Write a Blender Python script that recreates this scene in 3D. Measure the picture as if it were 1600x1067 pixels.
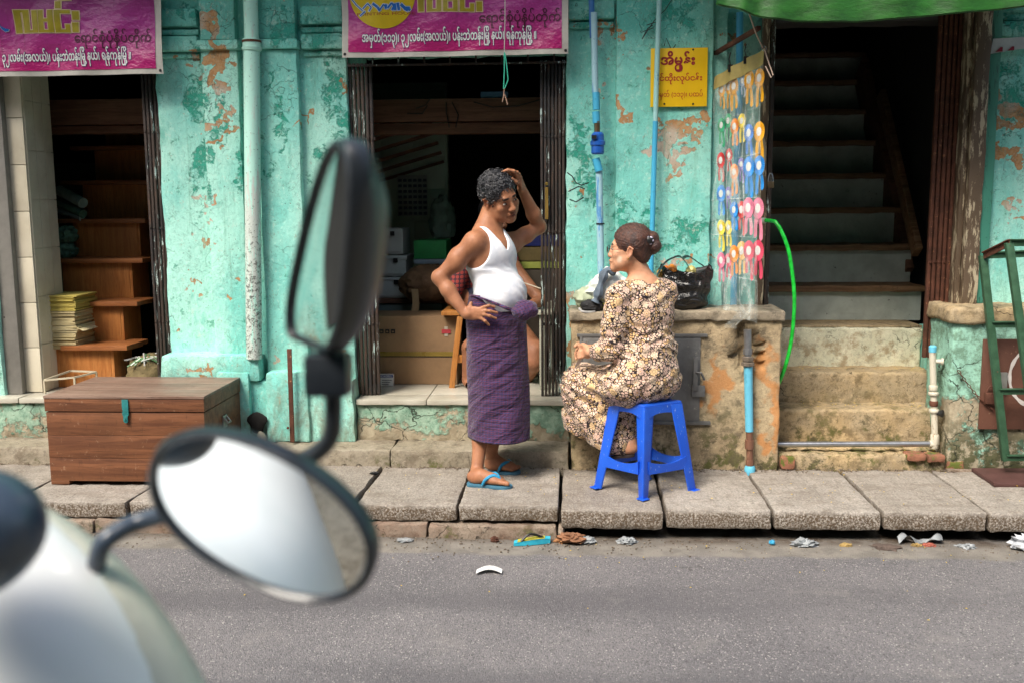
import bpy, bmesh, math, random
import numpy as np
from mathutils import Vector, Matrix
random.seed(7); rng = np.random.default_rng(7)
R = math.radians
SC = bpy.context.scene
COL = SC.collection
for o in list(bpy.data.objects): bpy.data.objects.remove(o)

# ------------------------------------------------------------------ camera
FPX, CX, CY, CAMZ = 1555.0, 800.0, 533.5, 1.62
def _u(a): a = np.array(a, float); return a / np.linalg.norm(a)
_n = _u((93, -218.5, FPX)); _d = _u((85, 11103, FPX)); _d = _u(_d - _n * _d.dot(_n)); _r = np.cross(_d, _n)
cam = bpy.data.cameras.new('camera'); camo = bpy.data.objects.new('camera', cam); COL.objects.link(camo)
cam.sensor_width = 36; cam.lens = 36 * FPX / 1600; cam.clip_start = .05; cam.clip_end = 300
# rows: camera axes (x right, y up, z back) expressed in world axes (X right, Y into the facade, Z up)
ax = Vector((_r[0], _n[0], -_d[0])); ay = -Vector((_r[1], _n[1], -_d[1])); az = -Vector((_r[2], _n[2], -_d[2]))
m3 = Matrix((ax, ay, az)).transposed()
camo.matrix_world = Matrix.Translation((0, 0, CAMZ)) @ m3.to_4x4()
cam.dof.use_dof = True; cam.dof.focus_distance = 5.25; cam.dof.aperture_fstop = 3.6; cam.dof.aperture_blades = 0
SC.camera = camo
def W(px, py, Y=None, Z=None, X=None):
    """a point of the place, measured on the photograph, at a known depth / height"""
    c = np.array([px - CX, py - CY, FPX]); w = np.array([c.dot(_r), c.dot(_n), -c.dot(_d)])
    t = Y / w[1] if Y is not None else ((Z - CAMZ) / w[2] if Z is not None else X / w[0])
    q = w * t; return Vector((q[0], q[1], q[2] + CAMZ))
# ------------------------------------------------------------------ world, sun, exposure
SUN_EL, SUN_AZ = 52, 215          # azimuth: 180 = straight behind the camera, >180 = from its left
wd = bpy.data.worlds.new('World'); SC.world = wd; wd.use_nodes = True
nt = wd.node_tree; nt.nodes.clear()
sk = nt.nodes.new('ShaderNodeTexSky'); sk.sky_type = 'NISHITA'; sk.sun_disc = False
sk.sun_elevation = R(SUN_EL); sk.sun_rotation = R(SUN_AZ); sk.air_density = 1.2; sk.dust_density = 4.0; sk.ozone_density = .6
bg = nt.nodes.new('ShaderNodeBackground'); bg.inputs[1].default_value = .08
wo = nt.nodes.new('ShaderNodeOutputWorld')
nt.links.new(sk.outputs[0], bg.inputs[0]); nt.links.new(bg.outputs[0], wo.inputs[0])
sl = bpy.data.lights.new('sun', 'SUN'); sl.energy = 1.5; sl.angle = R(24); sl.color = (1, .94, .85)
so = bpy.data.objects.new('sun', sl); COL.objects.link(so)
sd = Vector((math.sin(R(SUN_AZ)) * math.cos(R(SUN_EL)), math.cos(R(SUN_AZ)) * math.cos(R(SUN_EL)), math.sin(R(SUN_EL))))
so.rotation_euler = (-sd).to_track_quat('-Z', 'Y').to_euler(); so.location = (0, -3, 12)
SC.view_settings.view_transform = 'Standard'; SC.view_settings.look = 'None'
SC.view_settings.exposure = 1.8; SC.view_settings.gamma = 1; SC.view_settings.use_curve_mapping = False
SC.render.engine = 'CYCLES'
SC.cycles.use_denoising = True
try: SC.cycles.denoiser = 'OPENIMAGEDENOISE'
except Exception: pass
SC.cycles.max_bounces = 7; SC.cycles.diffuse_bounces = 4; SC.cycles.glossy_bounces = 3; SC.cycles.transparent_max_bounces = 12
SC.cycles.caustics_reflective = False; SC.cycles.caustics_refractive = False

# ------------------------------------------------------------------ node helper
class NB:
    def __init__(s, name):
        s.m = bpy.data.materials.new(name); s.m.use_nodes = True; s.t = s.m.node_tree; s.t.nodes.clear()
        s.out = s.t.nodes.new('ShaderNodeOutputMaterial'); s.b = s.t.nodes.new('ShaderNodeBsdfPrincipled')
        s.t.links.new(s.b.outputs[0], s.out.inputs[0]); s._pos = None
    def n(s, k, **kw):
        x = s.t.nodes.new('ShaderNode' + k)
        for a, v in kw.items(): setattr(x, a, v)
        return x
    def L(s, a, b):
        if isinstance(a, (int, float)): b.default_value = a
        elif isinstance(a, (tuple, list, Vector)):
            a = tuple(a)
            if b.type == 'RGBA' and len(a) == 3: a = a + (1,)
            b.default_value = a
        else: s.t.links.new(a, b)
    @property
    def pos(s):
        if s._pos is None: s._pos = s.n('NewGeometry').outputs['Position']
        return s._pos
    def obj(s): return s.n('TexCoord').outputs['Object']
    def uv(s): return s.n('TexCoord').outputs['UV']
    def vm(s, op, a, b=(0, 0, 0)):
        x = s.n('VectorMath', operation=op); s.L(a, x.inputs[0]); s.L(b, x.inputs[1])
        return x.outputs['Value'] if op in ('LENGTH', 'DOT_PRODUCT', 'DISTANCE') else x.outputs[0]
    def ma(s, op, a, b=0., c=0., clamp=False):
        x = s.n('Math', operation=op, use_clamp=clamp); s.L(a, x.inputs[0]); s.L(b, x.inputs[1]); s.L(c, x.inputs[2]); return x.outputs[0]
    def sc(s, v, k): return s.vm('MULTIPLY', v, k)
    def noise(s, scale, detail=4, rough=.6, vec=None, dist=0.):
        x = s.n('TexNoise'); s.L(vec if vec is not None else s.pos, x.inputs['Vector'])
        x.inputs['Scale'].default_value = scale; x.inputs['Detail'].default_value = detail
        x.inputs['Roughness'].default_value = rough; x.inputs['Distortion'].default_value = dist
        return x.outputs[0]
    def nvec(s, scale, detail=2, vec=None):
        x = s.n('TexNoise'); s.L(vec if vec is not None else s.pos, x.inputs['Vector'])
        x.inputs['Scale'].default_value = scale; x.inputs['Detail'].default_value = detail; return x.outputs['Color']
    def vor(s, scale, feature='F1', vec=None, rnd=1.):
        x = s.n('TexVoronoi', feature=feature); s.L(vec if vec is not None else s.pos, x.inputs['Vector'])
        x.inputs['Scale'].default_value = scale; x.inputs['Randomness'].default_value = rnd; return x.outputs[0]
    def vcol(s, scale, vec=None):
        x = s.n('TexVoronoi'); s.L(vec if vec is not None else s.pos, x.inputs['Vector']); x.inputs['Scale'].default_value = scale
        return x.outputs['Color']
    def ss(s, v, a, b):
        x = s.n('MapRange', interpolation_type='SMOOTHSTEP'); s.L(v, x.inputs[0]); x.inputs[1].default_value = a; x.inputs[2].default_value = b
        return x.outputs[0]
    def mix(s, f, a, b, mode='MIX'):
        x = s.n('Mix', data_type='RGBA', blend_type=mode); s.L(f, x.inputs[0]); s.L(a, x.inputs[6]); s.L(b, x.inputs[7]); return x.outputs[2]
    def ramp(s, f, stops):
        x = s.n('ValToRGB'); s.L(f, x.inputs[0]); e = x.color_ramp.elements
        while len(e) < len(stops): e.new(.5)
        for i, (p, c) in enumerate(stops): e[i].position = p; e[i].color = tuple(c) + (1,) if len(c) == 3 else c
        return x.outputs[0]
    def sep(s, v): x = s.n('SeparateXYZ'); s.L(v, x.inputs[0]); return x.outputs
    def comb(s, a, b, c): x = s.n('CombineXYZ'); s.L(a, x.inputs[0]); s.L(b, x.inputs[1]); s.L(c, x.inputs[2]); return x.outputs[0]
    def bump(s, h, dist=.01, strength=1.):
        x = s.n('Bump'); x.inputs['Strength'].default_value = strength; x.inputs['Distance'].default_value = dist
        s.L(h, x.inputs['Height']); s.t.links.new(x.outputs[0], s.b.inputs['Normal'])
    def set(s, **kw):
        for k, v in kw.items(): s.L(v, s.b.inputs[k.replace('_', ' ')])
        return s.m

def lin(*c):
    """sRGB 0-255 to linear"""
    return tuple(((v / 255) / 12.92 if v / 255 <= .04045 else ((v / 255 + .055) / 1.055) ** 2.4) for v in c)

def simple(name, col, rough=.6, var=.25, scale=12, bump=.0015, bscale=60, metal=0., spec=.4, stretch=(1, 1, 1), col2=None, spots=None, coat=0., obj=False):
    """one-colour material with blotchy variation, fine bump and optional wear spots"""
    b = NB(name); p0 = b.obj() if obj else b.pos
    v = b.vm('MULTIPLY', p0, stretch)
    f = b.noise(scale, 5, .65, v)
    dark = tuple(x * (1 - var) for x in col) if col2 is None else col2
    c = b.mix(b.ss(f, .3, .7), dark, col)
    if spots:
        sc_, th, sc2 = spots
        c = b.mix(b.ss(b.noise(sc_, 6, .75, v), th, th + .04), c, sc2)
    h = b.noise(bscale, 4, .6, v)
    if bump: b.bump(h, bump)
    return b.set(Base_Color=c, Roughness=b.ma('ADD', b.ma('MULTIPLY', f, .25), rough - .12), Metallic=metal, Specular_IOR_Level=spec, Coat_Weight=coat)

def blobs(b, items, vec=None, Y=5.68, rough=6.):
    """a field >0 inside ragged ellipses centred where the wall has lost or changed its paint; items: px,py,rx,ry on the photograph"""
    wob = b.vm('SCALE', b.vm('SUBTRACT', b.nvec(rough, 5), (.5, .5, .5)), (0, 0, 0))
    wob.node.inputs['Scale'].default_value = .42
    p = b.vm('ADD', b.pos, wob); acc = None
    for px, py, rx, ry in items:
        c = W(px, py, Y=Y); k = Y / FPX
        q = b.vm('MULTIPLY', b.vm('SUBTRACT', p, (c.x, 0, c.z)), (1 / (rx * k), 0, 1 / (ry * k)))
        l = b.vm('LENGTH', q)
        acc = l if acc is None else b.ma('MINIMUM', acc, l)
    return b.ma('SUBTRACT', 1., acc)
MAT = {}

def m_plaster():
    b = NB('old_turquoise_plaster'); P = b.pos
    Pv = b.vm('MULTIPLY', P, (1, 1, .45)); x, y, z = b.sep(P)
    n1 = b.noise(2.2, 6, .62, Pv); n2 = b.noise(9, 6, .7, Pv, .4); n3 = b.noise(34, 5, .7); n4 = b.noise(130, 3, .6)
    mint = (.37, .72, .62); aqua = (.19, .58, .51); teal = (.09, .42, .34); emer = (.004, .22, .145)
    c = b.mix(b.ss(n1, .42, .62), mint, aqua)
    c = b.mix(b.ma('MULTIPLY', b.ss(n2, .57, .70), .6), c, teal)
    c = b.mix(b.ma('MULTIPLY', b.ss(n2, .36, .28), .5), c, (.50, .72, .62))
    # emerald under-coat where the mint coat has worn through
    em = blobs(b, [(312, 150, 22, 60), (318, 232, 17, 70), (312, 295, 10, 35), (300, 90, 20, 30), (438, 190, 13, 55), (428, 130, 9, 25), (418, 262, 8, 30),
                   (520, 140, 26, 80), (540, 200, 12, 60), (500, 60, 30, 45), (512, 250, 20, 40), (345, 180, 12, 60), (378, 270, 8, 40),
                   (905, 250, 22, 60), (930, 300, 20, 40), (1030, 385, 50, 22), (1080, 360, 30, 30), (970, 330, 16, 30), (1010, 330, 20, 20),
                   (905, 200, 10, 40), (450, 45, 30, 40), (1060, 20, 60, 25), (925, 30, 30, 25), (1585, 170, 40, 45), (1570, 110, 40, 30), (1580, 35, 40, 30), (300, 20, 50, 20)], rough=9)
    emn = b.ma('ADD', b.ma('MULTIPLY', b.ma('SUBTRACT', n3, .5), 2.4), b.ma('MULTIPLY', b.ma('SUBTRACT', n2, .5), 2.2))
    cur = b.noise(26, 7, .72, b.vm('ADD', P, b.sc(b.nvec(13, 3), (.09, .09, .09))), 1.5); emf = b.ss(b.ma('ADD', b.ma('ADD', em, b.ma('MULTIPLY', b.ma('SUBTRACT', n2, .5), 1.2)), b.ma('MULTIPLY', b.ma('SUBTRACT', cur, .5), 3.6)), .34, .74)
    c = b.mix(b.ma('MULTIPLY', emf, .93), c, b.mix(b.ss(n3, .35, .6), emer, (.02, .33, .235)))
    c = b.mix(b.ma('MULTIPLY', b.ss(b.ma('ADD', z, b.ma('MULTIPLY', b.ma('SUBTRACT', n2, .5), .25)), 2.47, 2.56), .55), c, (.04, .34, .29))  # teal upper band: partly repaint, partly overhang shade mixed into the colour
    # bare render where the plaster has fallen off
    tn = blobs(b, [(336, 60, 15, 30), (340, 100, 13, 28), (332, 130, 12, 16), (348, 140, 14, 10), (343, 212, 16, 7), (356, 240, 8, 7), (350, 180, 8, 10), (300, 100, 12, 10),
                   (1050, 205, 30, 14), (1042, 235, 20, 24), (1055, 250, 26, 8), (1085, 190, 12, 9), (976, 172, 9, 18), (944, 45, 10, 15), (945, 137, 7, 9), (968, 48, 6, 8),
                   (1078, 222, 7, 9), (1090, 218, 5, 6), (948, 88, 6, 4), (1556, 90, 6, 25), (1565, 190, 20, 18), (1590, 180, 18, 16), (1560, 235, 30, 11), (1592, 245, 16, 18), (1552, 160, 8, 30),
                   (308, 310, 5, 6), (325, 335, 6, 9), (318, 380, 6, 5), (303, 445, 5, 5), (1000, 400, 10, 10), (1050, 408, 16, 5), (1065, 400, 9, 5), (1108, 404, 4, 12), (898, 300, 6, 10), (892, 470, 9, 18), (470, 180, 4, 20), (537, 130, 4, 18),
                   (1590, 330, 6, 18), (355, 470, 6, 9), (430, 560, 8, 8), (520, 560, 9, 8), (350, 600, 24, 8), (330, 575, 20, 6), (900, 560, 9, 60),(895, 700, 12, 50)], rough=11)
    tt = b.ma('ADD', tn, b.ma('MULTIPLY', b.ma('SUBTRACT', n3, .5), .9))
    tnf = b.ss(tt, .02, .07)
    rnd = b.ss(b.noise(5.5, 6, .7, b.vm('ADD', P, (3, 1, 7))), .665, .675)
    tnf = b.ma('MAXIMUM', tnf, rnd)
    tan = b.mix(b.ss(n3, .35, .65), (.34, .165, .06), (.52, .30, .14))
    tan = b.mix(b.ss(b.noise(3, 2, .5), .5, .62), tan, (.50, .42, .34))
    edge = b.ma('MULTIPLY', b.ss(tt, -.07, .0), b.ma('SUBTRACT', 1., tnf))
    c = b.mix(b.ma('MULTIPLY', edge, .6), c, (.55, .80, .70))
    c = b.mix(tnf, c, tan)
    vs_ = b.noise(3.2, 7, .75, b.vm('MULTIPLY', P, (3.2, 1, .35)), .5)
    c = b.mix(b.ma('MULTIPLY', b.ss(vs_, .54, .70), .55), c, (.16, .38, .29))
    c = b.mix(b.ma('MULTIPLY', b.ss(b.noise(24, 6, .8), .61, .66), .65), c, (.30, .33, .25))
    for sc_i, th_i, cc_i, am in ((13, .60, (.04, .24, .16), .7), (44, .63, (.06, .16, .12), .7), (8, .64, (.48, .56, .46), .6)):
        c = b.mix(b.ma('MULTIPLY', b.ss(b.noise(sc_i, 8, .78, b.vm('ADD', P, (sc_i, 2, 1))), th_i, th_i + .03), am), c, cc_i)
    # pale scratches, flaking, cracks, soot
    fl = b.ss(b.noise(16, 8, .8, b.vm('MULTIPLY', P, (1.2, 1, .7))), .60, .64)
    c = b.mix(b.ma('MULTIPLY', fl, .5), c, (.50, .62, .55))
    cr = b.vor(5.5, 'DISTANCE_TO_EDGE', b.vm('ADD', P, b.sc(b.vm('SUBTRACT', b.nvec(7, 5), (.5, .5, .5)), (.22, .22, .22))))
    crm = b.ma('MULTIPLY', b.ss(cr, .006, .001), b.ss(b.noise(3.1, 3, .5), .57, .62))
    c = b.mix(b.ma('MULTIPLY', crm, .8), c, (.05, .09, .07))
    rg = b.noise(9, 7, .62, b.vm('MULTIPLY', P, (1, 1, .8)), .6); rgl = b.ma('MULTIPLY', b.ss(b.ma('ABSOLUTE', b.ma('SUBTRACT', rg, .5)), .011, .003), b.ss(b.noise(4.3, 5, .6, b.vm('ADD', P, (9, 2, 4))), .47, .56))
    c = b.mix(b.ma('MULTIPLY', rgl, .6), c, (.12, .24, .19))
    c = b.mix(b.ma('MULTIPLY', b.ss(n3, .54, .66), .30), c, (.12, .30, .24)); c = b.mix(b.ma('MULTIPLY', b.ss(n3, .44, .34), .35), c, (.55, .82, .73))
    c = b.mix(b.ma('MULTIPLY', b.ss(n4, .56, .66), .25), c, (.14, .30, .24))
    sp = b.vor(38, 'F1', P); c = b.mix(b.ma('MULTIPLY', b.ss(sp, .13, .08), b.ss(b.noise(6, 3, .5), .5, .62)), c, (.06, .07, .055))
    dk = b.ss(b.noise(60, 5, .8), .63, .69)
    c = b.mix(b.ma('MULTIPLY', dk, .7), c, (.09, .13, .10))
    dirt = b.ma('MULTIPLY', b.ss(z, 1.0, .1), b.ss(n2, .38, .6))
    c = b.mix(b.ma('MULTIPLY', dirt, .75), c, (.20, .17, .11))
    c = b.mix(b.ma('MULTIPLY', b.ss(n2, .60, .7), b.ss(z, .9, .2)), c, (.33, .28, .19))
    h = b.ma('ADD', b.ma('MULTIPLY', tnf, -1.), b.ma('MULTIPLY', emf, -.35))
    h = b.ma('ADD', h, b.ma('MULTIPLY', n2, 1.4)); h = b.ma('ADD', h, b.ma('MULTIPLY', n3, .7)); h = b.ma('ADD', h, b.ma('MULTIPLY', n4, .18))
    h = b.ma('SUBTRACT', h, b.ma('MULTIPLY', crm, 1.2))
    b.bump(h, .007, 1.)
    return b.set(Base_Color=c, Roughness=.72, Specular_IOR_Level=.3)

def m_concrete(name, base, base2, stain=(.10, .085, .06), sc=1., mossz=None, moss=.5, grain=(.6, .66), crack=True, bumpd=.006, orange=None):
    b = NB(name); P = b.pos; x, y, z = b.sep(P)
    n1 = b.noise(2.6 * sc, 7, .68); n2 = b.noise(11 * sc, 7, .7); n3 = b.noise(70, 5, .75); n4 = b.noise(240, 3, .6)
    c = b.mix(b.ss(n1, .36, .62), base, base2)
    c = b.mix(b.ma('MULTIPLY', b.ss(n2, .48, .66), .75), c, stain)
    n5 = b.noise(28, 6, .8); c = b.mix(b.ma('MULTIPLY', b.ss(n5, .52, .62), .5), c, tuple(v * .45 for v in base)); c = b.mix(b.ma('MULTIPLY', b.ss(n5, .44, .34), .5), c, tuple(min(.85, v * 1.35) for v in base))
    rg = b.noise(8, 7, .62, None, .6); c = b.mix(b.ma('MULTIPLY', b.ma('MULTIPLY', b.ss(b.ma('ABSOLUTE', b.ma('SUBTRACT', rg, .5)), .010, .003), b.ss(n1, .47, .55)), .6), c, (.06, .05, .035))
    c = b.mix(b.ma('MULTIPLY', b.ss(n3, grain[0], grain[1]), .7), c, tuple(v * .35 for v in base))
    c = b.mix(b.ma('MULTIPLY', b.ss(n3, .38, .30), .45), c, tuple(min(.8, v * 1.5) for v in base))
    c = b.mix(b.ma('MULTIPLY', b.ss(n4, .56, .66), .35), c, tuple(v * .4 for v in base))
    if orange:
        of = blobs(b, orange, Y=5.42, rough=7)
        c = b.mix(b.ma('MULTIPLY', b.ss(b.ma('ADD', of, b.ma('MULTIPLY', b.ma('SUBTRACT', n2, .5), .9)), .0, .5), .75), c, (.52, .22, .065))
    if crack:
        cr = b.vor(2.3 * sc, 'DISTANCE_TO_EDGE', b.vm('ADD', P, b.sc(b.vm('SUBTRACT', b.nvec(6, 6), (.5, .5, .5)), (.3, .3, .3))))
        crm = b.ma('MULTIPLY', b.ss(cr, .006, .001), b.ss(b.noise(2.1, 3, .5), .52, .58))
        c = b.mix(b.ma('MULTIPLY', crm, .85), c, (.03, .026, .02))
    if mossz:
        mf = b.ma('MULTIPLY', b.ss(z, mossz[1], mossz[0]), b.ss(b.noise(7, 7, .75), .60 - moss * .25, .68 - moss * .18))
        c = b.mix(b.ma('MULTIPLY', mf, .85), c, b.mix(b.ss(n2, .4, .6), (.028, .03, .014), (.09, .10, .02)))
    h = b.ma('ADD', b.ma('MULTIPLY', n2, 1.), b.ma('MULTIPLY', n3, .6)); h = b.ma('ADD', h, b.ma('MULTIPLY', n4, .2)); h = b.ma('ADD', h, b.ma('MULTIPLY', n5, .7))
    if crack: h = b.ma('SUBTRACT', h, b.ma('MULTIPLY', crm, 1.))
    b.bump(h, bumpd)
    return b.set(Base_Color=c, Roughness=.85, Specular_IOR_Level=.25)

def m_asphalt():
    b = NB('worn_asphalt'); P = b.pos; x, y, z = b.sep(P)
    v = b.vor(210, 'F1'); vc = b.sep(b.vcol(210)); n1 = b.noise(1.1, 6, .6); n2 = b.noise(6, 6, .7); n3 = b.noise(320, 3, .6)
    c = b.mix(b.ss(n1, .35, .65), (.135, .128, .133), (.185, .174, .176))
    c = b.mix(b.ma('MULTIPLY', b.ss(vc[0], .55, .9), .6), c, (.235, .222, .224))
    c = b.mix(b.ma('MULTIPLY', b.ss(vc[1], .7, .95), .65), c, (.055, .052, .055))
    c = b.mix(b.ss(vc[2], .955, .985), c, (.42, .40, .37))
    c = b.mix(b.ma('MULTIPLY', b.ss(n2, .58, .72), .4), c, (.055, .05, .05))
    red = b.ma('MULTIPLY', b.ss(b.noise(3.2, 6, .8), .66, .70), .55)
    c = b.mix(red, c, (.22, .10, .06))
    gut = b.ss(b.ma('ADD', y, b.ma('MULTIPLY', b.ma('SUBTRACT', n2, .5), .10)), 4.42, 4.46)
    c = b.mix(gut, c, b.mix(b.ss(n2, .4, .6), (.17, .155, .135), (.24, .22, .19)))
    c = b.mix(b.ma('MULTIPLY', b.ss(y, 4.55, 4.68), b.ss(n2, .35, .6)), c, (.07, .05, .035))
    h = b.ma('ADD', b.ma('MULTIPLY', v, -1.1), b.ma('MULTIPLY', n3, .4)); h = b.ma('ADD', h, b.ma('MULTIPLY', n2, .8))
    t1 = b.noise(.55, 4, .5, b.vm('MULTIPLY', P, (.35, 2.2, 1))); c = b.mix(b.ma('MULTIPLY', b.ss(t1, .46, .62), .6), c, (.095, .09, .096))
    t2 = b.noise(2.2, 6, .7, b.vm('ADD', P, (4, 9, 0))); c = b.mix(b.ma('MULTIPLY', b.ss(t2, .58, .68), .35), c, (.24, .225, .21))
    ck = b.vor(1.15, 'DISTANCE_TO_EDGE', b.vm('ADD', P, b.sc(b.vm('SUBTRACT', b.nvec(3.5, 7), (.5, .5, .5)), (.7, .5, .4)))); ckm = b.ma('MULTIPLY', b.ss(ck, .009, .003), b.ss(b.noise(1.3, 3, .5), .62, .68)); c = b.mix(b.ma('MULTIPLY', ckm, .5), c, (.04, .038, .036))
    b.bump(h, .004)
    return b.set(Base_Color=c, Roughness=.8, Specular_IOR_Level=.3)

def m_slab():
    b = NB('granite_pavement_slab'); P = b.pos; x, y, z = b.sep(P)
    nn = b.n('ObjectInfo').outputs['Random']
    n1 = b.noise(3, 7, .7); n2 = b.noise(14, 6, .75); n3 = b.noise(110, 4, .7); v = b.sep(b.vcol(120))
    c = b.mix(b.ss(n1, .35, .62), (.26, .235, .205), (.375, .345, .305))
    c = b.mix(b.ma('MULTIPLY', nn, .55), c, (.20, .175, .145))
    c = b.mix(b.ma('MULTIPLY', b.ss(n2, .52, .66), .5), c, (.15, .12, .09))
    c = b.mix(b.ma('MULTIPLY', b.ss(n3, .50, .60), .45), c, (.12, .095, .075)); c = b.mix(b.ma('MULTIPLY', b.ss(n3, .44, .36), .5), c, (.46, .40, .33))
    n6 = b.noise(38, 6, .8); c = b.mix(b.ma('MULTIPLY', b.ss(n6, .54, .63), .5), c, (.13, .10, .08))
    # chiselled grooves on the worn top
    gr = b.noise(30, 4, .6, b.vm('MULTIPLY', P, (2.2, .28, 1)))
    c = b.mix(b.ma('MULTIPLY', b.ss(gr, .55, .66), .35), c, (.16, .135, .11))
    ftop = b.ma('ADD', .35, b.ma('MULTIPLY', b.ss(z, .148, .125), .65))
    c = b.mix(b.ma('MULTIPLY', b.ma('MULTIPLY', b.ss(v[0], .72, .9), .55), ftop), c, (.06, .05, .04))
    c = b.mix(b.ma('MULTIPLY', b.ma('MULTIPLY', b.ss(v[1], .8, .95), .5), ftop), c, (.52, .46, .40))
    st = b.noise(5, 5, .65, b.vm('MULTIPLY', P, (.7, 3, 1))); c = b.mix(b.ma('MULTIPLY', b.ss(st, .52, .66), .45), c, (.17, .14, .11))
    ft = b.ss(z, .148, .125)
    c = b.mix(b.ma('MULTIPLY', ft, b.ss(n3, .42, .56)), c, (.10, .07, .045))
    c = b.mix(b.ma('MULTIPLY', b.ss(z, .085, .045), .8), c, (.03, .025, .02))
    h = b.ma('ADD', b.ma('MULTIPLY', n2, .8), b.ma('MULTIPLY', n3, .5)); h = b.ma('ADD', h, b.ma('MULTIPLY', gr, .6))
    b.bump(h, .006)
    return b.set(Base_Color=c, Roughness=.82, Specular_IOR_Level=.28)

def m_wood(name, c1, c2, scale=1., axis='x', rough=.5, scratch=None, coat=0.):
    b = NB(name); P = b.pos
    st = {'x': (1, 14, 14), 'z': (14, 14, 1), 'y': (14, 1, 14)}[axis]
    g = b.noise(3.2 * scale, 8, .62, b.vm('MULTIPLY', P, st), .6); g2 = b.noise(2.2, 5, .6); g3 = b.noise(16 * scale, 4, .6, b.vm('MULTIPLY', P, st))
    c = b.mix(b.ss(g, .35, .62), c1, c2)
    c = b.mix(b.ma('MULTIPLY', b.ss(g3, .55, .7), .6), c, tuple(v * .35 for v in c1))
    c = b.mix(b.ma('MULTIPLY', b.ss(g2, .45, .65), .45), c, tuple(v * .5 for v in c2))
    if scratch:
        s1 = b.noise(28, 8, .85, b.vm('MULTIPLY', P, (1, 1, .8)))
        c = b.mix(b.ma('MULTIPLY', b.ss(s1, .605, .63), .5), c, scratch); s2 = b.noise(9, 7, .8, b.vm('MULTIPLY', P, (2.5, 1, 1))); c = b.mix(b.ma('MULTIPLY', b.ss(s2, .55, .68), .5), c, tuple(v * .4 for v in c1))
    b.bump(b.ma('ADD', g, b.ma('MULTIPLY', g3, .5)), .002)
    return b.set(Base_Color=c, Roughness=rough, Specular_IOR_Level=.35, Coat_Weight=coat)

def m_gate():
    b = NB('rusty_dark_gate_steel'); P = b.pos; x, y, z = b.sep(P)
    n1 = b.noise(5, 6, .7, b.vm('MULTIPLY', P, (3, 3, .6))); n2 = b.noise(26, 6, .8, b.vm('MULTIPLY', P, (2, 2, .5)))
    c = b.mix(b.ss(n1, .38, .62), (.024, .023, .024), (.055, .038, .030))
    c = b.mix(b.ma('MULTIPLY', b.ss(n2, .56, .62), .8), c, (.10, .055, .036))
    wp = b.noise(9, 8, .8, b.vm('MULTIPLY', b.vm('ADD', P, (5, 2, 1)), (3.5, 3.5, .55)))
    c = b.mix(b.ss(wp, .585, .60), c, (.55, .70, .66))
    c = b.mix(b.ma('MULTIPLY', b.ss(b.noise(90, 5, .8), .66, .7), .9), c, (.45, .38, .32))
    b.bump(n2, .0016)
    return b.set(Base_Color=c, Roughness=.55, Metallic=.25, Specular_IOR_Level=.5)

def m_tile(name, c1, grime):
    b = NB(name); n1 = b.noise(3, 5, .6); n2 = b.noise(30, 5, .7)
    c = b.mix(b.ma('MULTIPLY', b.ss(n1, .4, .7), .5), c1, grime); c = b.mix(b.ma('MULTIPLY', b.ss(n2, .58, .7), .4), c, grime)
    return b.set(Base_Color=c, Roughness=.28, Specular_IOR_Level=.5)

def m_painted_pipe(name, c1, c2, th=.5):
    b = NB(name); P = b.pos
    n = b.noise(6, 7, .75, b.vm('MULTIPLY', P, (5, 5, .8)))
    c = b.mix(b.ss(n, th, th + .04), c1, c2); n2 = b.noise(40, 5, .75)
    c = b.mix(b.ma('MULTIPLY', b.ss(n2, .62, .68), .6), c, tuple(v * .3 for v in c2))
    b.bump(n2, .001)
    return b.set(Base_Color=c, Roughness=.45)

def m_fabric_check():
    b = NB('purple_checked_cotton'); u = b.sep(b.uv())
    def line(v, per, w, off=0.):
        f = b.ma('FRACT', b.ma('ADD', b.ma('DIVIDE', v, per), off)); return b.ss(b.ma('ABSOLUTE', b.ma('SUBTRACT', f, .5)), w, w * .6)
    base = b.mix(b.ss(b.noise(2.5, 4, .6), .35, .65), (.018, .012, .036), (.030, .017, .052))
    lx = line(u[0], .0100, .16); lz = line(u[1], .0100, .16)
    c = b.mix(b.ma('MULTIPLY', lx, .75), base, (.045, .045, .125)); c = b.mix(b.ma('MULTIPLY', lz, .75), c, (.13, .028, .065))
    lx2 = line(u[0], .020, .09, .5); lz2 = line(u[1], .020, .09, .5)
    c = b.mix(b.ma('MULTIPLY', lx2, .6), c, (.15, .028, .07)); c = b.mix(b.ma('MULTIPLY', lz2, .6), c, (.045, .05, .17))
    du = b.comb(b.ma('ADD', b.ma('MULTIPLY', u[0], 5.), b.ma('MULTIPLY', u[1], -7.)), b.ma('ADD', b.ma('MULTIPLY', u[0], 1.5), b.ma('MULTIPLY', u[1], 1.4)), 0.)
    fo = b.noise(1.6, 4, .5, du, .6); fo2 = b.noise(3.2, 4, .55, b.comb(b.ma('MULTIPLY', u[0], 1.2), b.ma('MULTIPLY', u[1], 9.), 3.), .8)
    b.bump(b.ma('ADD', b.ma('ADD', fo, b.ma('MULTIPLY', fo2, .35)), b.ma('MULTIPLY', b.noise(420, 3, .6), .02)), .045)
    return b.set(Base_Color=c, Roughness=.85, Sheen_Weight=.2, Specular_IOR_Level=.2)

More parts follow.
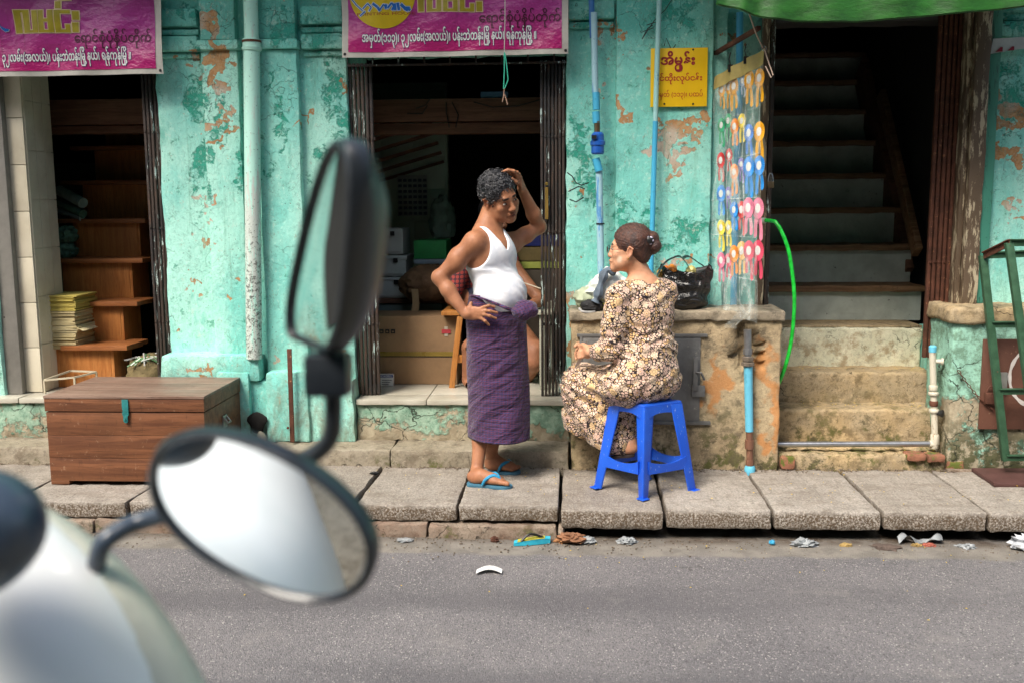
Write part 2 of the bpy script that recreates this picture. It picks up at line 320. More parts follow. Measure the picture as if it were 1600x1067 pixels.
def m_floral():
    b = NB('floral_print_cotton'); P = b.pos
    P2 = b.vm('ADD', P, b.sc(b.vm('SUBTRACT', b.nvec(30, 3), (.5, .5, .5)), (.016, .016, .016)))
    S1 = 20.; v = b.n('TexVoronoi', feature='F1'); b.L(P2, v.inputs['Vector']); v.inputs['Scale'].default_value = S1; v.inputs['Randomness'].default_value = .85
    cc = b.sep(v.outputs['Color']); f1 = v.outputs['Distance']; rel = b.sep(b.vm('SUBTRACT', P2, v.outputs['Position']))
    ang = b.ma('ARCTAN2', rel[2], b.ma('ADD', rel[0], b.ma('MULTIPLY', rel[1], .5)))
    pet = b.ma('ABSOLUTE', b.ma('SINE', b.ma('ADD', b.ma('MULTIPLY', ang, 3.5), b.ma('MULTIPLY', cc[2], 9.))))
    r1 = b.ma('ADD', b.ma('ADD', .27, b.ma('MULTIPLY', pet, .13)), b.ma('MULTIPLY', cc[1], .10)); r2 = b.ma('MULTIPLY', r1, .48)
    cream = (.70, .53, .385); pink = (.68, .46, .36); ochre = (.56, .36, .17); blk = (.016, .011, .013)
    V2 = b.vor(64, 'DISTANCE_TO_EDGE', P2); c2 = b.sep(b.vcol(64, P2))
    bgc = b.mix(b.ss(c2[0], .72, .76), b.mix(b.ss(c2[1], .5, .55), cream, pink), ochre); bgc = b.mix(b.ss(V2, .13, .08), bgc, blk)
    fl = b.mix(b.ss(cc[0], .45, .5), cream, pink); fl = b.mix(b.ss(cc[1], .72, .76), fl, (.66, .45, .24))
    ins = b.ma('SUBTRACT', r1, f1); line = lambda q, w: b.ss(b.ma('ABSOLUTE', q), w, w * .5)
    c = b.mix(b.ss(ins, -.005, .005), bgc, fl)
    c = b.mix(b.ma('MULTIPLY', line(b.ma('SUBTRACT', r2, f1), .020), .8), c, blk)
    c = b.mix(b.ma('MULTIPLY', b.ma('MULTIPLY', b.ss(pet, .16, .08), b.ss(ins, 0, .02)), b.ss(f1, .12, .16)), c, blk)
    c = b.mix(line(ins, .034), c, blk); c = b.mix(b.ss(f1, .085, .07), c, (.45, .22, .07)); c = b.mix(b.ss(f1, .035, .02), c, blk)
    b.bump(b.noise(300, 3, .6), .0008)
    return b.set(Base_Color=c, Roughness=.8, Specular_IOR_Level=.2, Sheen_Weight=.15)

def m_skin(name, c1, c2, sss=.05, attr=True):
    b = NB(name); n1 = b.noise(14, 5, .6); n2 = b.noise(120, 4, .6)
    c = b.mix(b.ss(n1, .3, .7), c1, c2); c = b.mix(b.ma('MULTIPLY', b.ss(b.noise(60, 6, .8), .5, .7), .35), c, (c1[0] * .55, c1[1] * .45, c1[2] * .42))
    a = b.n('Attribute', attribute_name='tint').outputs['Color']; av = b.sep(a)
    c = b.mix(av[0], c, (c1[0] * .55, c1[1] * .30, c1[2] * .30))     # lips, ear rims
    c = b.mix(av[1], c, (.62, .55, .42))                            # thanaka paste
    c = b.mix(av[2], c, (.014, .010, .008))                         # brows, lashes; recess dark painted into mouth slit and nostrils
    b.bump(b.ma('ADD', n2, b.ma('MULTIPLY', n1, .6)), .0012)
    return b.set(Base_Color=c, Roughness=b.ma('ADD', .46, b.ma('MULTIPLY', b.noise(40, 5, .7), .18)), Specular_IOR_Level=.36, Subsurface_Weight=sss, Subsurface_Radius=(.012, .004, .002), Subsurface_Scale=1.)

def m_hair(name, c1, c2, stretch=(1, 1, 1), scale=60):
    b = NB(name); n = b.noise(scale, 5, .7, b.vm('MULTIPLY', b.pos, stretch), 1.2)
    c = b.mix(b.ss(n, .4, .62), c1, c2); b.bump(n, .004)
    return b.set(Base_Color=c, Roughness=.42, Specular_IOR_Level=.5)

def m_clear(name, tint=(.9, .95, .95), alpha=.12, rough=.15):
    b = NB(name); n = b.noise(22, 5, .7, b.vm('MULTIPLY', b.pos, (1, 1, .4)))
    a = b.ma('ADD', alpha * .5, b.ma('MULTIPLY', b.ss(n, .45, .7), alpha * 2))
    b.bump(n, .012)
    return b.set(Base_Color=tint, Roughness=rough, Alpha=a, Specular_IOR_Level=.7)

def m_emit(): pass
# ------------------------------------------------------------------ mesh helper
class G:
    def __init__(s): s.v = []; s.f = []; s.uvs = None
    def add(s, v, f):
        o = len(s.v); s.v += [tuple(map(float, q)) for q in v]; s.f += [tuple(i + o for i in q) for q in f]; return s
    def box(s, x0, x1, y0, y1, z0, z1, rz=0., c=None, rot=None):
        v = [(x, y, z) for z in (z0, z1) for y in (y0, y1) for x in (x0, x1)]
        if rz or rot is not None:
            c = Vector(c) if c is not None else Vector(((x0 + x1) / 2, (y0 + y1) / 2, (z0 + z1) / 2))
            M_ = rot if rot is not None else Matrix.Rotation(rz, 3, 'Z')
            v = [tuple(M_ @ (Vector(q) - c) + c) for q in v]
        return s.add(v, [(0, 2, 3, 1), (4, 5, 7, 6), (0, 1, 5, 4), (2, 6, 7, 3), (0, 4, 6, 2), (1, 3, 7, 5)])
    def bar(s, a, b, w, t, up=(0, 0, 1)):
        """square bar from a to b, w wide, t thick"""
        a = Vector(a); b = Vector(b); d = (b - a).normalized(); u = Vector(up)
        if abs(d.dot(u)) > .95: u = Vector((0, 1, 0))
        sx = d.cross(u).normalized() * w / 2; uz = sx.cross(d).normalized() * t / 2
        v = [p + i * sx + j * uz for p in (a, b) for i, j in ((-1, -1), (1, -1), (1, 1), (-1, 1))]
        return s.add(v, [(3, 2, 1, 0), (4, 5, 6, 7), (0, 1, 5, 4), (1, 2, 6, 5), (2, 3, 7, 6), (3, 0, 4, 7)])
    def tube(s, pts, r, n=10, cap=True):
        pts = [Vector(p) for p in pts]; rr = r if hasattr(r, '__len__') else [r] * len(pts)
        u = None; rings = []
        for i, p in enumerate(pts):
            d = (pts[min(i + 1, len(pts) - 1)] - pts[max(i - 1, 0)]).normalized()
            if u is None: u = d.orthogonal().normalized()
            u = (u - d * u.dot(d)).normalized(); w = d.cross(u)
            rings.append([p + (u * math.cos(a) + w * math.sin(a)) * rr[i] for a in [2 * math.pi * k / n for k in range(n)]])
        v = [q for g in rings for q in g]; f = []
        for i in range(len(pts) - 1):
            for k in range(n): f.append((i * n + k, i * n + (k + 1) % n, (i + 1) * n + (k + 1) % n, (i + 1) * n + k))
        if cap: f.append(tuple(range(n))[::-1]); f.append(tuple(range((len(pts) - 1) * n, len(pts) * n)))
        return s.add(v, f)
    def lathe(s, prof, base, axis=(0, 0, 1), n=20):
        """prof: (radius, height) list along axis from base"""
        A = Vector(axis).normalized(); u = A.orthogonal().normalized(); w = A.cross(u); base = Vector(base)
        v = [base + A * h + (u * math.cos(2 * math.pi * k / n) + w * math.sin(2 * math.pi * k / n)) * r for r, h in prof for k in range(n)]
        f = [(i * n + k, i * n + (k + 1) % n, (i + 1) * n + (k + 1) % n, (i + 1) * n + k) for i in range(len(prof) - 1) for k in range(n)]
        f.append(tuple(range(n))[::-1]); f.append(tuple(range((len(prof) - 1) * n, len(prof) * n)))
        return s.add(v, f)
    def prism(s, poly, y0, y1):
        """x,z polygon pushed from y0 to y1"""
        n = len(poly); v = [(x, y0, z) for x, z in poly] + [(x, y1, z) for x, z in poly]
        return s.add(v, [tuple(range(n)), tuple(range(2 * n - 1, n - 1, -1))] + [((i + 1) % n, i, n + i, n + (i + 1) % n) for i in range(n)])
    def ell(s, c, r, n=14, m=9, fn=None, M_=None):
        v = []; c = Vector(c)
        for j in range(m + 1):
            t = math.pi * j / m
            for k in range(n):
                a = 2 * math.pi * k / n; q = Vector((math.sin(t) * math.cos(a) * r[0], math.sin(t) * math.sin(a) * r[1], math.cos(t) * r[2]))
                if fn: q = fn(q)
                if M_ is not None: q = M_ @ q
                v.append(c + q)
        f = [(j * n + k, (j + 1) * n + k, (j + 1) * n + (k + 1) % n, j * n + (k + 1) % n) for j in range(m) for k in range(n)]
        return s.add(v, f)
    def grid(s, fn, nu, nv, closed=False):
        v = [fn(i / nu, j / nv) for j in range(nv + 1) for i in range(nu + 1)]
        w = nu + 1
        return s.add(v, [(j * w + i, j * w + i + 1, (j + 1) * w + i + 1, (j + 1) * w + i) for j in range(nv) for i in range(nu)])
    def mesh(s, name, bevel=0, seg=2, sharp=35, merge=False, fixn=True):
        me = bpy.data.meshes.new(name); me.from_pydata(s.v, [], s.f)
        bm = bmesh.new(); bm.from_mesh(me)
        if merge: bmesh.ops.remove_doubles(bm, verts=bm.verts, dist=1e-5)
        if fixn: bmesh.ops.recalc_face_normals(bm, faces=bm.faces)
        if bevel:
            ed = [e for e in bm.edges if len(e.link_faces) == 2 and e.calc_face_angle(0) > R(30)]
            bmesh.ops.bevel(bm, geom=ed, offset=bevel, segments=seg, affect='EDGES', profile=.6, clamp_overlap=True)
        bm.to_mesh(me); bm.free()
        me.shade_smooth(); me.set_sharp_from_angle(angle=R(sharp)); return me
    def build(s, name, mat, parent=None, **kw):
        return mk(name, s.mesh(name, **kw), mat, parent)

def mk(name, me, mat, parent=None):
    o = bpy.data.objects.new(name, me); COL.objects.link(o)
    if mat is not None and not me.materials: me.materials.append(mat)
    if parent is not None:
        o.parent = parent; o.matrix_parent_inverse = PW(parent).inverted()
    return o
def PW(o):
    m = Matrix.LocRotScale(o.location, o.rotation_euler, o.scale)
    return (PW(o.parent) @ o.matrix_parent_inverse @ m) if o.parent else m
def tag(o, label, cat, group=None):
    o['label'] = label; o['category'] = cat
    if group: o['group'] = group
    return o
def thing(name, loc, label, cat, group=None):
    o = bpy.data.objects.new(name, None); COL.objects.link(o); o.location = loc; o.empty_display_size = .1
    return tag(o, label, cat, group)
def struct(o): o['kind'] = 'structure'; return o
def stuff(o): o['kind'] = 'stuff'; return o
def kids(o): return [c for c in list(bpy.data.objects) if c.parent == o]
def copy_tree(o, parent=None):
    c = o.copy(); COL.objects.link(c)
    if parent is not None: c.parent = parent
    for ch in kids(o): copy_tree(ch, c)
    return c
def noisy(me, amp, freq, seed=0, mask=None):
    """roughen a mesh with smooth pseudo-random offsets"""
    n = len(me.vertices); co = np.empty(n * 3); me.vertices.foreach_get('co', co); co = co.reshape(-1, 3)
    d = fnoise(co * freq + seed * 7.31); k = amp if mask is None else (amp * mask(co))[:, None]
    co = co + d * k; me.vertices.foreach_set('co', co.ravel()); me.update(); return me
def fnoise(p):
    o = np.zeros_like(p)
    for i in range(3):
        q = p * (1 + .37 * i)
        o[:, i] = (np.sin(q[:, 0] * 1.7 + q[:, 1] * 1.1 + i * 2.1) * np.sin(q[:, 2] * 1.3 + q[:, 1] * .7 + i) + .5 * np.sin(q[:, 0] * 3.9 - q[:, 2] * 3.1 + i * 1.7) + .35 * np.sin(q[:, 1] * 7.3 + q[:, 2] * 6.1 + q[:, 0] * 5.3 + i)) / 1.6
    return o
def subdiv(me, cuts=1, maxlen=None):
    bm = bmesh.new(); bm.from_mesh(me)
    if maxlen:
        for _ in range(9):
            e = [e for e in bm.edges if e.calc_length() > maxlen]
            if not e: break
            bmesh.ops.subdivide_edges(bm, edges=e, cuts=1, use_grid_fill=True)
            if len(bm.verts) > 30000: break
        bmesh.ops.triangulate(bm, faces=[f for f in bm.faces if len(f.verts) > 4])
    else: bmesh.ops.subdivide_edges(bm, edges=bm.edges, cuts=cuts, use_grid_fill=True)
    bm.to_mesh(me); bm.free(); me.shade_smooth(); me.set_sharp_from_angle(angle=R(40)); return me
def text_mesh(body, size, bold=0., align='LEFT', sx=1.):
    c = bpy.data.curves.new('txt', 'FONT'); c.body = body; c.size = size; c.offset = bold; c.align_x = align; c.resolution_u = 3
    o = bpy.data.objects.new('txt', c); COL.objects.link(o)
    me = bpy.data.meshes.new_from_object(o.evaluated_get(bpy.context.evaluated_depsgraph_get()))
    bpy.data.objects.remove(o); bpy.data.curves.remove(c)
    co = np.array([v.co[:] for v in me.vertices]); f = [tuple(p.vertices) for p in me.polygons]; bpy.data.meshes.remove(me)
    co[:, 0] *= sx; return co, f
# ================================================================== MATERIALS
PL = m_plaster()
CONC = m_concrete('yellowed_concrete', (.50, .40, .25), (.38, .29, .175), mossz=(.15, .62), moss=.45, orange=[(1195, 580, 20, 55), (1205, 640, 16, 60), (1186, 560, 8, 20), (1080, 640, 20, 20), (1120, 600, 16, 60), (1185, 690, 14, 25)])
STEPC = m_concrete('ochre_step_concrete', (.46, .34, .185), (.37, .295, .19), stain=(.13, .095, .05), mossz=(.2, .6), moss=.5)
LEDGE = m_concrete('grey_ledge_stone', (.33, .29, .225), (.25, .215, .155), stain=(.15, .12, .085), mossz=(.15, .24), moss=.3)
SILLT = m_tile('pale_sill_tile', (.46, .44, .37), (.24, .21, .15))
PLINTH = None
def m_plinth(nm='peeling_plinth_render', bias=0., zt=.5):
    b = NB(nm); P = b.pos; x, y, z = b.sep(P)
    n1 = b.noise(5, 7, .72); n2 = b.noise(16, 7, .75); n3 = b.noise(70, 5, .75)
    c = b.mix(b.ss(n2, .4, .62), (.40, .35, .25), (.30, .25, .17))
    gm = b.ma('ADD', b.ma('ADD', b.ma('MULTIPLY', b.ss(z, .25, zt), .28), n1), bias)
    g = b.ss(gm, .56, .62)
    c = b.mix(b.ma('MULTIPLY', g, .85), c, b.mix(b.ss(n2, .42, .6), (.30, .47, .36) if not bias else (.30, .62, .50), (.14, .30, .22)))
    if bias: c = b.mix(b.ma('MULTIPLY', b.ma('MULTIPLY', b.ss(z, .55, .2), b.ss(n2, .40, .52)), .85), c, (.05, .06, .02))
    cr = b.vor(4.2, 'DISTANCE_TO_EDGE', b.vm('ADD', P, b.sc(b.vm('SUBTRACT', b.nvec(7, 6), (.5, .5, .5)), (.35, .2, .25))))
    cm = b.ma('MULTIPLY', b.ss(cr, .014, .004), b.ss(b.noise(2.5, 3, .5), .44, .5))
    c = b.mix(b.ma('MULTIPLY', cm, .85), c, (.04, .045, .03))
    c = b.mix(b.ma('MULTIPLY', b.ss(n3, .6, .68), .7), c, (.07, .07, .045))
    h = b.ma('ADD', b.ma('MULTIPLY', n2, 1.2), b.ma('MULTIPLY', n3, .5)); h = b.ma('SUBTRACT', h, b.ma('MULTIPLY', cm, 1.4)); h = b.ma('ADD', h, b.ma('MULTIPLY', g, .6))
    b.bump(h, .008)
    return b.set(Base_Color=c, Roughness=.85, Specular_IOR_Level=.25)
PLINTH = m_plinth(); PLINTH2 = m_plinth('flaking_turquoise_block_render', .04, .90)
GATE = m_gate(); ASPH = m_asphalt(); SLAB = m_slab()
DARKW = m_wood('dark_brown_beam', (.13, .06, .038), (.21, .105, .065), .8, 'x', .65)
TEAK = m_wood('orange_brown_panelling', (.38, .13, .032), (.50, .20, .055), 1.2, 'z', .42, coat=.1)
CHESTM = m_wood('worn_red_brown_wood', (.10, .037, .017), (.19, .076, .034), .5, 'x', .5, scratch=(.38, .26, .17))
TREADW = m_wood('weathered_tread_wood', (.15, .075, .035), (.26, .15, .08), 1., 'x', .6, scratch=(.3, .2, .12))
ROOMM = simple('dim_room_paint', (.16, .19, .165), .7, .3, 3)
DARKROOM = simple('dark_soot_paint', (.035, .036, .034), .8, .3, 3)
TILEC = m_tile('cream_wall_tile', (.60, .55, .43), (.36, .31, .22))
TILEG = m_tile('pale_green_wall_tile', (.50, .60, .48), (.3, .36, .28))
RUST = simple('rust_brown_iron', (.13, .05, .03), .75, .5, 14, .002, 90, .2, spots=(30, .6, (.30, .14, .07)))
STEEL = simple('galvanised_conduit', (.42, .43, .45), .35, .2, 30, .0006, 90, .85)
GREYM = simple('grey_metal_hatch', (.20, .20, .195), .5, .35, 9, .002, 50, .45, spots=(12, .62, (.34, .32, .28)))
BLACKM = simple('black_paint', (.012, .012, .013), .45, .2)
WHITEP = simple('white_paint', (.72, .72, .70), .5, .12)

# ================================================================== GROUND
g = G(); g.grid(lambda u, v: (-14 + 28 * u, 1.9 + (4.9 - 1.9) * v, .012 * math.sin(u * 60) * (v < .98) * .3), 140, 40)
g.add([(-40, -12, -.012), (40, -12, -.012), (40, 1.901, -.012), (-40, 1.901, -.012)], [(0, 1, 2, 3)])
g.add([(-40, 1.9, -.013), (40, 1.9, -.013), (40, 60, -.013), (-40, 60, -.013)], [(0, 1, 2, 3)])
road = struct(g.build('road', ASPH, fixn=False))
g = G(); g.box(-10, 10, -1.2, 1.55, -.02, .24); npv = struct(g.build('near_pavement', LEDGE, bevel=.02))

pav = struct(thing('pavement', (0, 5.0, .0), '', ''));
del pav['label'], pav['category']
SX = [(-3.95, -4.2), (-3.35, -3.55), (-2.98, -3.02), (-2.22, -2.30)]
slab_px = [((560, 779), (598, 730)), ((713, 796), (727, 757)), ((874, 796), (877, 730)), ((1043, 812), (1027, 751)), ((1213.5, 808), (1171, 742)), ((1387, 808), (1315, 737)), ((1554, 808), (1458, 739))]
jx = [(-4.6, -4.6), (-3.95, -3.97), (-3.36, -3.36), (-2.83, -2.80), (-2.22, -2.2), (-1.60, -1.62)]
for a, b_ in slab_px:
    A = W(*a, Z=.15); B = W(*b_, Z=.15); s = (B.x - A.x) / (B.y - A.y)
    jx.append((A.x + (4.66 - A.y) * s, A.x + (5.41 - A.y) * s))
jx += [(2.64, 2.62), (3.25, 3.2), (3.9, 3.9)]
for i in range(len(jx) - 1):
    (a0, a1), (b0, b1) = jx[i], jx[i + 1]; gp = .006 + .006 * random.random()
    right = a0 > -.1; fy = 4.655 if right else 4.69 + .01 * random.random(); th = .092 if right else .080
    zt = .15 + random.uniform(-.006, .006) + (0 if right else .002)
    g = G(); v = [(a0 + gp, fy, zt - th), (b0 - gp, fy + random.uniform(-.01, .01), zt - th), (b1 - gp, 5.405, zt - th), (a1 + gp, 5.405, zt - th)]
    v += [(q[0], q[1], zt) for q in v]
    g.add(v, [(3, 2, 1, 0), (4, 5, 6, 7), (0, 1, 5, 4), (1, 2, 6, 5), (2, 3, 7, 6), (3, 0, 4, 7)])
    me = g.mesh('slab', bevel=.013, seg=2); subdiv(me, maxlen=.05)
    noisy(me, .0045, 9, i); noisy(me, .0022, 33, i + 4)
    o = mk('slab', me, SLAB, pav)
# lower kerb course under the slabs on the left, dark drain gap on the right
KERB = m_concrete('reddish_kerb_stone', (.20, .135, .10), (.27, .22, .17), stain=(.10, .06, .04), mossz=(.0, .1), moss=.2)
x = -4.6; i = 0
while x < -.05:
    L_ = random.uniform(.42, .68); x1 = min(x + L_, -.03)
    g = G(); g.box(x + .004, x1 - .004, 4.655 + random.uniform(-.012, .012), 5.0, -.06, .060 + random.uniform(-.006, .004)); me = g.mesh('kerb_stone', bevel=.014); subdiv(me, maxlen=.06); noisy(me, .007, 11, i)
    mk('kerb_stone', me, KERB, pav); x = x1; i += 1
g = G(); g.box(-.02, 4, 4.86, 5.4, -.05, .05); g.build('drain_bed', simple('black_drain_mud', (.03, .026, .02), .9, .4, 9), pav)

# low ledge along the facade, cracked, in stones
i = 0
for x0, x1 in ((-4.6, -3.55), (-3.545, -2.62), (-2.615, -1.72), (-1.715, -1.02), (-1.015, -.015)):
    g = G(); g.box(x0, x1, 5.40, 5.66, .10, .245); me = g.mesh('ledge_stone', bevel=.012); subdiv(me, maxlen=.06); noisy(me, .006, 8, i); noisy(me, .003, 30, i + 2)
    mk('ledge_stone', me, LEDGE, pav); i += 1
g = G(); g.box(1.135, 2.04, 5.43, 5.72, .10, .232); me = g.mesh('ledge_stone', bevel=.02); subdiv(me, maxlen=.05); noisy(me, .012, 9, 7); noisy(me, .005, 31, 3)
mk('ledge_stone', me, STEPC, pav)
g = G(); g.box(2.045, 4.0, 5.40, 5.75, .08, .16); me = g.mesh('ledge_stone', bevel=.01); subdiv(me, maxlen=.08); noisy(me, .006, 9, 8); mk('ledge_stone', me, KERB, pav)
BRICK = simple('mossy_red_brick', (.30, .13, .075), .85, .5, 12, .004, 60, spots=(9, .52, (.10, .12, .02)))
for (x0, x1, z0, z1, y0) in ((1.15, 1.225, .155, .225, 5.395), (1.83, 1.93, .205, .243, 5.40), (1.94, 2.03, .20, .238, 5.40), (2.05, 2.14, .15, .20, 5.42), (2.15, 2.24, .15, .19, 5.44)):
    g = G(); g.box(x0, x1, y0, y0 + .10, z0, z1); me = g.mesh('brick', bevel=.012); subdiv(me, maxlen=.03); noisy(me, .004, 25, x0); mk('brick', me, BRICK, pav)

# ================================================================== BUILDING
bl = thing('shophouse', (0, 6, 0), 'turquoise plastered shophouse front with peeling paint and open doorways', 'building')
def part(name, g, mat, **kw): return g.build(name, mat, bl, **kw)
def rough_box(name, x0, x1, y0, y1, z0, z1, mat=PL, amp=.006, ml=.10, bev=.012, seed=0, parent=bl):
    g = G(); g.box(x0, x1, y0, y1, z0, z1); me = g.mesh(name, bevel=bev); subdiv(me, maxlen=ml); noisy(me, amp, 7, seed); noisy(me, amp * .45, 27, seed + 3)
    return mk(name, me, mat, parent)
ZT = 3.6
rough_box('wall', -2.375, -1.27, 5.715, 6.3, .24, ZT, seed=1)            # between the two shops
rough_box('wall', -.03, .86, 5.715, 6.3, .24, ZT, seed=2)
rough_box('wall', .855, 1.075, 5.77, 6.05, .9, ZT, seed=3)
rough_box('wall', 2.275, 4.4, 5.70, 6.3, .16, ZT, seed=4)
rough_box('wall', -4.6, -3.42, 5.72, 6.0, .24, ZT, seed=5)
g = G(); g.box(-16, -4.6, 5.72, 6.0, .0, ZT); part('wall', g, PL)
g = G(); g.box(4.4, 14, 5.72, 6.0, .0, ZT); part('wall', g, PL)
for x_ in (-6.2, -9.0, -11.8): g = G(); g.box(x_ - .6, x_ + .6, 5.69, 5.719, .5, 2.6); part('dark_shutter', g, DARKROOM)
# pilasters
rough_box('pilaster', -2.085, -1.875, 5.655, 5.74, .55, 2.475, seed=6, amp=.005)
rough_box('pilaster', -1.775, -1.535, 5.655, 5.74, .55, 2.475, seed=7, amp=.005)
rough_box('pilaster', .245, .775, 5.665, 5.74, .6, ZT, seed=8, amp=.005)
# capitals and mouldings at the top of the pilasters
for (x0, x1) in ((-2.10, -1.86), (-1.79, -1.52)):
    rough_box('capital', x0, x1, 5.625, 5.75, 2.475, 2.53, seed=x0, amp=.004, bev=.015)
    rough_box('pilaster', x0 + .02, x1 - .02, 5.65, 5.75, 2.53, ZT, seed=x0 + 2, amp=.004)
for (x0, x1) in ((-2.345, -2.105), (-1.515, -1.275), (-.02, .235), (2.29, 3.0)):
    for zz, hh, yy in ((2.44, .03, 5.695), (2.475, .085, 5.665), (2.565, .035, 5.69), (2.61, .10, 5.67)):
        if x0 == -.02 and zz < 2.5: continue
        rough_box('moulding', x0, x1, yy, 5.76, zz, zz + hh, seed=zz, amp=.003, bev=.016)
# pilaster base
rough_box('plinth_block', -2.40, -1.26, 5.60, 5.75, .245, .60, seed=11, amp=.008, bev=.01)
rough_box('plinth_block', -2.39, -1.80, 5.575, 5.74, .60, .755, seed=12, amp=.007, bev=.03)
rough_box('plinth_block', -2.36, -2.13, 5.56, 5.60, .30, .56, seed=13, amp=.004, bev=.015)
rough_box('plinth_block', -2.05, -1.86, 5.555, 5.60, .28, .66, seed=14, amp=.004, bev=.015)
rough_box('plinth_block', -1.77, -1.52, 5.57, 5.75, .245, .66, seed=15, amp=.006, bev=.02)
# plinth under the shop openings and its sill
for x0, x1 in ((-4.6, -2.41), (-1.255, -.012)):
    rough_box('plinth_wall', x0, x1, 5.655, 5.9, .24, .455, PLINTH, seed=x0, amp=.010, bev=.006, ml=.06)
    n = max(2, round((x1 - x0) / .40)); w = (x1 - x0) / n
    for k in range(n):
        rough_box('sill_stone', x0 + k * w + .002, x0 + (k + 1) * w - .002, 5.635, 5.80, .457, .488, SILLT, seed=k, amp=.002, bev=.005)
    for j in range(3):
        for k in range(n):
            g = G(); g.box(x0 + k * w + .003, x0 + (k + 1) * w - .003, 5.803 + j * .34, 5.803 + (j + 1) * .34 - .004, .46, .489); part('floor_tile', g, SILLT, bevel=.002)
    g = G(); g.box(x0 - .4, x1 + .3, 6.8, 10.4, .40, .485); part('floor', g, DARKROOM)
# rooms (walls, ceiling) behind the openings
def room(x0, x1, y0, y1, z0, z1, mat, back=None):
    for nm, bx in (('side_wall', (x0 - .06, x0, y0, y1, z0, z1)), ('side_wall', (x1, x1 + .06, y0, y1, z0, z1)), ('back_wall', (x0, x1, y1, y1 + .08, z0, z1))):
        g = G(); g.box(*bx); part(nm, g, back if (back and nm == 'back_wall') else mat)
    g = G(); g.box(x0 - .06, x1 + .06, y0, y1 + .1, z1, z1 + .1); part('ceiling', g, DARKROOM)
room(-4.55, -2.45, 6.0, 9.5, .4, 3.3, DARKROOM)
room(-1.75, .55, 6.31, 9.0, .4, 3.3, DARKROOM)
# walls over the shop openings
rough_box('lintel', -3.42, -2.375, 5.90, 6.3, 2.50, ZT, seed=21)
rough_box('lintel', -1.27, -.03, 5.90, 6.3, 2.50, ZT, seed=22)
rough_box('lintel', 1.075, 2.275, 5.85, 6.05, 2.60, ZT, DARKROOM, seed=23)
# beams in the middle shop
for (x0, x1, y0, z0, z1) in ((-1.30, -.0, 6.42, 2.13, 2.27), (-1.30, 0, 6.46, 2.055, 2.122), (-3.5, -2.3, 6.45, 2.14, 2.30), (-3.5, -2.3, 6.49, 2.085, 2.133)):
    g = G(); g.box(x0, x1, y0, y0 + .12, z0, z1); part('beam', g, DARKW, bevel=.005)
for k in range(16):                                                      # ceiling boards of the middle shop
    g = G(); g.box(-1.7 + k * .14, -1.7 + k * .14 + .134, 6.6, 8.9, 2.26, 2.275); part('ceiling_board', g, DARKW)
for k in range(9):
    g = G(); g.bar((-1.72 + 0, 6.7 + k * .16, 2.0 - k * .06), (-.95, 6.7 + k * .16, 2.22 - k * .06), .05, .02); part('slat', g, DARKW)
# soffit of the balcony overhead (out of frame: it shades the top of the facade)
g = G(); g.box(-15, 13, 4.60, 6.4, 3.62, 3.8); part('unseen_balcony_slab', g, PL, bevel=.02)
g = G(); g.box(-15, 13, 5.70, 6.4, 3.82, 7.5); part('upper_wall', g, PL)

# ---- stair hall
hall = thing('staircase', (1.6, 6, .2), 'steep staircase of concrete and wooden steps climbing into darkness', 'staircase')
XL, XR = 1.075, 2.13
PALE = m_concrete('flaking_pale_riser', (.74, .70, .52), (.60, .60, .45), stain=(.30, .20, .10), crack=True, mossz=(.5, .62), moss=.2, bumpd=.004)
RISER = simple('painted_grey_green_riser', (.60, .66, .60), .6, .3, 5, .002, 40, spots=(22, .64, (.10, .10, .08)))
steps = [(.43, 5.69, 5.93, .232, STEPC, STEPC), (.61, 5.90, 6.16, .43, STEPC, STEPC), (.845, 6.13, 6.50, .61, PALE, STEPC)]
for k, (zt, y0, y1, zb, mr, mt_) in enumerate(steps):
    me = None; g = G(); g.box(XL if k else 1.06, XR - .0 - .02 * 0, y0, y1 + .05, zb - .05, zt); me = g.mesh('concrete_step', bevel=.018, seg=3); subdiv(me, maxlen=.05); noisy(me, .007, 8, k); noisy(me, .003, 29, k)
    mk('concrete_step', me, mr, hall)
    if k == 2:
        g = G(); g.box(XL, XR, y0 + .012, y1, zt + .001, zt + .012); g.build('tread', STEPC, hall, bevel=.004)
zz, yy = .857, 6.42; wsteps = [(1.078, 6.40), (1.325, 6.66), (1.565, 6.91), (1.80, 7.16), (2.04, 7.41), (2.28, 7.66), (2.52, 7.91), (2.76, 8.16)]
prevz = .855
for k, (zt, yn) in enumerate(wsteps):
    xr = 2.215 + .012 * k
    g = G(); g.box(1.02, xr, yn + .035, yn + .055, prevz, zt - .035); g.build('riser', RISER, hall)
    g = G(); g.box(1.02, xr + .01, yn - .006, yn + .30, zt - .04, zt); me = g.mesh('tread', bevel=.010); subdiv(me, maxlen=.12); noisy(me, .005, 7, k); mk('tread', me, TREADW, hall)
    prevz = zt
g = G(); g.bar((2.215, 6.75, 1.10), (2.19, 7.9, 2.6), .05, .24); g.build('stringer', DARKW, hall, bevel=.006)
g = G(); g.bar((2.20, 6.5, 1.28), (2.17, 7.3, 2.35), .045, .10); g.build('handrail', TREADW, hall, bevel=.008)
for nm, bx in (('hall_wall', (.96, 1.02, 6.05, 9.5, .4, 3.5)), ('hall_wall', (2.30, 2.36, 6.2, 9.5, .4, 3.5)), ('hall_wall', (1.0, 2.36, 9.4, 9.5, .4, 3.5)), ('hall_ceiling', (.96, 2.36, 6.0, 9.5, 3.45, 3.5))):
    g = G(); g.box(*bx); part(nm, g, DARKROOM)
g = G(); g.box(2.13, 2.28, 5.69, 6.2, .2, .86); part('hall_wall', g, PL)
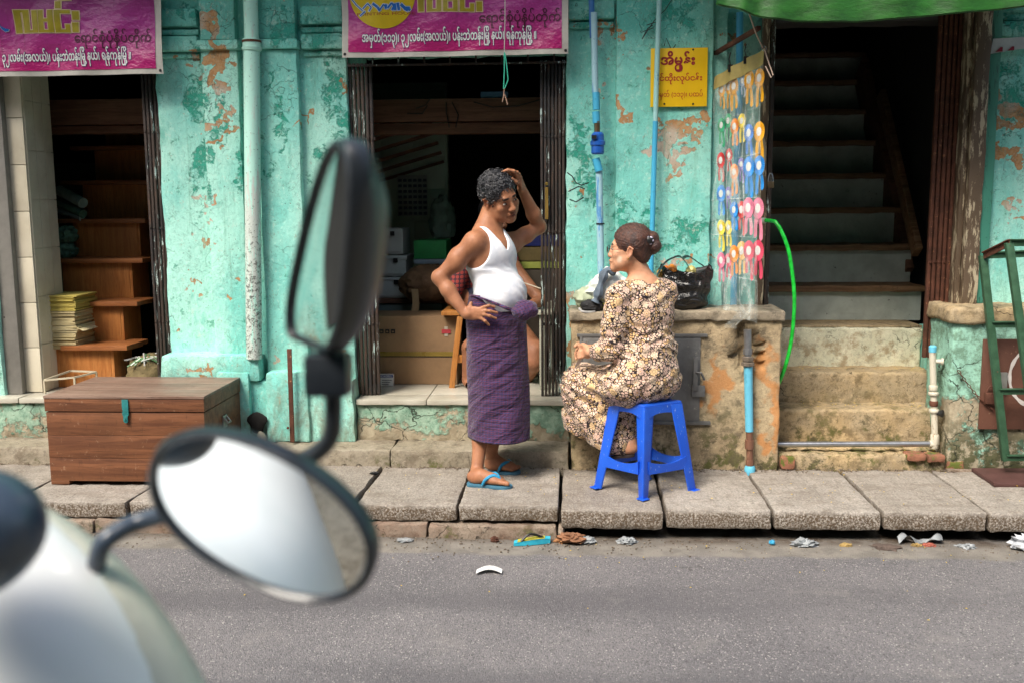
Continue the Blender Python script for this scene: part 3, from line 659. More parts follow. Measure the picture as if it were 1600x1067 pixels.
# door jambs and frame right of the stair
JAMB = m_painted_pipe('flaking_cream_wood', (.42, .36, .25), (.10, .07, .045), .44)
JT = m_painted_pipe('dark_teal_painted_wood', (.05, .22, .16), (.03, .10, .075), .55)
rough_box('door_jamb', 2.165, 2.245, 5.64, 5.80, 1.04, ZT, JAMB, seed=31, amp=.004, bev=.006, ml=.06)
rough_box('door_jamb', 2.135, 2.163, 5.68, 5.84, .95, ZT, JAMB, seed=32, amp=.003, bev=.004, ml=.06)
rough_box('door_jamb', 2.247, 2.305, 5.66, 5.80, 1.04, ZT, JT, seed=33, amp=.002, bev=.004, ml=.08)
rough_box('door_jamb', 1.052, 1.092, 5.72, 5.82, 1.0, ZT, JAMB, seed=34, amp=.004, bev=.004, ml=.06)
g = G(); g.box(1.096, 1.122, 5.73, 5.80, .86, 3.3); part('door_jamb', g, GATE, bevel=.002)

# far side of the street (behind the camera; it shades and is mirrored)
opp = thing('opposite_building', (0, -5, 0), 'plain weathered building across the street behind the viewer', 'building')
OPM = simple('weathered_ochre_render', (.17, .145, .115), .85, .35, 1.2)
g = G(); g.box(-16, 16, -7.0, -5.0, 0, 8.5); g.build('wall', OPM, opp)
for k in range(12):
    for r_ in range(2):
        g = G(); g.box(-14 + k * 2.4, -12.9 + k * 2.4, -4.99, -4.95, 1.0 + r_ * 3.2, 2.9 + r_ * 3.2); g.build('window', simple('dull_shutter', (.10, .13, .12), .6) if k + r_ == 0 else bpy.data.materials['dull_shutter'], opp)

# ================================================================== COLLAPSIBLE GATES
def gate(px0, px1, z0, z1, label, n, Y=5.755, rail=True, loc=None, mat=GATE, group='folded steel gates beside the doorways'):
    a = W(px0, 400, Y=Y).x; b_ = W(px1, 400, Y=Y).x
    t = thing('folding_gate', ((a + b_) / 2, Y, z0), label, 'gate', group)
    w = (b_ - a) / n; g0 = G(); g0.box(0, w * .62, 0, .028, z0, z1); g0.box(w * .66, w * .76, .004, .012, z0, z1)
    me = g0.mesh('slat', bevel=.002)
    for k in range(n):
        me2 = me if k % 2 else me
        o = mk('slat', me2, mat, t); o.location = Vector((a + k * w - t.location.x, random.uniform(-.004, .008) + Y - t.location.y, -t.location.z)); o.matrix_parent_inverse = Matrix.Identity(4)
    for zr in (.22, .50, .78):
        zz = z0 + (z1 - z0) * zr
        g = G()
        for k in range(n): g.lathe([(.0045, 0), (.006, .003), (.004, .006)], (a + k * w + w * .3, Y - .001, zz + random.uniform(-.003, .003)), (0, -1, 0), 8)
        g.bar((a, Y + .016, zz), (b_, Y + .016, zz), .006, .016)
        g.build('rivet_bar', mat, t)
    return t, a, b_
gate(236, 270, .495, 2.47, 'folded dark gate at the right side of the shop with the wooden steps', 6)
t, a, b_ = gate(546, 590, .495, 2.405, 'folded dark gate on the left side of the middle doorway', 7)
t2, a2, b2 = gate(845, 884, .49, 2.405, 'rusty brown folded gate behind the standing man', 7)
g = G(); g.bar((a2 + .035, 5.735, 1.52), (a2 + .035, 5.735, 1.70), .018, .014); g.lathe([(.008, 0), (.01, .004), (.004, .012)], (a2 + .035, 5.735, 1.72), (0, -1, 0), 10)
g.build('handle', simple('brass_handle', (.55, .36, .10), .35, .2, metal=.8), t2)
g = G(); g.box(b2 + .002, b2 + .028, 5.73, 5.79, .49, 1.02); g.build('guide_post', RUST, t2, bevel=.003)
gate(1451, 1495, .72, 3.2, 'reddish brown folded gate at the right of the staircase', 6, mat=RUST)
gate(-30, 6, .495, 2.6, 'dark gate edge at the left rim of the photograph', 4)
# overhead gate track of the middle doorway
trk = tag(G().build('gate_track', GATE) if False else (lambda g: g.build('gate_track', GATE))((lambda g: (g.bar((-1.29, 5.74, 2.465), (-.02, 5.74, 2.465), .012, .010), g.bar((-1.29, 5.74, 2.39), (-.02, 5.74, 2.39), .014, .010), [g.bar((-1.27 + k * .1465, 5.74, 2.39), (-1.27 + k * .1465, 5.74, 2.49), .010, .010) for k in range(9)], g)[-1])(G())),
          'thin rusty rail frame above the middle doorway under the banner', 'gate track')
# concrete door post + tile column in left shop
g = G(); g.box(W(-6, 400, Y=5.75).x, W(19, 400, Y=5.75).x, 5.75, 5.80, .49, 2.6); part('door_post', g, simple('grey_post_paint', (.20, .19, .17), .6, .3, 6), bevel=.006)
for k in range(8):
    g = G(); g.box(W(21, 400, Y=5.8).x, W(51, 400, Y=5.8).x, 5.80, 5.812, .495 + k * .273 - .02 * 0, .495 + (k + 1) * .273 - .004); part('tile', g, TILEC, bevel=.002)
g = G(); g.box(W(21, 400, Y=5.8).x, W(51, 400, Y=5.8).x, 5.813, 6.10, .49, 2.7); part('tile_pier', g, TILEC)
for k in range(7):
    for j in range(3):
        xx_ = W(51, 400, Y=5.8).x + .0005; g = G(); g.box(xx_, xx_ + .006, 5.815 + j * .10, 5.815 + (j + 1) * .10 - .003, .495 + k * .29, .495 + (k + 1) * .29 - .004); part('tile', g, TILEC)
for k in range(7):
    for j in range(2):
        pass
g = G(); g.box(-4.4, -3.3, 7.8, 7.9, .49, 1.95); part('tiled_wall', g, ROOMM)
# interior tiled wall in middle shop (calendar hangs on it)
for k in range(6):
    for j in range(3):
        g = G(); g.box(-1.66 + j * .24, -1.66 + (j + 1) * .24 - .005, 7.50, 7.512, 1.0 + k * .24, 1.0 + (k + 1) * .24 - .005); part('tile', g, TILEG, bevel=.002)
g = G(); g.box(-1.75, -.925, 7.514, 7.60, .49, 2.5); part('tiled_wall', g, TILEG)
# ================================================================== CONCRETE TANK behind the woman
def poly_prism_x(g, prof, x0, x1):
    n = len(prof); v = [(x0, y, z) for y, z in prof] + [(x1, y, z) for y, z in prof]
    return g.add(v, [tuple(range(n)), tuple(range(2 * n - 1, n - 1, -1))] + [((i + 1) % n, i, n + i, n + (i + 1) % n) for i in range(n)])
tank = thing('concrete_tank', (.57, 5.55, .15), 'stained concrete block behind the seated woman with a grey metal hatch', 'concrete block')
g = G(); g.box(0, 1.135, 5.405, 5.745, .12, .985); me = g.mesh('tank_body', bevel=.014, seg=3); subdiv(me, maxlen=.05)
bm = bmesh.new(); bm.from_mesh(me)                                        # broken hollow round the standpipe
for v in bm.verts:
    if v.co.y < 5.44:
        dx, dz = v.co.x - .955, v.co.z - .80
        rr = math.hypot(dx / .075, dz / .145) + .22 * math.sin(9 * math.atan2(dz, dx)) + .12 * math.sin(5 * math.atan2(dx, dz))
        if rr < 1: v.co.y += .075 * min(1, (1 - rr) * 3)
bm.to_mesh(me); bm.free()
noisy(me, .006, 7, 3); noisy(me, .003, 27, 5); mk('tank_body', me, CONC, tank)
g = G(); g.box(-.012, 1.148, 5.385, 5.75, .975, 1.028); me = g.mesh('tank_cap', bevel=.012, seg=3); subdiv(me, maxlen=.045); noisy(me, .006, 8, 8); noisy(me, .003, 31, 5); mk('tank_cap', me, m_concrete('worn_cap_stone', (.40, .34, .25), (.30, .25, .18), mossz=(.97, 1.05), moss=.1), tank)
g = G(); g.box(.045, .70, 5.392, 5.404, .42, .895); hd = g.build('hatch', GREYM, tank, bevel=.003)
for (x0, x1, z0, z1, yy) in ((.03, .735, .888, .905, 5.388), (.045, .06, .42, .89, 5.388), (.03, .76, .405, .425, 5.385)):
    g = G(); g.box(x0, x1, yy, 5.403, z0, z1); g.build('frame', GREYM, hd, bevel=.002)
g = G(); g.box(.655, .725, 5.372, 5.395, .565, .625); g.box(.66, .685, 5.365, 5.39, .60, .78); g.tube([(.672, 5.37, .70), (.70, 5.35, .70), (.72, 5.365, .66)], .007, 8); g.build('latch', GREYM, hd, bevel=.002)
# standpipe
sp = thing('standpipe', (.965, 5.37, .15), 'short light blue standpipe with a grey steel top set in the concrete block', 'pipe')
PB = m_painted_pipe('light_blue_pvc', (.13, .48, .66), (.08, .30, .42), .62); PRU = m_painted_pipe('rusted_iron_pipe', (.17, .08, .05), (.30, .16, .10), .55)
A = W(1168, 515, Y=5.37); B = W(1172, 740, Y=5.37)
def along(t): return A.lerp(B, t)
g = G(); g.tube([along(0), along(.26)], .021, 16); g.lathe([(.026, 0), (.026, .03)], along(.13), (0, 0, -1), 8); g.build('steel_pipe', STEEL, sp)
g = G(); g.lathe([(.022, 0), (.032, .004), (.032, .024), (.026, .028), (.036, .034), (.036, .05), (.024, .056)], along(.18), (0, 0, -1), 8); g.build('union_nut', simple('corroded_brass', (.30, .25, .20), .5, .4, 30, metal=.6), sp)
g = G(); g.tube([along(.25), along(.27), along(.68), along(.70)], [.026, .024, .022, .022], 16); g.build('plastic_pipe', PB, sp)
g = G(); g.tube([along(.68), along(.99)], .018, 14); g.lathe([(.024, 0), (.024, .05)], along(.76), (0, 0, -1), 14); g.lathe([(.022, 0), (.022, .03)], along(.9), (0, 0, -1), 14); g.build('iron_pipe', PRU, sp)
g = G(); g.lathe([(.024, 0), (.03, .015), (.028, .05)], along(.94), (0, 0, -1), 14); g.build('base_collar', PB, sp)

# ================================================================== RIGHT-HAND BLOCK
rb = thing('concrete_plinth', (2.6, 5.6, .16), 'turquoise painted block right of the stairs with a brown hatch', 'concrete block')
rough_box('plinth_body', 2.045, 3.6, 5.43, 5.80, .15, .965, PLINTH2, amp=.010, seed=41, ml=.05, parent=rb, bev=.02)
g = G(); g.box(2.02, 3.62, 5.405, 5.80, .955, 1.04); me = g.mesh('plinth_cap', bevel=.02, seg=3); subdiv(me, maxlen=.05); noisy(me, .009, 8, 8); noisy(me, .004, 30, 2); mk('plinth_cap', me, STEPC, rb)
HB = simple('flat_brown_hatch_paint', (.13, .055, .035), .6, .35, 4, .001, 60, spots=(26, .64, (.22, .12, .08)))
g = G(); g.box(2.20, 2.75, 5.408, 5.424, .385, .875); ht = g.build('hatch', HB, rb, bevel=.004)
# painted white ring on the hatch (runs on beyond the frame edge)
c0 = W(1622, 588, Y=5.40)
g = G(); vs = []; fs = []
n = 40
for k in range(n + 1):
    a = R(60) + R(240) * k / n; wv = .0075 + .002 * math.sin(k * 1.3)
    for rr in (1 - wv / .13 * 1., 1 + wv / .13): vs.append((c0.x + .145 * rr * math.cos(a), 5.4065, c0.z + .165 * rr * math.sin(a)))
for k in range(n): fs.append((2 * k, 2 * k + 1, 2 * k + 3, 2 * k + 2))
g.add(vs, fs); g.build('painted_ring', simple('white_brush_paint', (.62, .58, .54), .7, .2, spots=(40, .6, (.25, .14, .1))), ht, fixn=False)
pd = thing('padlock', (2.24, 5.39, .56), 'small brown padlock on the brown hatch behind the green frame', 'padlock')
g = G(); g.box(2.215, 2.275, 5.375, 5.40, .53, .59); g.build('lock_body', RUST, pd, bevel=.006)
g = G(); g.tube([(2.245 + .020 * math.cos(a), 5.388, .59 + .035 * math.sin(a)) for a in np.linspace(0, math.pi, 10)], .005, 8); g.build('shackle', RUST, pd)
g = G(); g.box(2.29, 2.325, 5.38, 5.40, .60, .70); g.build('hasp', simple('grey_hasp', (.3, .3, .27), .5, metal=.5), ht, bevel=.003)
ch = thing('chain', (2.10, 5.40, .5), 'thin rusty chain slung across the turquoise block beside the hatch', 'chain')
P0 = W(1497, 578, Y=5.41); P1 = W(1552, 640, Y=5.395); L = 14
for k in range(L):
    t = (k + .5) / L; c = P0.lerp(P1, t); c.z -= .02 * math.sin(math.pi * t); d = (P1 - P0).normalized(); u = Vector((0, 1, 0)) if k % 2 else d.cross(Vector((0, 1, 0))).normalized()
    g = G(); pts = [c + d * .012 * math.cos(a) + u * .006 * math.sin(a) for a in np.linspace(0, 2 * math.pi, 9)]; g.tube(pts, .0024, 5, cap=False); g.build('link', RUST, ch)

# green leaning steel frame
GF = simple('dark_green_frame_paint', (.045, .115, .062), .45, .35, 20, .001, 60, .2, spots=(22, .63, (.16, .08, .05)))
fr = thing('steel_frame', (2.25, 5.28, .18), 'dark green steel angle frame leaning at the right edge by the hatch', 'metal frame')
a0 = W(1537, 400, Y=5.36); a1 = W(1573, 720, Y=5.26); b0 = W(1578, 380, Y=5.14); b1 = W(1622, 700, Y=5.04)
for (p, q) in ((a0, a1), (b0, b1)):
    g = G(); g.bar(p, q, .036, .006, (0, 1, 0)); g.bar(p + Vector((-.016, .012, 0)), q + Vector((-.016, .012, 0)), .006, .03, (0, 1, 0)); g.build('leg', GF, fr, bevel=.001)
off = Vector((.42, -.02, .0))
for (p, q) in ((a0, a0 + Vector((.46, .0, .02))), (b0, b0 + Vector((.42, .02, .0))), (a0, b0)):
    g = G(); g.bar(p, q, .006, .034); g.bar(p + Vector((0, 0, .016)), q + Vector((0, 0, .016)), .03, .006); g.build('top_rail', RUST if (q - p).length < .3 else GF, fr, bevel=.001)
for t_ in (.335, .66, .985):
    p = a0.lerp(a1, t_); g = G(); g.bar(p, p + Vector((.5, 0, .004)), .006, .03); g.bar(p + Vector((0, 0, .015)), p + Vector((.5, 0, .019)), .03, .005); g.build('shelf_rail', GF, fr, bevel=.001)
g = G(); g.box(2.17, 2.62, 5.10, 5.40, .152, .174); brd = g.build('wooden_board', simple('dark_red_board', (.09, .04, .035), .6, .3, 8), bevel=.006); tag(brd, 'dark red flat board on the pavement beneath the green frame', 'board')

# white standpipe with valve and conduit lying along the step
wp = thing('valve_pipe', (1.98, 5.5, .26), 'old white water pipe with blue cap and valve at the foot of the stairs', 'pipe')
WPM = m_painted_pipe('flaking_white_pipe', (.55, .52, .42), (.28, .17, .09), .56)
T0 = W(1457, 550, Y=5.50); T1 = W(1461, 692, Y=5.50)
g = G(); g.tube([T0, T1], .018, 14); g.build('pipe', WPM, wp)
for z_, h_, r_ in ((.36, .03, .024), (.43, .02, .028), (.53, .03, .023), (.62, .02, .027), (.9, .08, .023)):
    g = G(); g.lathe([(r_ * .9, 0), (r_, .004), (r_, h_ - .004), (r_ * .9, h_)], T0.lerp(T1, z_), (0, 0, -1), 10); g.build('collar', WPM if z_ != .53 else RUST, wp)
g = G(); g.lathe([(.020, 0), (.021, .03), (.015, .036)], T0, (0, 0, 1), 12); g.build('cap', PB, wp)
g = G(); g.lathe([(.012, 0), (.013, .03), (.019, .032), (.019, .042)], T0.lerp(T1, .1) + Vector((.012, 0, 0)), (1, -.2, 0), 12); g.build('outlet', WPM, wp)
g = G(); g.lathe([(.012, 0), (.018, .02), (.022, .03), (.012, .036)], T0.lerp(T1, .66) + Vector((.012, -.01, 0)), (.8, -.5, 0), 12); g.build('valve', simple('dark_valve', (.05, .05, .05), .4, metal=.6), wp)
cd = thing('conduit', (1.5, 5.52, .25), 'long grey metal conduit lying along the foot of the bottom step', 'conduit')
c0 = W(1215, 694, Y=5.50); c1 = W(1452, 693, Y=5.50)
g = G(); g.tube([c0 - Vector((.1, 0, 0)), c1], .016, 16); g.build('tube', STEEL, cd)
g = G(); g.tube([c1, c1 + Vector((.02, 0, -.002)), T1 + Vector((0, 0, .0)), T1 + Vector((0, 0, .04))], [.021, .022, .024, .021], 12); g.build('elbow', WPM, cd)

# ================================================================== DOWNPIPES AND WATER PIPES
dp = thing('downpipe', (-1.82, 5.62, .6), 'thick mint painted rainwater downpipe between the two pilasters', 'downpipe')
P0 = W(390, -60, Y=5.60); P1 = W(397, 560, Y=5.60)
mpb = NB('mint_downpipe_paint'); mz = mpb.sep(mpb.pos)[2]; mn1 = mpb.noise(9, 7, .75, mpb.vm('MULTIPLY', mpb.pos, (4, 4, .7))); mn2 = mpb.noise(55, 6, .8)
mc_ = mpb.mix(mpb.ss(mpb.ma('ADD', mpb.ma('MULTIPLY', mpb.ss(mz, 2.1, 1.5), .16), mn1), .56, .64), (.42, .74, .64), (.50, .56, .52)); mc_ = mpb.mix(mpb.ma('MULTIPLY', mpb.ss(mpb.ma('ADD', mpb.ma('MULTIPLY', mpb.ss(mz, 1.9, 1.1), .10), mn2), .60, .66), .85), mc_, (.05, .055, .045)); mpb.bump(mn2, .002)
MP = mpb.set(Base_Color=mc_, Roughness=.55)
zj = W(393, 62, Y=5.6)
g = G(); g.tube([zj, P1], .045, 24); g.build('lower_pipe', MP, dp)
g = G(); g.tube([P0, zj], .039, 24); g.build('upper_pipe', MP, dp)
g = G(); g.lathe([(.046, -.065), (.053, -.06), (.056, -.045), (.050, -.04), (.050, .0), (.040, .004)], zj, (0, 0, 1), 24); g.build('socket', MP, dp)
g = G(); g.lathe([(.053, -.006), (.053, .006)], zj + Vector((0, 0, -.012)), (0, 0, 1), 24); g.box(zj.x - .06, zj.x + .06, 5.65, 5.66, zj.z - .022, zj.z - .008); g.build('clamp', RUST, dp)
rod = thing('iron_rod', (-1.63, 5.56, .2), 'thin rust brown iron rod standing against the pilaster foot by the wall hole', 'rod')
g = G(); g.bar(W(452, 545, Y=5.53), W(457, 690, Y=5.53), .026, .012, (0, 1, 0)); g.build('bar', RUST, rod, bevel=.002)
g = G(); g.lathe([(.008, 0), (.006, .012)], W(450, 668, Y=5.52), (0, -1, 0), 8); g.build('bolt', RUST, rod)
hl = tag((lambda g: (g.ell(W(402, 660, Y=5.558), (.055, .02, .065), fn=lambda q: Vector((q.x * (1 + .25 * math.sin(q.z * 60)), q.y, q.z))), g.build('wall_hole', simple('black_hole_inside', (.012, .011, .010), .9), None))[1])(G()), 'dark broken hole low in the pilaster base beside the wooden chest', 'hole')
stn = tag((lambda g: (g.ell(W(408, 684, Y=5.50), (.03, .025, .035), fn=lambda q: q * (1 + .2 * math.sin(q.x * 90 + q.z * 70))), g.build('stone_fragment', LEDGE, None))[1])(G()), 'pale broken stone lying in front of the wall hole', 'stone')

BLU = m_painted_pipe('royal_blue_pvc_painted_over', (.03, .15, .42), (.30, .50, .60), .60)
PALEB = m_painted_pipe('paint_splashed_blue_pipe', (.30, .50, .58), (.09, .26, .50), .54)
CYB = m_painted_pipe('clean_cyan_pvc', (.05, .36, .58), (.04, .25, .42), .66)
def px_tube(g, pts, r, Y, n=14): g.tube([W(x, y, Y=Y) for x, y in pts], r, n)
mp = thing('water_pipe', (.14, 5.62, 1.1), 'blue water pipe with a blue meter on the wall beside the middle doorway', 'pipe')
g = G(); px_tube(g, [(923, -30), (926, 60)], .016, 5.62); g.build('upper_pipe', BLU, mp)
g = G(); px_tube(g, [(928, 20), (930, 145)], .018, 5.61); g.build('painted_pipe', PALEB, mp)
for y0, y1, r_, m_ in ((145, 172, .020, CYB), (175, 193, .021, CYB), (248, 268, .022, CYB)):
    g = G(); px_tube(g, [(931, y0), (932 + (y0 > 200) * 4, y1)], r_, 5.605, 16); g.build('coupling', m_, mp)
g = G(); px_tube(g, [(933, 190), (933, 208)], .016, 5.60, 8); g.build('brass_nut', simple('dark_brass', (.16, .11, .06), .4, metal=.7), mp)
mc = W(934, 225, Y=5.59)
g = G(); g.lathe([(.030, -.058), (.036, -.05), (.036, -.012), (.042, -.008), (.042, .012), (.036, .016), (.034, .05), (.024, .062)], mc, (0, 0, 1), 20); g.box(mc.x - .036, mc.x - .004, 5.545, 5.56, mc.z + .022, mc.z + .045); g.build('meter_body', simple('bright_blue_plastic', (.012, .09, .40), .3, .15, spec=.6), mp)
g = G(); g.box(mc.x - .034, mc.x - .008, 5.541, 5.5445, mc.z + .024, mc.z + .043); g.build('meter_window', BLACKM, mp)
g = G(); px_tube(g, [(936, 266), (939, 425), (939, 440)], .0195, 5.615, 16); g.build('lower_pipe', PALEB, mp)
g = G(); g.lathe([(.024, -.004), (.024, .004)], W(938, 350, Y=5.615), (0, 0, 1), 14); g.build('wire_tie', BLACKM, mp)
p2 = thing('thin_pipe', (.46, 5.6, 1.1), 'slim pale blue pipe running down in front of the yellow sign', 'pipe')
g = G(); px_tube(g, [(1031, -30), (1027, 90), (1024, 190)], .014, 5.60); g.build('painted_length', m_painted_pipe('pale_teal_over_blue', (.28, .52, .52), (.07, .22, .42), .60), p2)
g = G(); px_tube(g, [(1024, 190), (1020, 330), (1017, 430)], .0145, 5.60); g.build('blue_length', CYB, p2)
p3 = thing('blue_pipe', (.95, 5.7, 1.02), 'blue pipe behind the hanging rosette pouch with a short branch at its foot', 'pipe')
g = G(); px_tube(g, [(1156, 20), (1155, 160), (1150, 300), (1146, 478)], .019, 5.72); g.build('pipe', CYB, p3)
g = G(); px_tube(g, [(1176, 270), (1168, 330), (1152, 345)], .014, 5.70); g.build('branch', CYB, p3)

# ================================================================== BANNERS
def banner(nm, px0, px1, pyb, label, full):
    Y = 5.585
    A = W(px0, pyb, Y=Y); B = W(px1, pyb + (2 if full else 1), Y=Y); x0, x1 = A.x, B.x; zb = (A.z + B.z) / 2; zt = zb + .62
    def fy(x, z):
        u = (x - x0) / (x1 - x0)
        return Y + .012 * math.sin(5 * u + 6 * (z - zb)) + .008 * math.sin(17 * (x - .9 * z)) + .006 * math.sin(9 * x + 14 * z) * min(1, (z - zb) * 8)
    t = thing('banner', ((x0 + x1) / 2, Y, zb), label, 'banner')
    cl = m_banner(zb)
    g = G(); g.grid(lambda u, v: (x0 + .035 + (x1 - x0 - .07) * u, fy(x0 + .035 + (x1 - x0 - .07) * u, zb + .028 + (zt - zb) * v) - .003, zb + .028 + (zt - zb) * v), 70, 36); g.build('sheet', cl, t, fixn=False)
    g = G(); g.grid(lambda u, v: (x0 + (x1 - x0) * u, fy(x0 + (x1 - x0) * u, zb + (zt - zb) * v), zb + (zt - zb) * v), 70, 36)
    g.grid(lambda u, v: (x0 + (x1 - x0) * u, fy(x0 + (x1 - x0) * u, zb + (zt - zb) * v) + .003, zb + (zt - zb) * v), 70, 36); g.build('border', BORD, t, fixn=False)
    def put(px, py, body, wpx, hpx, mat, name, bold=.0, lift=.007, outline=None, sx=None):
        """lettering starting at photo pixel (px, baseline py), wpx wide"""
        p = W(px, py, Y=Y); q = W(px + wpx, py, Y=Y); co, f = text_mesh(body, 1.0, bold)
        co = co - [co[:, 0].min(), 0, 0]; s = (q.x - p.x) / co[:, 0].max()
        sy = hpx * Y / FPX if hpx else s
        for m_, extra, lf in (((outline, 1, lift - .0015),) if outline else ()) + ((mat, 0, lift),):
            co2, f2 = text_mesh(body, 1.0, bold + .04) if extra else (co, f)
            if extra: co2 = co2 - [co2[:, 0].min() + .03, 0, 0]
            g = G(); g.add([(p.x + c[0] * s, fy(p.x + c[0] * s, p.z + c[1] * sy) - lf, p.z + c[1] * sy) for c in co2], f2)
            g.build('outline' if extra else name, m_, t, fixn=False)
    def blocks(px, py, sc_, cut=None):
        rects = [(150, 100, 210, 325), (150, 100, 292, 134), (236, 100, 292, 325), (236, 290, 380, 325), (328, 104, 380, 325),
                 (392, 104, 440, 325), (392, 290, 538, 325), (488, 104, 538, 325), (420, 185, 510, 225),
                 (552, 104, 602, 325), (552, 104, 695, 148), (552, 285, 695, 325), (648, 238, 695, 325), (552, 20, 610, 100), (575, 0, 700, 22),
                 (708, 112, 772, 205), (708, 218, 772, 322)]
        for m_, gr, lf, nm2 in ((PALEY, 3, .0055, 'title_outline'), (YEL, -5, .0075, 'title_lettering')):
            g = G(); k = 0
            for (a, b_, c, d) in rects:
                P_ = W(px + (a - 150 - gr) * sc_, py + (d + gr - 325) * sc_, Y=Y); Q_ = W(px + (c - 150 + gr) * sc_, py + (b_ - gr - 325) * sc_, Y=Y); k += 1
                xs = np.linspace(P_.x, Q_.x, 5); zs = np.linspace(P_.z, Q_.z, 5)
                for i in range(4):
                    for j in range(4):
                        g.add([(x_, fy(x_, z_) - lf - k * .00006, z_) for x_, z_ in ((xs[i], zs[j]), (xs[i + 1], zs[j]), (xs[i + 1], zs[j + 1]), (xs[i], zs[j + 1]))], [(0, 1, 2, 3)])
            g.build(nm2, m_, t, fixn=False)
    addr_full = 'အမှတ်(၁၁၃)၊ ၃၂လမ်း(အလယ်)၊ ပန်းဘဲတန်းြမို ့နယ်၊ ရန်ကုန်ြမို ့။'
    addr = '၃၂လမ်း(အလယ်)၊ ပန်းဘဲတန်းြမို ့နယ်၊ ရန်ကုန်ြမို ့။'
    press = 'ေရာင်စုံပုံနှိပ်တိုက်'
    if full:
        put(566, 66, addr_full, 272, 19, WHT, 'address_lettering', .022, outline=NAVY)
        put(749, 36, press, 127, 19, DKR, 'press_lettering', .008)
        blocks(653, 20, .163)
        cx, cz = W(597, -10, Y=Y).x, W(597, -10, Y=Y).z; rr = .185
        g = G(); pts = [(cx + rr * r_ * math.cos(a), cz + rr * r_ * math.sin(a)) for r_ in (1, .66, .33) for a in np.linspace(0, 2 * math.pi, 40, endpoint=False)] + [(cx, cz)]
        fs = [(r_ * 40 + k, r_ * 40 + (k + 1) % 40, (r_ + 1) * 40 + (k + 1) % 40, (r_ + 1) * 40 + k) for r_ in range(2) for k in range(40)] + [(80 + k, 80 + (k + 1) % 40, 120) for k in range(40)]
        g.add([(x_, fy(x_, z_) - .0055, z_) for x_, z_ in pts], fs); g.build('logo_disc', YEL2, t, fixn=False)
        strokes = [[(545, -6), (556, 8), (566, 17)], [(566, 14), (574, 6), (580, 12), (576, 18)], [(582, 6), (590, 12), (594, 18)], [(594, 16), (600, 8), (604, 14)], [(604, 8), (603, 15)], [(606, 14), (613, 6), (619, 17)],
                   [(617, 7), (618, 17)], [(613, 17), (618, 8)], [(622, 6), (624, 17)], [(627, 8), (633, 14), (641, 14), (638, 17), (632, 14)], [(570, 18), (562, 25)]]
        wd_ = [.005, .006, .012, .007, .012, .009, .016, .010, .014, .015, .006]
        for m_, ex, lf, nm2 in ((PALEB_, .006, .0088, 'logo_outline'), (DBL, 0, .0102, 'logo_script')):
            g = G()
            for kk, (s_, w_) in enumerate(zip(strokes, wd_)):
                for a_, b2 in zip(s_[:-1], s_[1:]):
                    p_ = W(*a_, Y=Y); q_ = W(*b2, Y=Y); d_ = (q_ - p_).normalized(); nn = Vector((-d_.z, 0, d_.x)) * (w_ + ex) * .55; p_ = p_ - d_ * ex * .5; q_ = q_ + d_ * ex * .5
                    g.add([(c.x, fy(c.x, c.z) - lf - kk * .00005, c.z) for c in (p_ - nn, q_ - nn, q_ + nn, p_ + nn)], [(0, 1, 2, 3)])
            g.build(nm2, m_, t, fixn=False)
        put(557, 25, 'PRINTING HOUSE', 92, 6, REDL, 'small_lettering', 0)
    else:
        put(3, 97, addr, 204, 19, WHT, 'address_lettering', .022, outline=NAVY)
        put(119, 68, press, 118, 20, DKR, 'press_lettering', .008)
        blocks(23.5, 53, .1640)
        for m_, ex, lf, nm2 in ((PALEB_, .006, .0088, 'logo_outline'), (DBL, 0, .0102, 'logo_script')):
            g = G(); px_pts = [(-2, 38), (2, 42), (8, 45), (13, 46), (12, 49), (7, 50), (2, 46)]
            c = W(6, 45, Y=Y); v = [W(*q, Y=Y) for q in px_pts]; v = [c + (q - c) * (1 + ex * 25) for q in v]
            g.add([(q.x, fy(q.x, q.z) - lf, q.z) for q in v], [tuple(range(len(v)))]); g.build(nm2, m_, t, fixn=False)
    for xx in (x0 + .015, x1 - .015):
        g = G(); g.lathe([(.008, 0), (.006, .004)], (xx, fy(xx, zb + .015) - .001, zb + .018), (0, -1, 0), 10); g.build('nail', BLACKM, t)
    g = G(); g.box(x0, x1, 5.60, 5.72, zt - .03, zt); g.build('batten', DARKW, t)
    return t
def m_banner(zb):
    b = NB('magenta_vinyl_print'); P = b.pos; x, y, z = b.sep(P)
    f = b.ss(z, zb, zb + .30)
    c = b.mix(f, (.42, .006, .14), (.37, .035, .25)); c = b.mix(b.ss(z, zb + .28, zb + .5), c, (.14, .02, .10))
    n = b.noise(60, 5, .8); c = b.mix(b.ma('MULTIPLY', b.ss(n, .64, .68), .5), c, (.05, .01, .02))
    st = b.noise(7, 5, .7, b.vm('MULTIPLY', P, (6, 1, .35))); c = b.mix(b.ma('MULTIPLY', b.ss(st, .55, .7), .3), c, (.16, .02, .07))
    b.bump(b.noise(9, 4, .6, b.vm('MULTIPLY', P, (1, 1, 1.4))), .02)
    return b.set(Base_Color=c, Roughness=.38, Specular_IOR_Level=.5)
BORD = simple('grubby_white_banner_edge', (.56, .54, .49), .6, .25, 8, .001, 40)
WHT = simple('print_white', (.78, .78, .78), .5, .05, bump=0); NAVY = simple('print_navy', (.03, .04, .16), .5, .05, bump=0); DKR = simple('print_dark_plum', (.07, .008, .03), .5, .05, bump=0)
YEL = simple('print_olive_yellow', (.40, .33, .02), .5, .3, 14, bump=0); YEL2 = simple('print_bright_yellow', (.62, .46, .01), .5, .2, 9, bump=0); PALEY = simple('print_pale_yellow', (.74, .58, .36), .5, .1, bump=0)
DBL = simple('print_blue', (.01, .13, .48), .5, .1, bump=0); PALEB_ = simple('print_pale_blue', (.62, .72, .80), .5, .1, bump=0); REDL = simple('print_red', (.30, .03, .02), .5, .1, bump=0)
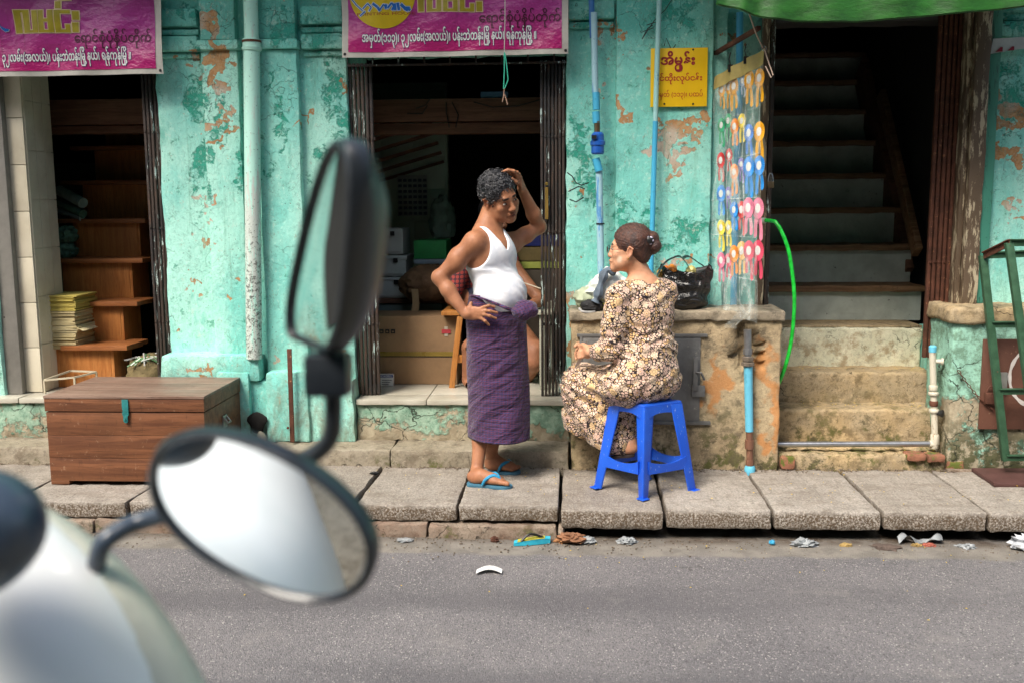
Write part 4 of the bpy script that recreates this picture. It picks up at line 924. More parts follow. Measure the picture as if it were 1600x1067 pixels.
banner('b', -60, 256, 118, 'magenta shop banner over the doorway with the wooden steps', False)
banner('b', 535, 888, 87, 'magenta shop banner with a yellow disc above the middle doorway', True)

# dangling string with green twine in front of the middle banner
st = thing('hanging_string', (-.32, 5.45, 2.4), 'grey string with green twine dangling before the middle banner', 'string')
YS = 5.40
g = G(); px_tube(g, [(789, -30), (789, 30), (788, 84)], .0026, YS, 6); g.build('cord', simple('grey_cord', (.45, .45, .42), .8), st)
g = G(); px_tube(g, [(788, 82), (788, 110), (787, 138)], .003, YS, 6); px_tube(g, [(789, 84), (792, 105), (794, 125), (789, 138), (786, 139)], .003, YS, 6); g.build('green_twine', simple('green_twine', (.03, .42, .28), .6), st)
g = G(); px_tube(g, [(788, 139), (787, 150), (785, 160)], .003, YS, 6); px_tube(g, [(788, 147), (791, 156), (793, 164)], .003, YS, 6); g.build('frayed_end', simple('brown_cord', (.35, .22, .16), .8), st)

# ================================================================== YELLOW SIGN AND WALL PAPER
sg = thing('wall_sign', (.59, 5.65, 2.13), 'yellow sign with dark red lettering on the turquoise pilaster', 'sign')
YA = W(1016, 168, Y=5.648); YB = W(1106, 75, Y=5.648)
g = G(); g.box(YA.x, YB.x, 5.642, 5.650, YA.z, YB.z); g.build('board', simple('bright_yellow_board', (.82, .52, .005), .5, .12, 5, .0006, 40), sg, bevel=.001)
RL = simple('brush_red', (.28, .012, .02), .6, .2, bump=0); RO = simple('brush_orange_red', (.50, .035, .015), .6, .2, bump=0)
def sput(px, py, body, wpx, hpx, mat, bold, y=5.6405):
    p = W(px, py, Y=5.64); q = W(px + wpx, py, Y=5.64); co, f = text_mesh(body, 1., bold); co = co - [co[:, 0].min(), 0, 0]; s = (q.x - p.x) / co[:, 0].max(); sy = hpx * 5.64 / FPX
    g = G(); g.add([(p.x + c[0] * s, y, p.z + c[1] * sy) for c in co], f); g.build('lettering', mat, sg, fixn=False)
sput(1032, 101.5, 'အိမ', 34.5, 19, RL, .035); sput(1057, 101.5, 'ှ', 9, 19, RL, .03, 5.6399); sput(1068, 101.5, 'န်း', 18, 19, RL, .035)
g = G(); cc_ = W(1060.5, 106.5, Y=5.64); g.add([(cc_.x + r_ * math.cos(a), 5.6401, cc_.z + r_ * math.sin(a)) for a in np.linspace(0, 2 * math.pi, 25)[:-1] for r_ in (.0135, .0225)], [(2 * k, 2 * k + 1, (2 * k + 3) % 48, (2 * k + 2) % 48) for k in range(24)]); g.build('lettering', RL, sg, fixn=False)
sput(1022, 127, 'ရင်ထိုးလုပ်ငန်း', 75, 11, RO, .02)
sput(1021, 152, 'အမှတ် (၁၁၃)၊ ပထပ်', 77, 10, RO, .006)
for px, py in ((1083, 78), (1038, 163), (1083, 163)):
    g = G(); g.lathe([(.006, 0), (.004, .004)], W(px, py, Y=5.642), (0, -1, 0), 8); g.build('nail', BLACKM, sg)
cw = thing('loose_wires', (.35, 5.64, 2.5), 'thin black wires sagging across the wall above the yellow sign', 'wires')
for pts in ([(1056, -10), (1040, 15), (1022, 33), (1003, 62)], [(1003, 62), (1012, 45), (1020, 40)], [(1010, 40), (1022, 36), (1034, 33)], [(1038, 72), (1041, 60), (1048, 76)], [(1052, 76), (1056, 70)], [(1005, 50), (1016, 46), (1021, 44)]):
    g = G(); px_tube(g, pts, .0024, 5.645, 5); g.build('wire', BLACKM, cw)
gate_wire = thing('tangled_wire', (0, 5.7, 1.4), 'tangle of black wire beside the right gate of the middle doorway', 'wires')
for pts in ([(886, 270), (894, 276), (900, 286), (908, 290), (920, 286)], [(888, 300), (896, 296), (904, 292), (914, 296)], [(890, 312), (900, 316), (912, 309)]):
    g = G(); px_tube(g, pts, .0035, 5.66, 6); g.build('wire', BLACKM, gate_wire)
pp = thing('paper_notice', (2.4, 5.69, 2.38), 'torn pale paper with red marks on the wall at the right edge', 'notice')
PA = W(1547, 85, Y=5.655); PB_ = W(1625, 60, Y=5.655)
g = G(); g.add([(PA.x, 5.652, PA.z), (PA.x + .13, 5.648, PA.z + .02), (PB_.x, 5.650, PA.z + .03), (PB_.x, 5.650, PB_.z + .01), (PA.x + .01, 5.651, PB_.z)], [(0, 1, 2, 3, 4)]); g.build('sheet', simple('faded_paper', (.46, .50, .50), .8, .25, 12), pp, fixn=False)
for a_, b2 in (((1555, 82), (1567, 74)), ((1574, 80), (1585, 73))):
    p = W(*a_, Y=5.645); q = W(*b2, Y=5.645); g = G(); g.add([(p.x, 5.645, p.z), (q.x - .0, 5.645, p.z + .002), (q.x, 5.645, q.z), (q.x - .012, 5.645, q.z)], [(0, 1, 2, 3)]); g.build('red_mark', simple('red_ink', (.22, .01, .03), .7), pp, fixn=False)

# ================================================================== ROSETTE DISPLAY
rd = thing('rosette_display', (.9, 5.4, 1.0), 'clear plastic pouch sheet of rosettes hanging from a bracket by the stairs', 'display')
S0 = W(1117, 122, Y=5.64); S1 = W(1194, 76, Y=5.20)
def sheet_pt(px, py, lift=0.):
    """where the sight line through a photo pixel meets the hanging sheet"""
    d = W(px, py, Y=1.0) - Vector((0, 0, CAMZ)); e = S1 - S0; nrm = Vector((-e.y, e.x, 0)).normalized()
    if nrm.y > 0: nrm = -nrm
    o_ = Vector((0, 0, CAMZ)); t = (S0 - o_).dot(nrm) / d.dot(nrm); return o_ + d * t + nrm * lift, nrm
SN = sheet_pt(1150, 200)[1]; SU = (S1 - S0); SU.z = 0; SU.normalize()
CLR = m_clear('clear_pvc_sheet', (.80, .88, .85), .17, .14)
zb_ = W(1120, 478, Y=5.64).z
def shp(u, v):
    top = S0.lerp(S1, u); z = top.z + (zb_ - .05 * u - top.z) * v
    p = Vector((top.x, top.y, z)) + SN * (.006 * math.sin(u * 20) + .008 * math.sin(v * 13 + u * 5)); return tuple(p)
g = G(); g.grid(shp, 40, 60); g.build('pouch_sheet', CLR, rd, fixn=False)
g = G(); g.grid(lambda u, v: tuple(Vector(shp(u, v * .055)) + SN * .003), 30, 3); g.build('header_strip', simple('yellowed_header', (.42, .34, .12), .6, .3, 10), rd, fixn=False)
for vv in (.20, .37, .53, .68, .84):
    g = G(); g.tube([Vector(shp(u, vv)) + SN * .003 for u in np.linspace(0, 1, 12)], .0016, 5); g.build('weld_seam', m_clear('seam_plastic', (.9, .95, .93), .3, .2), rd)
for uu in (.36, .68):
    g = G(); g.tube([Vector(shp(uu, v)) + SN * .003 for v in np.linspace(.06, 1, 14)], .0014, 5); g.build('weld_seam', bpy.data.materials['seam_plastic'], rd)
g = G(); g.grid(lambda u, v: tuple(Vector(shp(.25 + .6 * u * (1 - .3 * v), .93)) + Vector((.02 * math.sin(5 * v), -.02 * v, -.16 * v)) + SN * (.02 * math.sin(u * 14) * v)), 24, 10); g.build('loose_plastic', CLR, rd, fixn=False)
g = G(); e_ = S1 + Vector((0, 0, .0)); g.tube([e_ + Vector((.011 * math.cos(a), 0, .011 * math.sin(a))) for a in np.linspace(0, 2 * math.pi, 17)], .0028, 6, cap=False); g.build('eyelet_ring', simple('chrome_ring', (.6, .6, .6), .25, .1, metal=1.), rd)
for uu in (.38, .66):
    g = G(); q = Vector(shp(uu, .0)); g.box(q.x - .012, q.x + .012, q.y - .008, q.y + .008, q.z - .025, q.z + .012); g.tube([q + Vector((0, 0, .01)), q + Vector((-.008, 0, .04)), q + Vector((.0, 0, .075))], .0028, 6); g.build('clip', BLACKM, rd)
cordp = thing('tan_string', tuple(S1), 'pale cord tied from the green awning to the corner of the rosette pouch', 'cord')
g = G(); g.tube([W(1164, -20, Y=5.1), W(1170, 20, Y=5.12), W(1180, 50, Y=5.16), W(1192, 76, Y=5.2)], .0035, 6); g.tube([S1, W(1200, 95, Y=5.18), W(1208, 118, Y=5.17), W(1205, 122, Y=5.17), W(1196, 104, Y=5.18)], .003, 6); g.build('cord', simple('tan_cord', (.50, .38, .30), .8), cordp)
bk = thing('iron_bracket', (.85, 5.65, 1.9), 'red brown iron bracket on the wall holding the rosette pouch', 'bracket')
g = G(); g.bar(W(1118, 75, Y=5.735), W(1118, 190, Y=5.735), .04, .03, (0, 1, 0)); g.build('upright', RUST, bk, bevel=.003)
g = G(); g.bar(W(1118, 84, Y=5.72), W(1186, 44, Y=5.25), .022, .022); g.build('arm', RUST, bk, bevel=.002)
CL = {'golden yellow': (.75, .36, .01), 'lemon yellow': (.78, .62, .06), 'green': (.02, .36, .16), 'red': (.55, .04, .04), 'orange': (.75, .26, .04), 'purple': (.16, .12, .42), 'blue': (.02, .25, .68), 'pink': (.72, .22, .33), 'pale blue': (.35, .45, .58), 'crimson': (.62, .06, .12), 'blue and orange': (.04, .2, .62), 'apricot': (.74, .42, .12)}
RM = {k: simple('ribbon_' + k.replace(' ', '_'), v, .45, .2, 40, .001, 90, spec=.5) for k, v in CL.items()}
RC = simple('rosette_button_white', (.70, .70, .68), .5, .1)
rows = [('top row', [(1126.7, 141, 'golden yellow', 8.5, 4.6), (1135.6, 137, 'golden yellow', 8.5, 3.6), (1145.4, 135, 'golden yellow', 10.5, 5.6), (1157, 127, 'pale blue', 7, 3.6), (1169, 125, 'golden yellow', 11.5, 6.2), (1183, 122, 'golden yellow', 11.5, 6.4)]),
        ('second row', [(1126, 196, 'green', 9, 5), (1134.6, 189, 'green', 9, 4.4), (1146.4, 198, 'orange', 10, 4.8), (1155.7, 189, 'lemon yellow', 9, 4), (1168.7, 208, 'blue and orange', 11, 5.4), (1182.8, 206, 'golden yellow', 12.5, 6.2)]),
        ('third row', [(1125, 251, 'red', 10, 5.6), (1136, 243, 'red', 8.5, 4), (1146, 269, 'orange', 10, 4.4), (1155, 257, 'purple', 8, 4.2), (1168.7, 261, 'blue', 13, 6.6), (1182.8, 259, 'blue', 12.5, 6.6)]),
        ('fourth row', [(1125.5, 303, 'blue', 11, 5.6), (1134.8, 302, 'purple', 8, 4), (1145.6, 328, 'blue', 10, 4.6), (1155, 328, 'red', 11, 5.4), (1167.8, 325, 'pink', 13, 6.2), (1181, 326, 'pink', 13.5, 6.4)]),
        ('fifth row', [(1125.5, 356, 'lemon yellow', 10, 5.6), (1135, 356, 'lemon yellow', 9, 3.6), (1145.6, 397, 'orange', 11, 4.6), (1155.7, 392, 'apricot', 12, 5.6), (1169, 392, 'crimson', 13, 6), (1181, 392, 'crimson', 13.5, 6.4)]),
        ('bottom row', [(1125.5, 407, 'pink', 10, 5.6), (1135, 407, 'crimson', 9, 4)])]
POS6 = ['first from the left', 'second from the left', 'third from the left', 'fourth from the left', 'fifth from the left', 'last on the right']
for rn, items in rows:
    for k, (px, py, cn, ry, rx) in enumerate(items):
        c, nr = sheet_pt(px, py, -.014 if k % 2 else -.006)
        t = thing('rosette', tuple(c), f'{cn} rosette in the {rn} of the clear pouch, {POS6[k]}', 'rosette', 'ribbon rosettes in the clear hanging pouch')
        rad = ry * 1.22 * c.y / FPX; N_ = 28; vs = []; fs = []
        for i in range(N_ * 2):
            a = math.pi * i / N_; zz_ = .003 * (i % 2); 
            for q in (.42, 1.0): vs.append(c + (SU * math.cos(a) + Vector((0, 0, 1)) * math.sin(a)) * rad * q * (1 if i % 2 else .96) + nr * (zz_ * q + .004 * (1 - q)))
        for i in range(N_ * 2): j = (i + 1) % (N_ * 2); fs.append((2 * i, 2 * i + 1, 2 * j + 1, 2 * j))
        g = G(); g.add(vs, fs); g.build('pleated_ribbon', RM['orange'] if cn == 'blue and orange' and False else RM[cn], t, fixn=False, sharp=5)
        g = G(); g.lathe([(rad * .48, 0), (rad * .46, .003), (.0, .004)], c, tuple(nr), 16); g.build('button', RC, t)
        for s_ in (-1, 1):
            g = G(); d1 = Vector((0, 0, -1)); le = rad * random.uniform(2.0, 2.8)
            g.grid(lambda u, v: tuple(c + SU * ((u - .5) * rad * .55 + s_ * rad * (.2 + .35 * v)) + d1 * (rad * .3 + le * v - (abs(u - .5) * .4 * rad if v > .9 else 0)) + nr * (.003 * math.sin(v * 6 + s_) - .003)), 2, 6); g.build('ribbon_tail', RM[cn], t, fixn=False)
pk = thing('padlock', (1.1, 5.7, 1.55), 'old metal padlock hanging on the dark door edge beside the rosettes', 'padlock')
c = W(1204, 287, Y=5.66)
g = G(); g.box(c.x - .018, c.x + .018, c.y - .012, c.y + .008, c.z - .026, c.z + .01); g.build('lock_body', simple('aged_brass', (.16, .12, .07), .45, .3, 40, metal=.6), pk, bevel=.004)
g = G(); g.tube([(c.x + .013 * math.cos(a), c.y, c.z + .01 + .045 * math.sin(a)) for a in np.linspace(0, math.pi, 12)], .0035, 8); g.build('shackle', STEEL, pk)

# green hose
hs = thing('garden_hose', (1.2, 5.4, 1.0), 'bright green hose arching out beside the rosettes down behind the block', 'hose')
pts = [(1186, 346, 5.60), (1196, 345, 5.56), (1208, 346, 5.50), (1213, 349, 5.48), (1221, 362, 5.46), (1231, 388, 5.44), (1237, 420, 5.44), (1241, 460, 5.44), (1240, 500, 5.46), (1235, 540, 5.47), (1226, 575, 5.48), (1214, 605, 5.50)]
pw = [W(a, b_, Y=y) for a, b_, y in pts]
def catmull(P_, n=6):
    P_ = [P_[0]] + list(P_) + [P_[-1]]; out = []
    for i in range(1, len(P_) - 2):
        for k in range(n):
            t = k / n; a, b_, c, d = P_[i - 1], P_[i], P_[i + 1], P_[i + 2]
            out.append(.5 * ((2 * b_) + (c - a) * t + (2 * a - 5 * b_ + 4 * c - d) * t * t + (3 * b_ - a - 3 * c + d) * t ** 3))
    return out + [P_[-2]]
hb = NB('glossy_green_hose'); hm = hb.set(Base_Color=hb.mix(hb.ss(hb.noise(30, 3, .6), .4, .6), (.008, .45, .03), (.02, .62, .06)), Roughness=.25, Specular_IOR_Level=.6)
g = G(); g.tube(catmull(pw), .0108, 12); g.build('hose', hm, hs)
g = G(); g.tube([pw[0] - Vector((.02, 0, 0)), pw[1]], .016, 12); g.build('hose_end', simple('white_tape', (.6, .6, .55), .5), hs)

# green tarpaulin awning
tp = thing('tarpaulin', (1.6, 5.1, 2.5), 'dark green tarpaulin awning sagging over the staircase opening', 'awning')
tb = NB('green_tarpaulin'); tf = tb.noise(8, 6, .7, tb.vm('MULTIPLY', tb.pos, (1, 1, 2.4))); tw = tb.noise(3, 3, .5)
tm = tb.set(Base_Color=tb.mix(tb.ss(tf, .35, .65), (.007, .055, .005), (.016, .11, .011)), Roughness=.5); tb.bump(tb.ma('ADD', tf, tw), .004)
edge = [(1120, 6), (1150, 12), (1175, 22), (1200, 28), (1240, 32), (1290, 34), (1340, 33), (1400, 29), (1450, 24), (1500, 20), (1560, 14), (1620, 8), (1700, 0)]
def tpf(u, v):
    k = u * (len(edge) - 1); i = min(int(k), len(edge) - 2); f = k - i; x = edge[i][0] * (1 - f) + edge[i + 1][0] * f; y = edge[i][1] * (1 - f) + edge[i + 1][1] * f
    p = W(x, y, Y=5.02); return (p.x, 5.02 + .62 * v ** 1.2 + .012 * math.sin(u * 40) * (1 - v), p.z + .012 * math.sin(u * 23) * v + .25 * v ** .7 + (.02 if v > .01 else 0) * 0)
g = G(); g.grid(tpf, 60, 14); g.grid(lambda u, v: (tpf(u, 0)[0], tpf(u, 0)[1] - .01 + .01 * math.sin(u * 30) * v, tpf(u, 0)[2] + .22 * v), 60, 6); g.build('sheet', tm, tp, fixn=False)
g = G(); g.tube([Vector(tpf(u, 0)) for u in np.linspace(0, 1, 40)], .007, 6); g.build('hem_rope', tm, tp)

# ================================================================== WOODEN CHEST
cx0, cx1 = W(78, 757, Z=.15), W(325, 757, Z=.15)
ch_ = thing('wooden_chest', (-2.34, 5.3, .15), 'worn reddish brown wooden chest with a turquoise latch on the pavement', 'chest')
X0, X1, Y0, Y1 = -2.765, -1.915, 4.99, 5.56; zb0, zt0 = .152, .625
for (x0, x1, y0, y1) in ((X0, X0 + .10, Y0, Y1), (X1 - .10, X1, Y0, Y1)):
    g = G(); g.box(x0, x1, y0, y1, zb0, zb0 + .02); g.build('foot', CHESTM, ch_, bevel=.003)
nb = 3; hz = (.545 - .172) / nb
for k in range(nb):
    g = G(); g.box(X0, X1, Y0, Y0 + .02, .172 + k * hz, .172 + (k + 1) * hz - .0015); g.build('plank', CHESTM, ch_, bevel=.0015)
    g = G(); g.box(X1 - .02, X1 - .0006, Y0 + .0205, Y1, .172 + k * hz, .172 + (k + 1) * hz - .0015); g.build('plank', CHESTM, ch_, bevel=.0015)
    g = G(); g.box(X0 + .0006, X0 + .02, Y0 + .0205, Y1, .172 + k * hz, .172 + (k + 1) * hz - .0015); g.build('plank', CHESTM, ch_, bevel=.0015)
g = G(); g.box(X0 + .021, X1 - .021, Y0 + .021, Y1 - .001, .172, .19); g.box(X0 + .021, X1 - .021, Y1 - .02, Y1 - .001, .19, .54); g.build('base', CHESTM, ch_)
lid = G(); lid.box(X0 - .004, X1 + .004, Y0 - .005, Y1 + .004, .549, .618); lid = lid.build('lid', CHESTM, ch_, bevel=.003)
n = 3; w = (Y1 - Y0 + .012) / n
for k in range(n):
    g = G(); g.box(X0 - .006, X1 + .006, Y0 - .008 + k * w, Y0 - .008 + (k + 1) * w - .002, .6185, .632); g.build('plank', m_wood('greyed_lid_wood', (.15, .085, .06), (.25, .17, .13), .8, 'x', .5, scratch=(.40, .30, .24)) if k == 0 else bpy.data.materials['greyed_lid_wood'], lid, bevel=.002)
TQ = simple('turquoise_metal', (.03, .24, .24), .5, .4, 20, metal=.2, spots=(30, .62, (.1, .06, .04)))
lx = W(196, 640, Y=4.98).x
g = G(); g.box(lx - .017, lx + .017, Y0 - .014, Y0 - .008, .53, .615); g.box(lx - .012, lx + .012, Y0 - .017, Y0 - .012, .50, .532); g.lathe([(.012, 0), (.012, .006)], (lx, Y0 - .009, .502), (0, -1, 0), 12); g.lathe([(.004, 0), (.003, .008)], (lx, Y0 - .016, .512), (0, -1, 0), 8); g.build('latch', TQ, ch_, bevel=.001)
g = G(); g.box(X1 - .0, X1 + .008, Y0 + .26, Y0 + .32, .40, .47); g.tube([(X1 + .006, Y0 + .265, .46), (X1 + .03, Y0 + .27, .43), (X1 + .03, Y0 + .31, .43), (X1 + .006, Y0 + .315, .46)], .006, 8); g.build('handle', simple('grey_steel_handle', (.35, .33, .3), .4, metal=.8), ch_, bevel=.002)

# ================================================================== BLUE PLASTIC STOOL
stl = thing('plastic_stool', (.378, 5.01, .15), 'bright blue scuffed plastic stool under the seated woman', 'stool')
sb = NB('scuffed_blue_plastic'); sn = sb.noise(45, 7, .8, sb.vm('MULTIPLY', sb.pos, (3, 3, .8))); sn2 = sb.noise(4, 4, .6)
BSM = sb.set(Base_Color=sb.mix(sb.ss(sn, .635, .645), sb.mix(sb.ss(sn2, .3, .7), (.008, .075, .52), (.012, .105, .62)), (.55, .65, .80)), Roughness=.35, Specular_IOR_Level=.5); sb.bump(sb.noise(200, 3, .6), .0006)
FT = [Vector((.357, 4.83, .15)), Vector((.628, 5.00, .15)), Vector((.398, 5.205, .15)), Vector((.128, 5.03, .15))]
C0 = sum(FT, Vector()) / 4; TP = [C0 + (p - C0) * .69 + Vector((0, 0, .455)) for p in FT]
for p, q in zip(FT, TP):
    out = (p - C0); out.z = 0; out.normalize(); sd_ = Vector((-out.y, out.x, 0)); g = G()
    def sec(c, w_, d_): # angled leg profile: two flanges meeting at a ribbed corner
        e1 = (sd_ - out).normalized(); e2 = (-sd_ - out).normalized()
        return [c + out * .004 + sd_ * .008, c + out * .012, c + out * .004 - sd_ * .008, c + e2 * w_, c + e2 * w_ - out * d_ - e2 * .004, c - out * (d_ + .006), c + e1 * w_ - out * d_ - e1 * .004, c + e1 * w_]
    s0, s1 = sec(p, .034, .010), sec(q, .062, .010); m_ = len(s0)
    g.add(s0 + s1, [tuple(range(m_)), tuple(range(2 * m_ - 1, m_ - 1, -1))] + [((i + 1) % m_, i, m_ + i, m_ + (i + 1) % m_) for i in range(m_)])
    g.box(p.x - .024, p.x + .024, p.y - .024, p.y + .024, .1495, .156, rz=math.atan2(out.y, out.x) + R(45)); g.build('leg', BSM, stl, bevel=.003)
for i in range(4):
    a_, b2 = FT[i], FT[(i + 1) % 4]; a2_, b3 = TP[i], TP[(i + 1) % 4]; f_ = .30
    p = a_.lerp(a2_, f_); q = b_ = b2.lerp(b3, f_); g = G(); d_ = (q - p).normalized(); p += d_ * .03; q = q - d_ * .03
    n_ = 10
    for k in range(n_):
        t0_, t1_ = k / n_, (k + 1) / n_; hh = lambda t: .022 + .026 * abs(2 * t - 1) ** 2.2
        P_, Q_ = p.lerp(q, t0_), p.lerp(q, t1_); ins = Vector((-d_.y, d_.x, 0)) * .006
        v = []
        for c, t in ((P_, t0_), (Q_, t1_)): v += [c - ins + Vector((0, 0, -.018)), c + ins + Vector((0, 0, -.018)), c + ins + Vector((0, 0, hh(t))), c - ins + Vector((0, 0, hh(t)))]
        g.add(v, [(3, 2, 1, 0), (4, 5, 6, 7), (0, 1, 5, 4), (1, 2, 6, 5), (2, 3, 7, 6), (3, 0, 4, 7)])
    g.build('rung', BSM, stl, merge=True)
    p = a_.lerp(a2_, .93); q = b2.lerp(b3, .93); g = G()
    for k in range(n_):
        t0_, t1_ = k / n_, (k + 1) / n_; lo = lambda t: -.005 - .05 * abs(2 * t - 1) ** 3
        P_, Q_ = p.lerp(q, t0_), p.lerp(q, t1_); ins = Vector((-d_.y, d_.x, 0)) * .005; v = []
        for c, t in ((P_, t0_), (Q_, t1_)): v += [c - ins + Vector((0, 0, lo(t))), c + ins + Vector((0, 0, lo(t))), c + ins + Vector((0, 0, .033)), c - ins + Vector((0, 0, .033))]
        g.add(v, [(3, 2, 1, 0), (4, 5, 6, 7), (0, 1, 5, 4), (1, 2, 6, 5), (2, 3, 7, 6), (3, 0, 4, 7)])
    g.build('apron', BSM, stl, merge=True)
g = G(); sq = [C0 + (p - C0) * .735 for p in FT]
v = [Vector((p.x, p.y, .600)) for p in sq] + [Vector((p.x, p.y, .618)) for p in sq]
g.add(v, [(3, 2, 1, 0), (4, 5, 6, 7), (0, 1, 5, 4), (1, 2, 6, 5), (2, 3, 7, 6), (3, 0, 4, 7)]); g.build('seat', BSM, stl, bevel=.009)
# ================================================================== BAGS ON THE BLOCK
def crumple(c, r, seed, n=48, m=30, squash=None, amp=.16):
    rs = random.Random(seed); ph = [(rs.uniform(-1, 1), rs.uniform(-1, 1), rs.uniform(-1, 1), rs.uniform(4, 12), rs.uniform(0, 6)) for _ in range(14)]
    def fn(q):
        d = Vector((q.x / r[0], q.y / r[1], q.z / r[2])); s = 0
        for a, b_, c_, f, p in ph: s += abs(math.sin((a * d.x + b_ * d.y + c_ * d.z) * f + p)) * .5 - .25
        k = 1 + amp * s / 2.2; q = Vector((q.x * k, q.y * k, q.z * k))
        if q.z < -r[2] * .8: q.z = -r[2] * .8 + .1 * (q.z + r[2] * .8)
        return squash(q) if squash else q
    g = G(); g.ell(c, r, n, m, fn=fn); return g
bb = thing('black_plastic_bag', (.66, 5.55, 1.03), 'glossy black plastic bag of snacks on the concrete block behind the woman', 'bag')
bmn = NB('glossy_black_polythene'); bn = bmn.noise(11, 4, .55, bmn.vm('MULTIPLY', bmn.pos, (1, 1, 1.5)), .9); bmn.bump(bn, .035)
BBM = bmn.set(Base_Color=(.008, .008, .009), Roughness=.16, Specular_IOR_Level=.6)
c = W(1068, 450, Y=5.53)
def sq(q):
    t = (q.z + .125) / .25; return Vector((q.x * (1 + .12 * t) * (1 if abs(q.x) < .11 else 1), q.y, q.z + .03 * (abs(q.x) / .13) ** 2 * (t > .5)))
def bagfn(u, v):
    a = 2 * math.pi * u; t = v; rs_ = .88 + .22 * t ** .7; fold_ = .05 * math.sin(5 * a + 3 * t) + .035 * math.sin(11 * a - 4 * t + 1) * (.3 + t) + .02 * math.sin(23 * a + 7 * t) * t
    r_ = rs_ * (1 + fold_) * (1 if t > .08 else .80 + 2.5 * t) + .05 * math.sin(16 * t + 3 * math.sin(a)) * (t < .8)
    z_ = 1.031 + .20 * t + (.030 * abs(math.cos(a)) ** 2 + .012 * math.sin(7 * a)) * t ** 4 + .006 * math.sin(9 * a) * t
    return (c.x + .008 + .128 * r_ * math.cos(a), 5.53 + .090 * r_ * math.sin(a), z_)
g = G(); g.grid(bagfn, 110, 44); g.build('bag', BBM, bb, fixn=False, merge=True)
g = G(); g.grid(lambda u, v: (lambda q: (c.x + (q[0] - c.x) * v, 5.53 + (q[1] - 5.53) * v, q[2] - .035 * (1 - v) - .012))(bagfn(u, 1)), 60, 6); g.build('dark_inside', BLACKM, bb, fixn=False)
for pts_ in ([W(1026, 432, Y=5.47), W(1038, 412, Y=5.46), W(1052, 403, Y=5.46), W(1064, 402, Y=5.48), W(1078, 420, Y=5.50)], [W(1066, 404, Y=5.52), W(1076, 401, Y=5.55), W(1090, 410, Y=5.56), W(1102, 419, Y=5.56), W(1108, 432, Y=5.55)]):
    cc2 = catmull(pts_, 8); g = G(); wv_ = lambda i: .010 + .012 * abs(2 * i / (len(cc2) - 1) - 1)
    vv_ = []
    for i, p_ in enumerate(cc2): d2 = Vector((0, .8, .3)).normalized(); vv_ += [tuple(p_ - d2 * wv_(i)), tuple(p_ + Vector((0, 0, .006 * math.sin(i)))), tuple(p_ + d2 * wv_(i))]
    g.add(vv_, [(3 * i + k, 3 * i + k + 1, 3 * i + k + 4, 3 * i + k + 3) for i in range(len(cc2) - 1) for k in (0, 1)]); g.build('handle', BBM, bb, fixn=False)
for (px, py, cn) in ((1040, 424, (.55, .14, .02)), (1050, 422, (.62, .22, .03)), (1046, 430, (.50, .42, .08)), (1080, 424, (.55, .50, .18)), (1034, 428, (.52, .30, .05))):
    t = tag(crumple(W(px, py, Y=5.52), (.026, .03, .026), px, 18, 12, None, .3).build('snack_packet', simple('snack_wrapper_%d' % px, cn, .3, .5, 60, .004, 60)), {1040: 'orange snack packet at the left mouth of the black bag', 1050: 'bright orange snack packet beside the black bag handle', 1046: 'yellow green snack packet low in the black bag opening', 1080: 'pale yellow packet showing under the right bag handle', 1034: 'brownish packet at the left rim of the black bag'}[px], 'packet', 'snack packets in the black bag')
wb = thing('white_plastic_bag', (.1, 5.55, 1.03), 'crumpled translucent white plastic bag on the block beside the blue pipe', 'bag')
wm = NB('milky_polythene'); wn = wm.noise(12, 5, .6, None, .6); wm.bump(wn, .02); WBM = wm.set(Base_Color=wm.mix(wm.ss(wn, .4, .6), (.62, .66, .60), (.80, .81, .78)), Roughness=.35, Alpha=.93)
crumple((W(948, 450, Y=5.52).x, 5.52, 1.12), (.125, .09, .115), 9, 44, 28, lambda q: Vector((q.x, q.y, q.z * (1 - .5 * max(0, -q.x / .12)))), .22).build('bag', WBM, wb)
crumple((W(918, 458, Y=5.50).x, 5.50, 1.085), (.065, .05, .06), 12, 30, 20, None, .3).build('knot', simple('pale_green_polythene', (.42, .47, .33), .4, .3, 9), wb)
dc = thing('grey_cloth', (.1, 5.45, 1.03), 'grey blue cloth strip draped over the white plastic bag', 'cloth')
g = G(); pl = catmull([W(962, 425, Y=5.42), W(948, 423, Y=5.41), W(940, 440, Y=5.40), W(934, 462, Y=5.39), W(930, 472, Y=5.39)], 5)
g.tube(pl, [.022 + .006 * math.sin(i) for i in range(len(pl))], 8); g.build('strip', simple('grey_blue_cloth', (.13, .17, .22), .8, .4, 20), dc)
bc = tag(crumple((W(925, 478, Y=5.42).x, 5.42, 1.055), (.055, .035, .030), 21, 26, 16, None, .35).build('black_cloth', simple('black_cloth', (.02, .02, .022), .8, .3)), 'crumpled black cloth with a strap on the block left of the yellow box', 'cloth')
bs = tag((lambda g: (g.tube(catmull([W(905, 482, Y=5.41), W(910, 487, Y=5.39), W(922, 488, Y=5.39), W(930, 486, Y=5.39)]), .007, 6), g.build('rubber_shoe', simple('grey_shoe_rubber', (.35, .35, .34), .6)))[1])(G()), 'grey white shoe edge lying on the block corner by the gate', 'shoe')
yb_ = W(938, 475, Y=5.44)
yb2 = tag((lambda g: (g.box(yb_.x - .04, yb_.x + .05, 5.42, 5.50, 1.032, 1.068), g.build('yellow_box', simple('yellow_card', (.62, .55, .03), .5, .15), bevel=.003))[1])(G()), 'small flat yellow box on the block left of the seated woman', 'box')

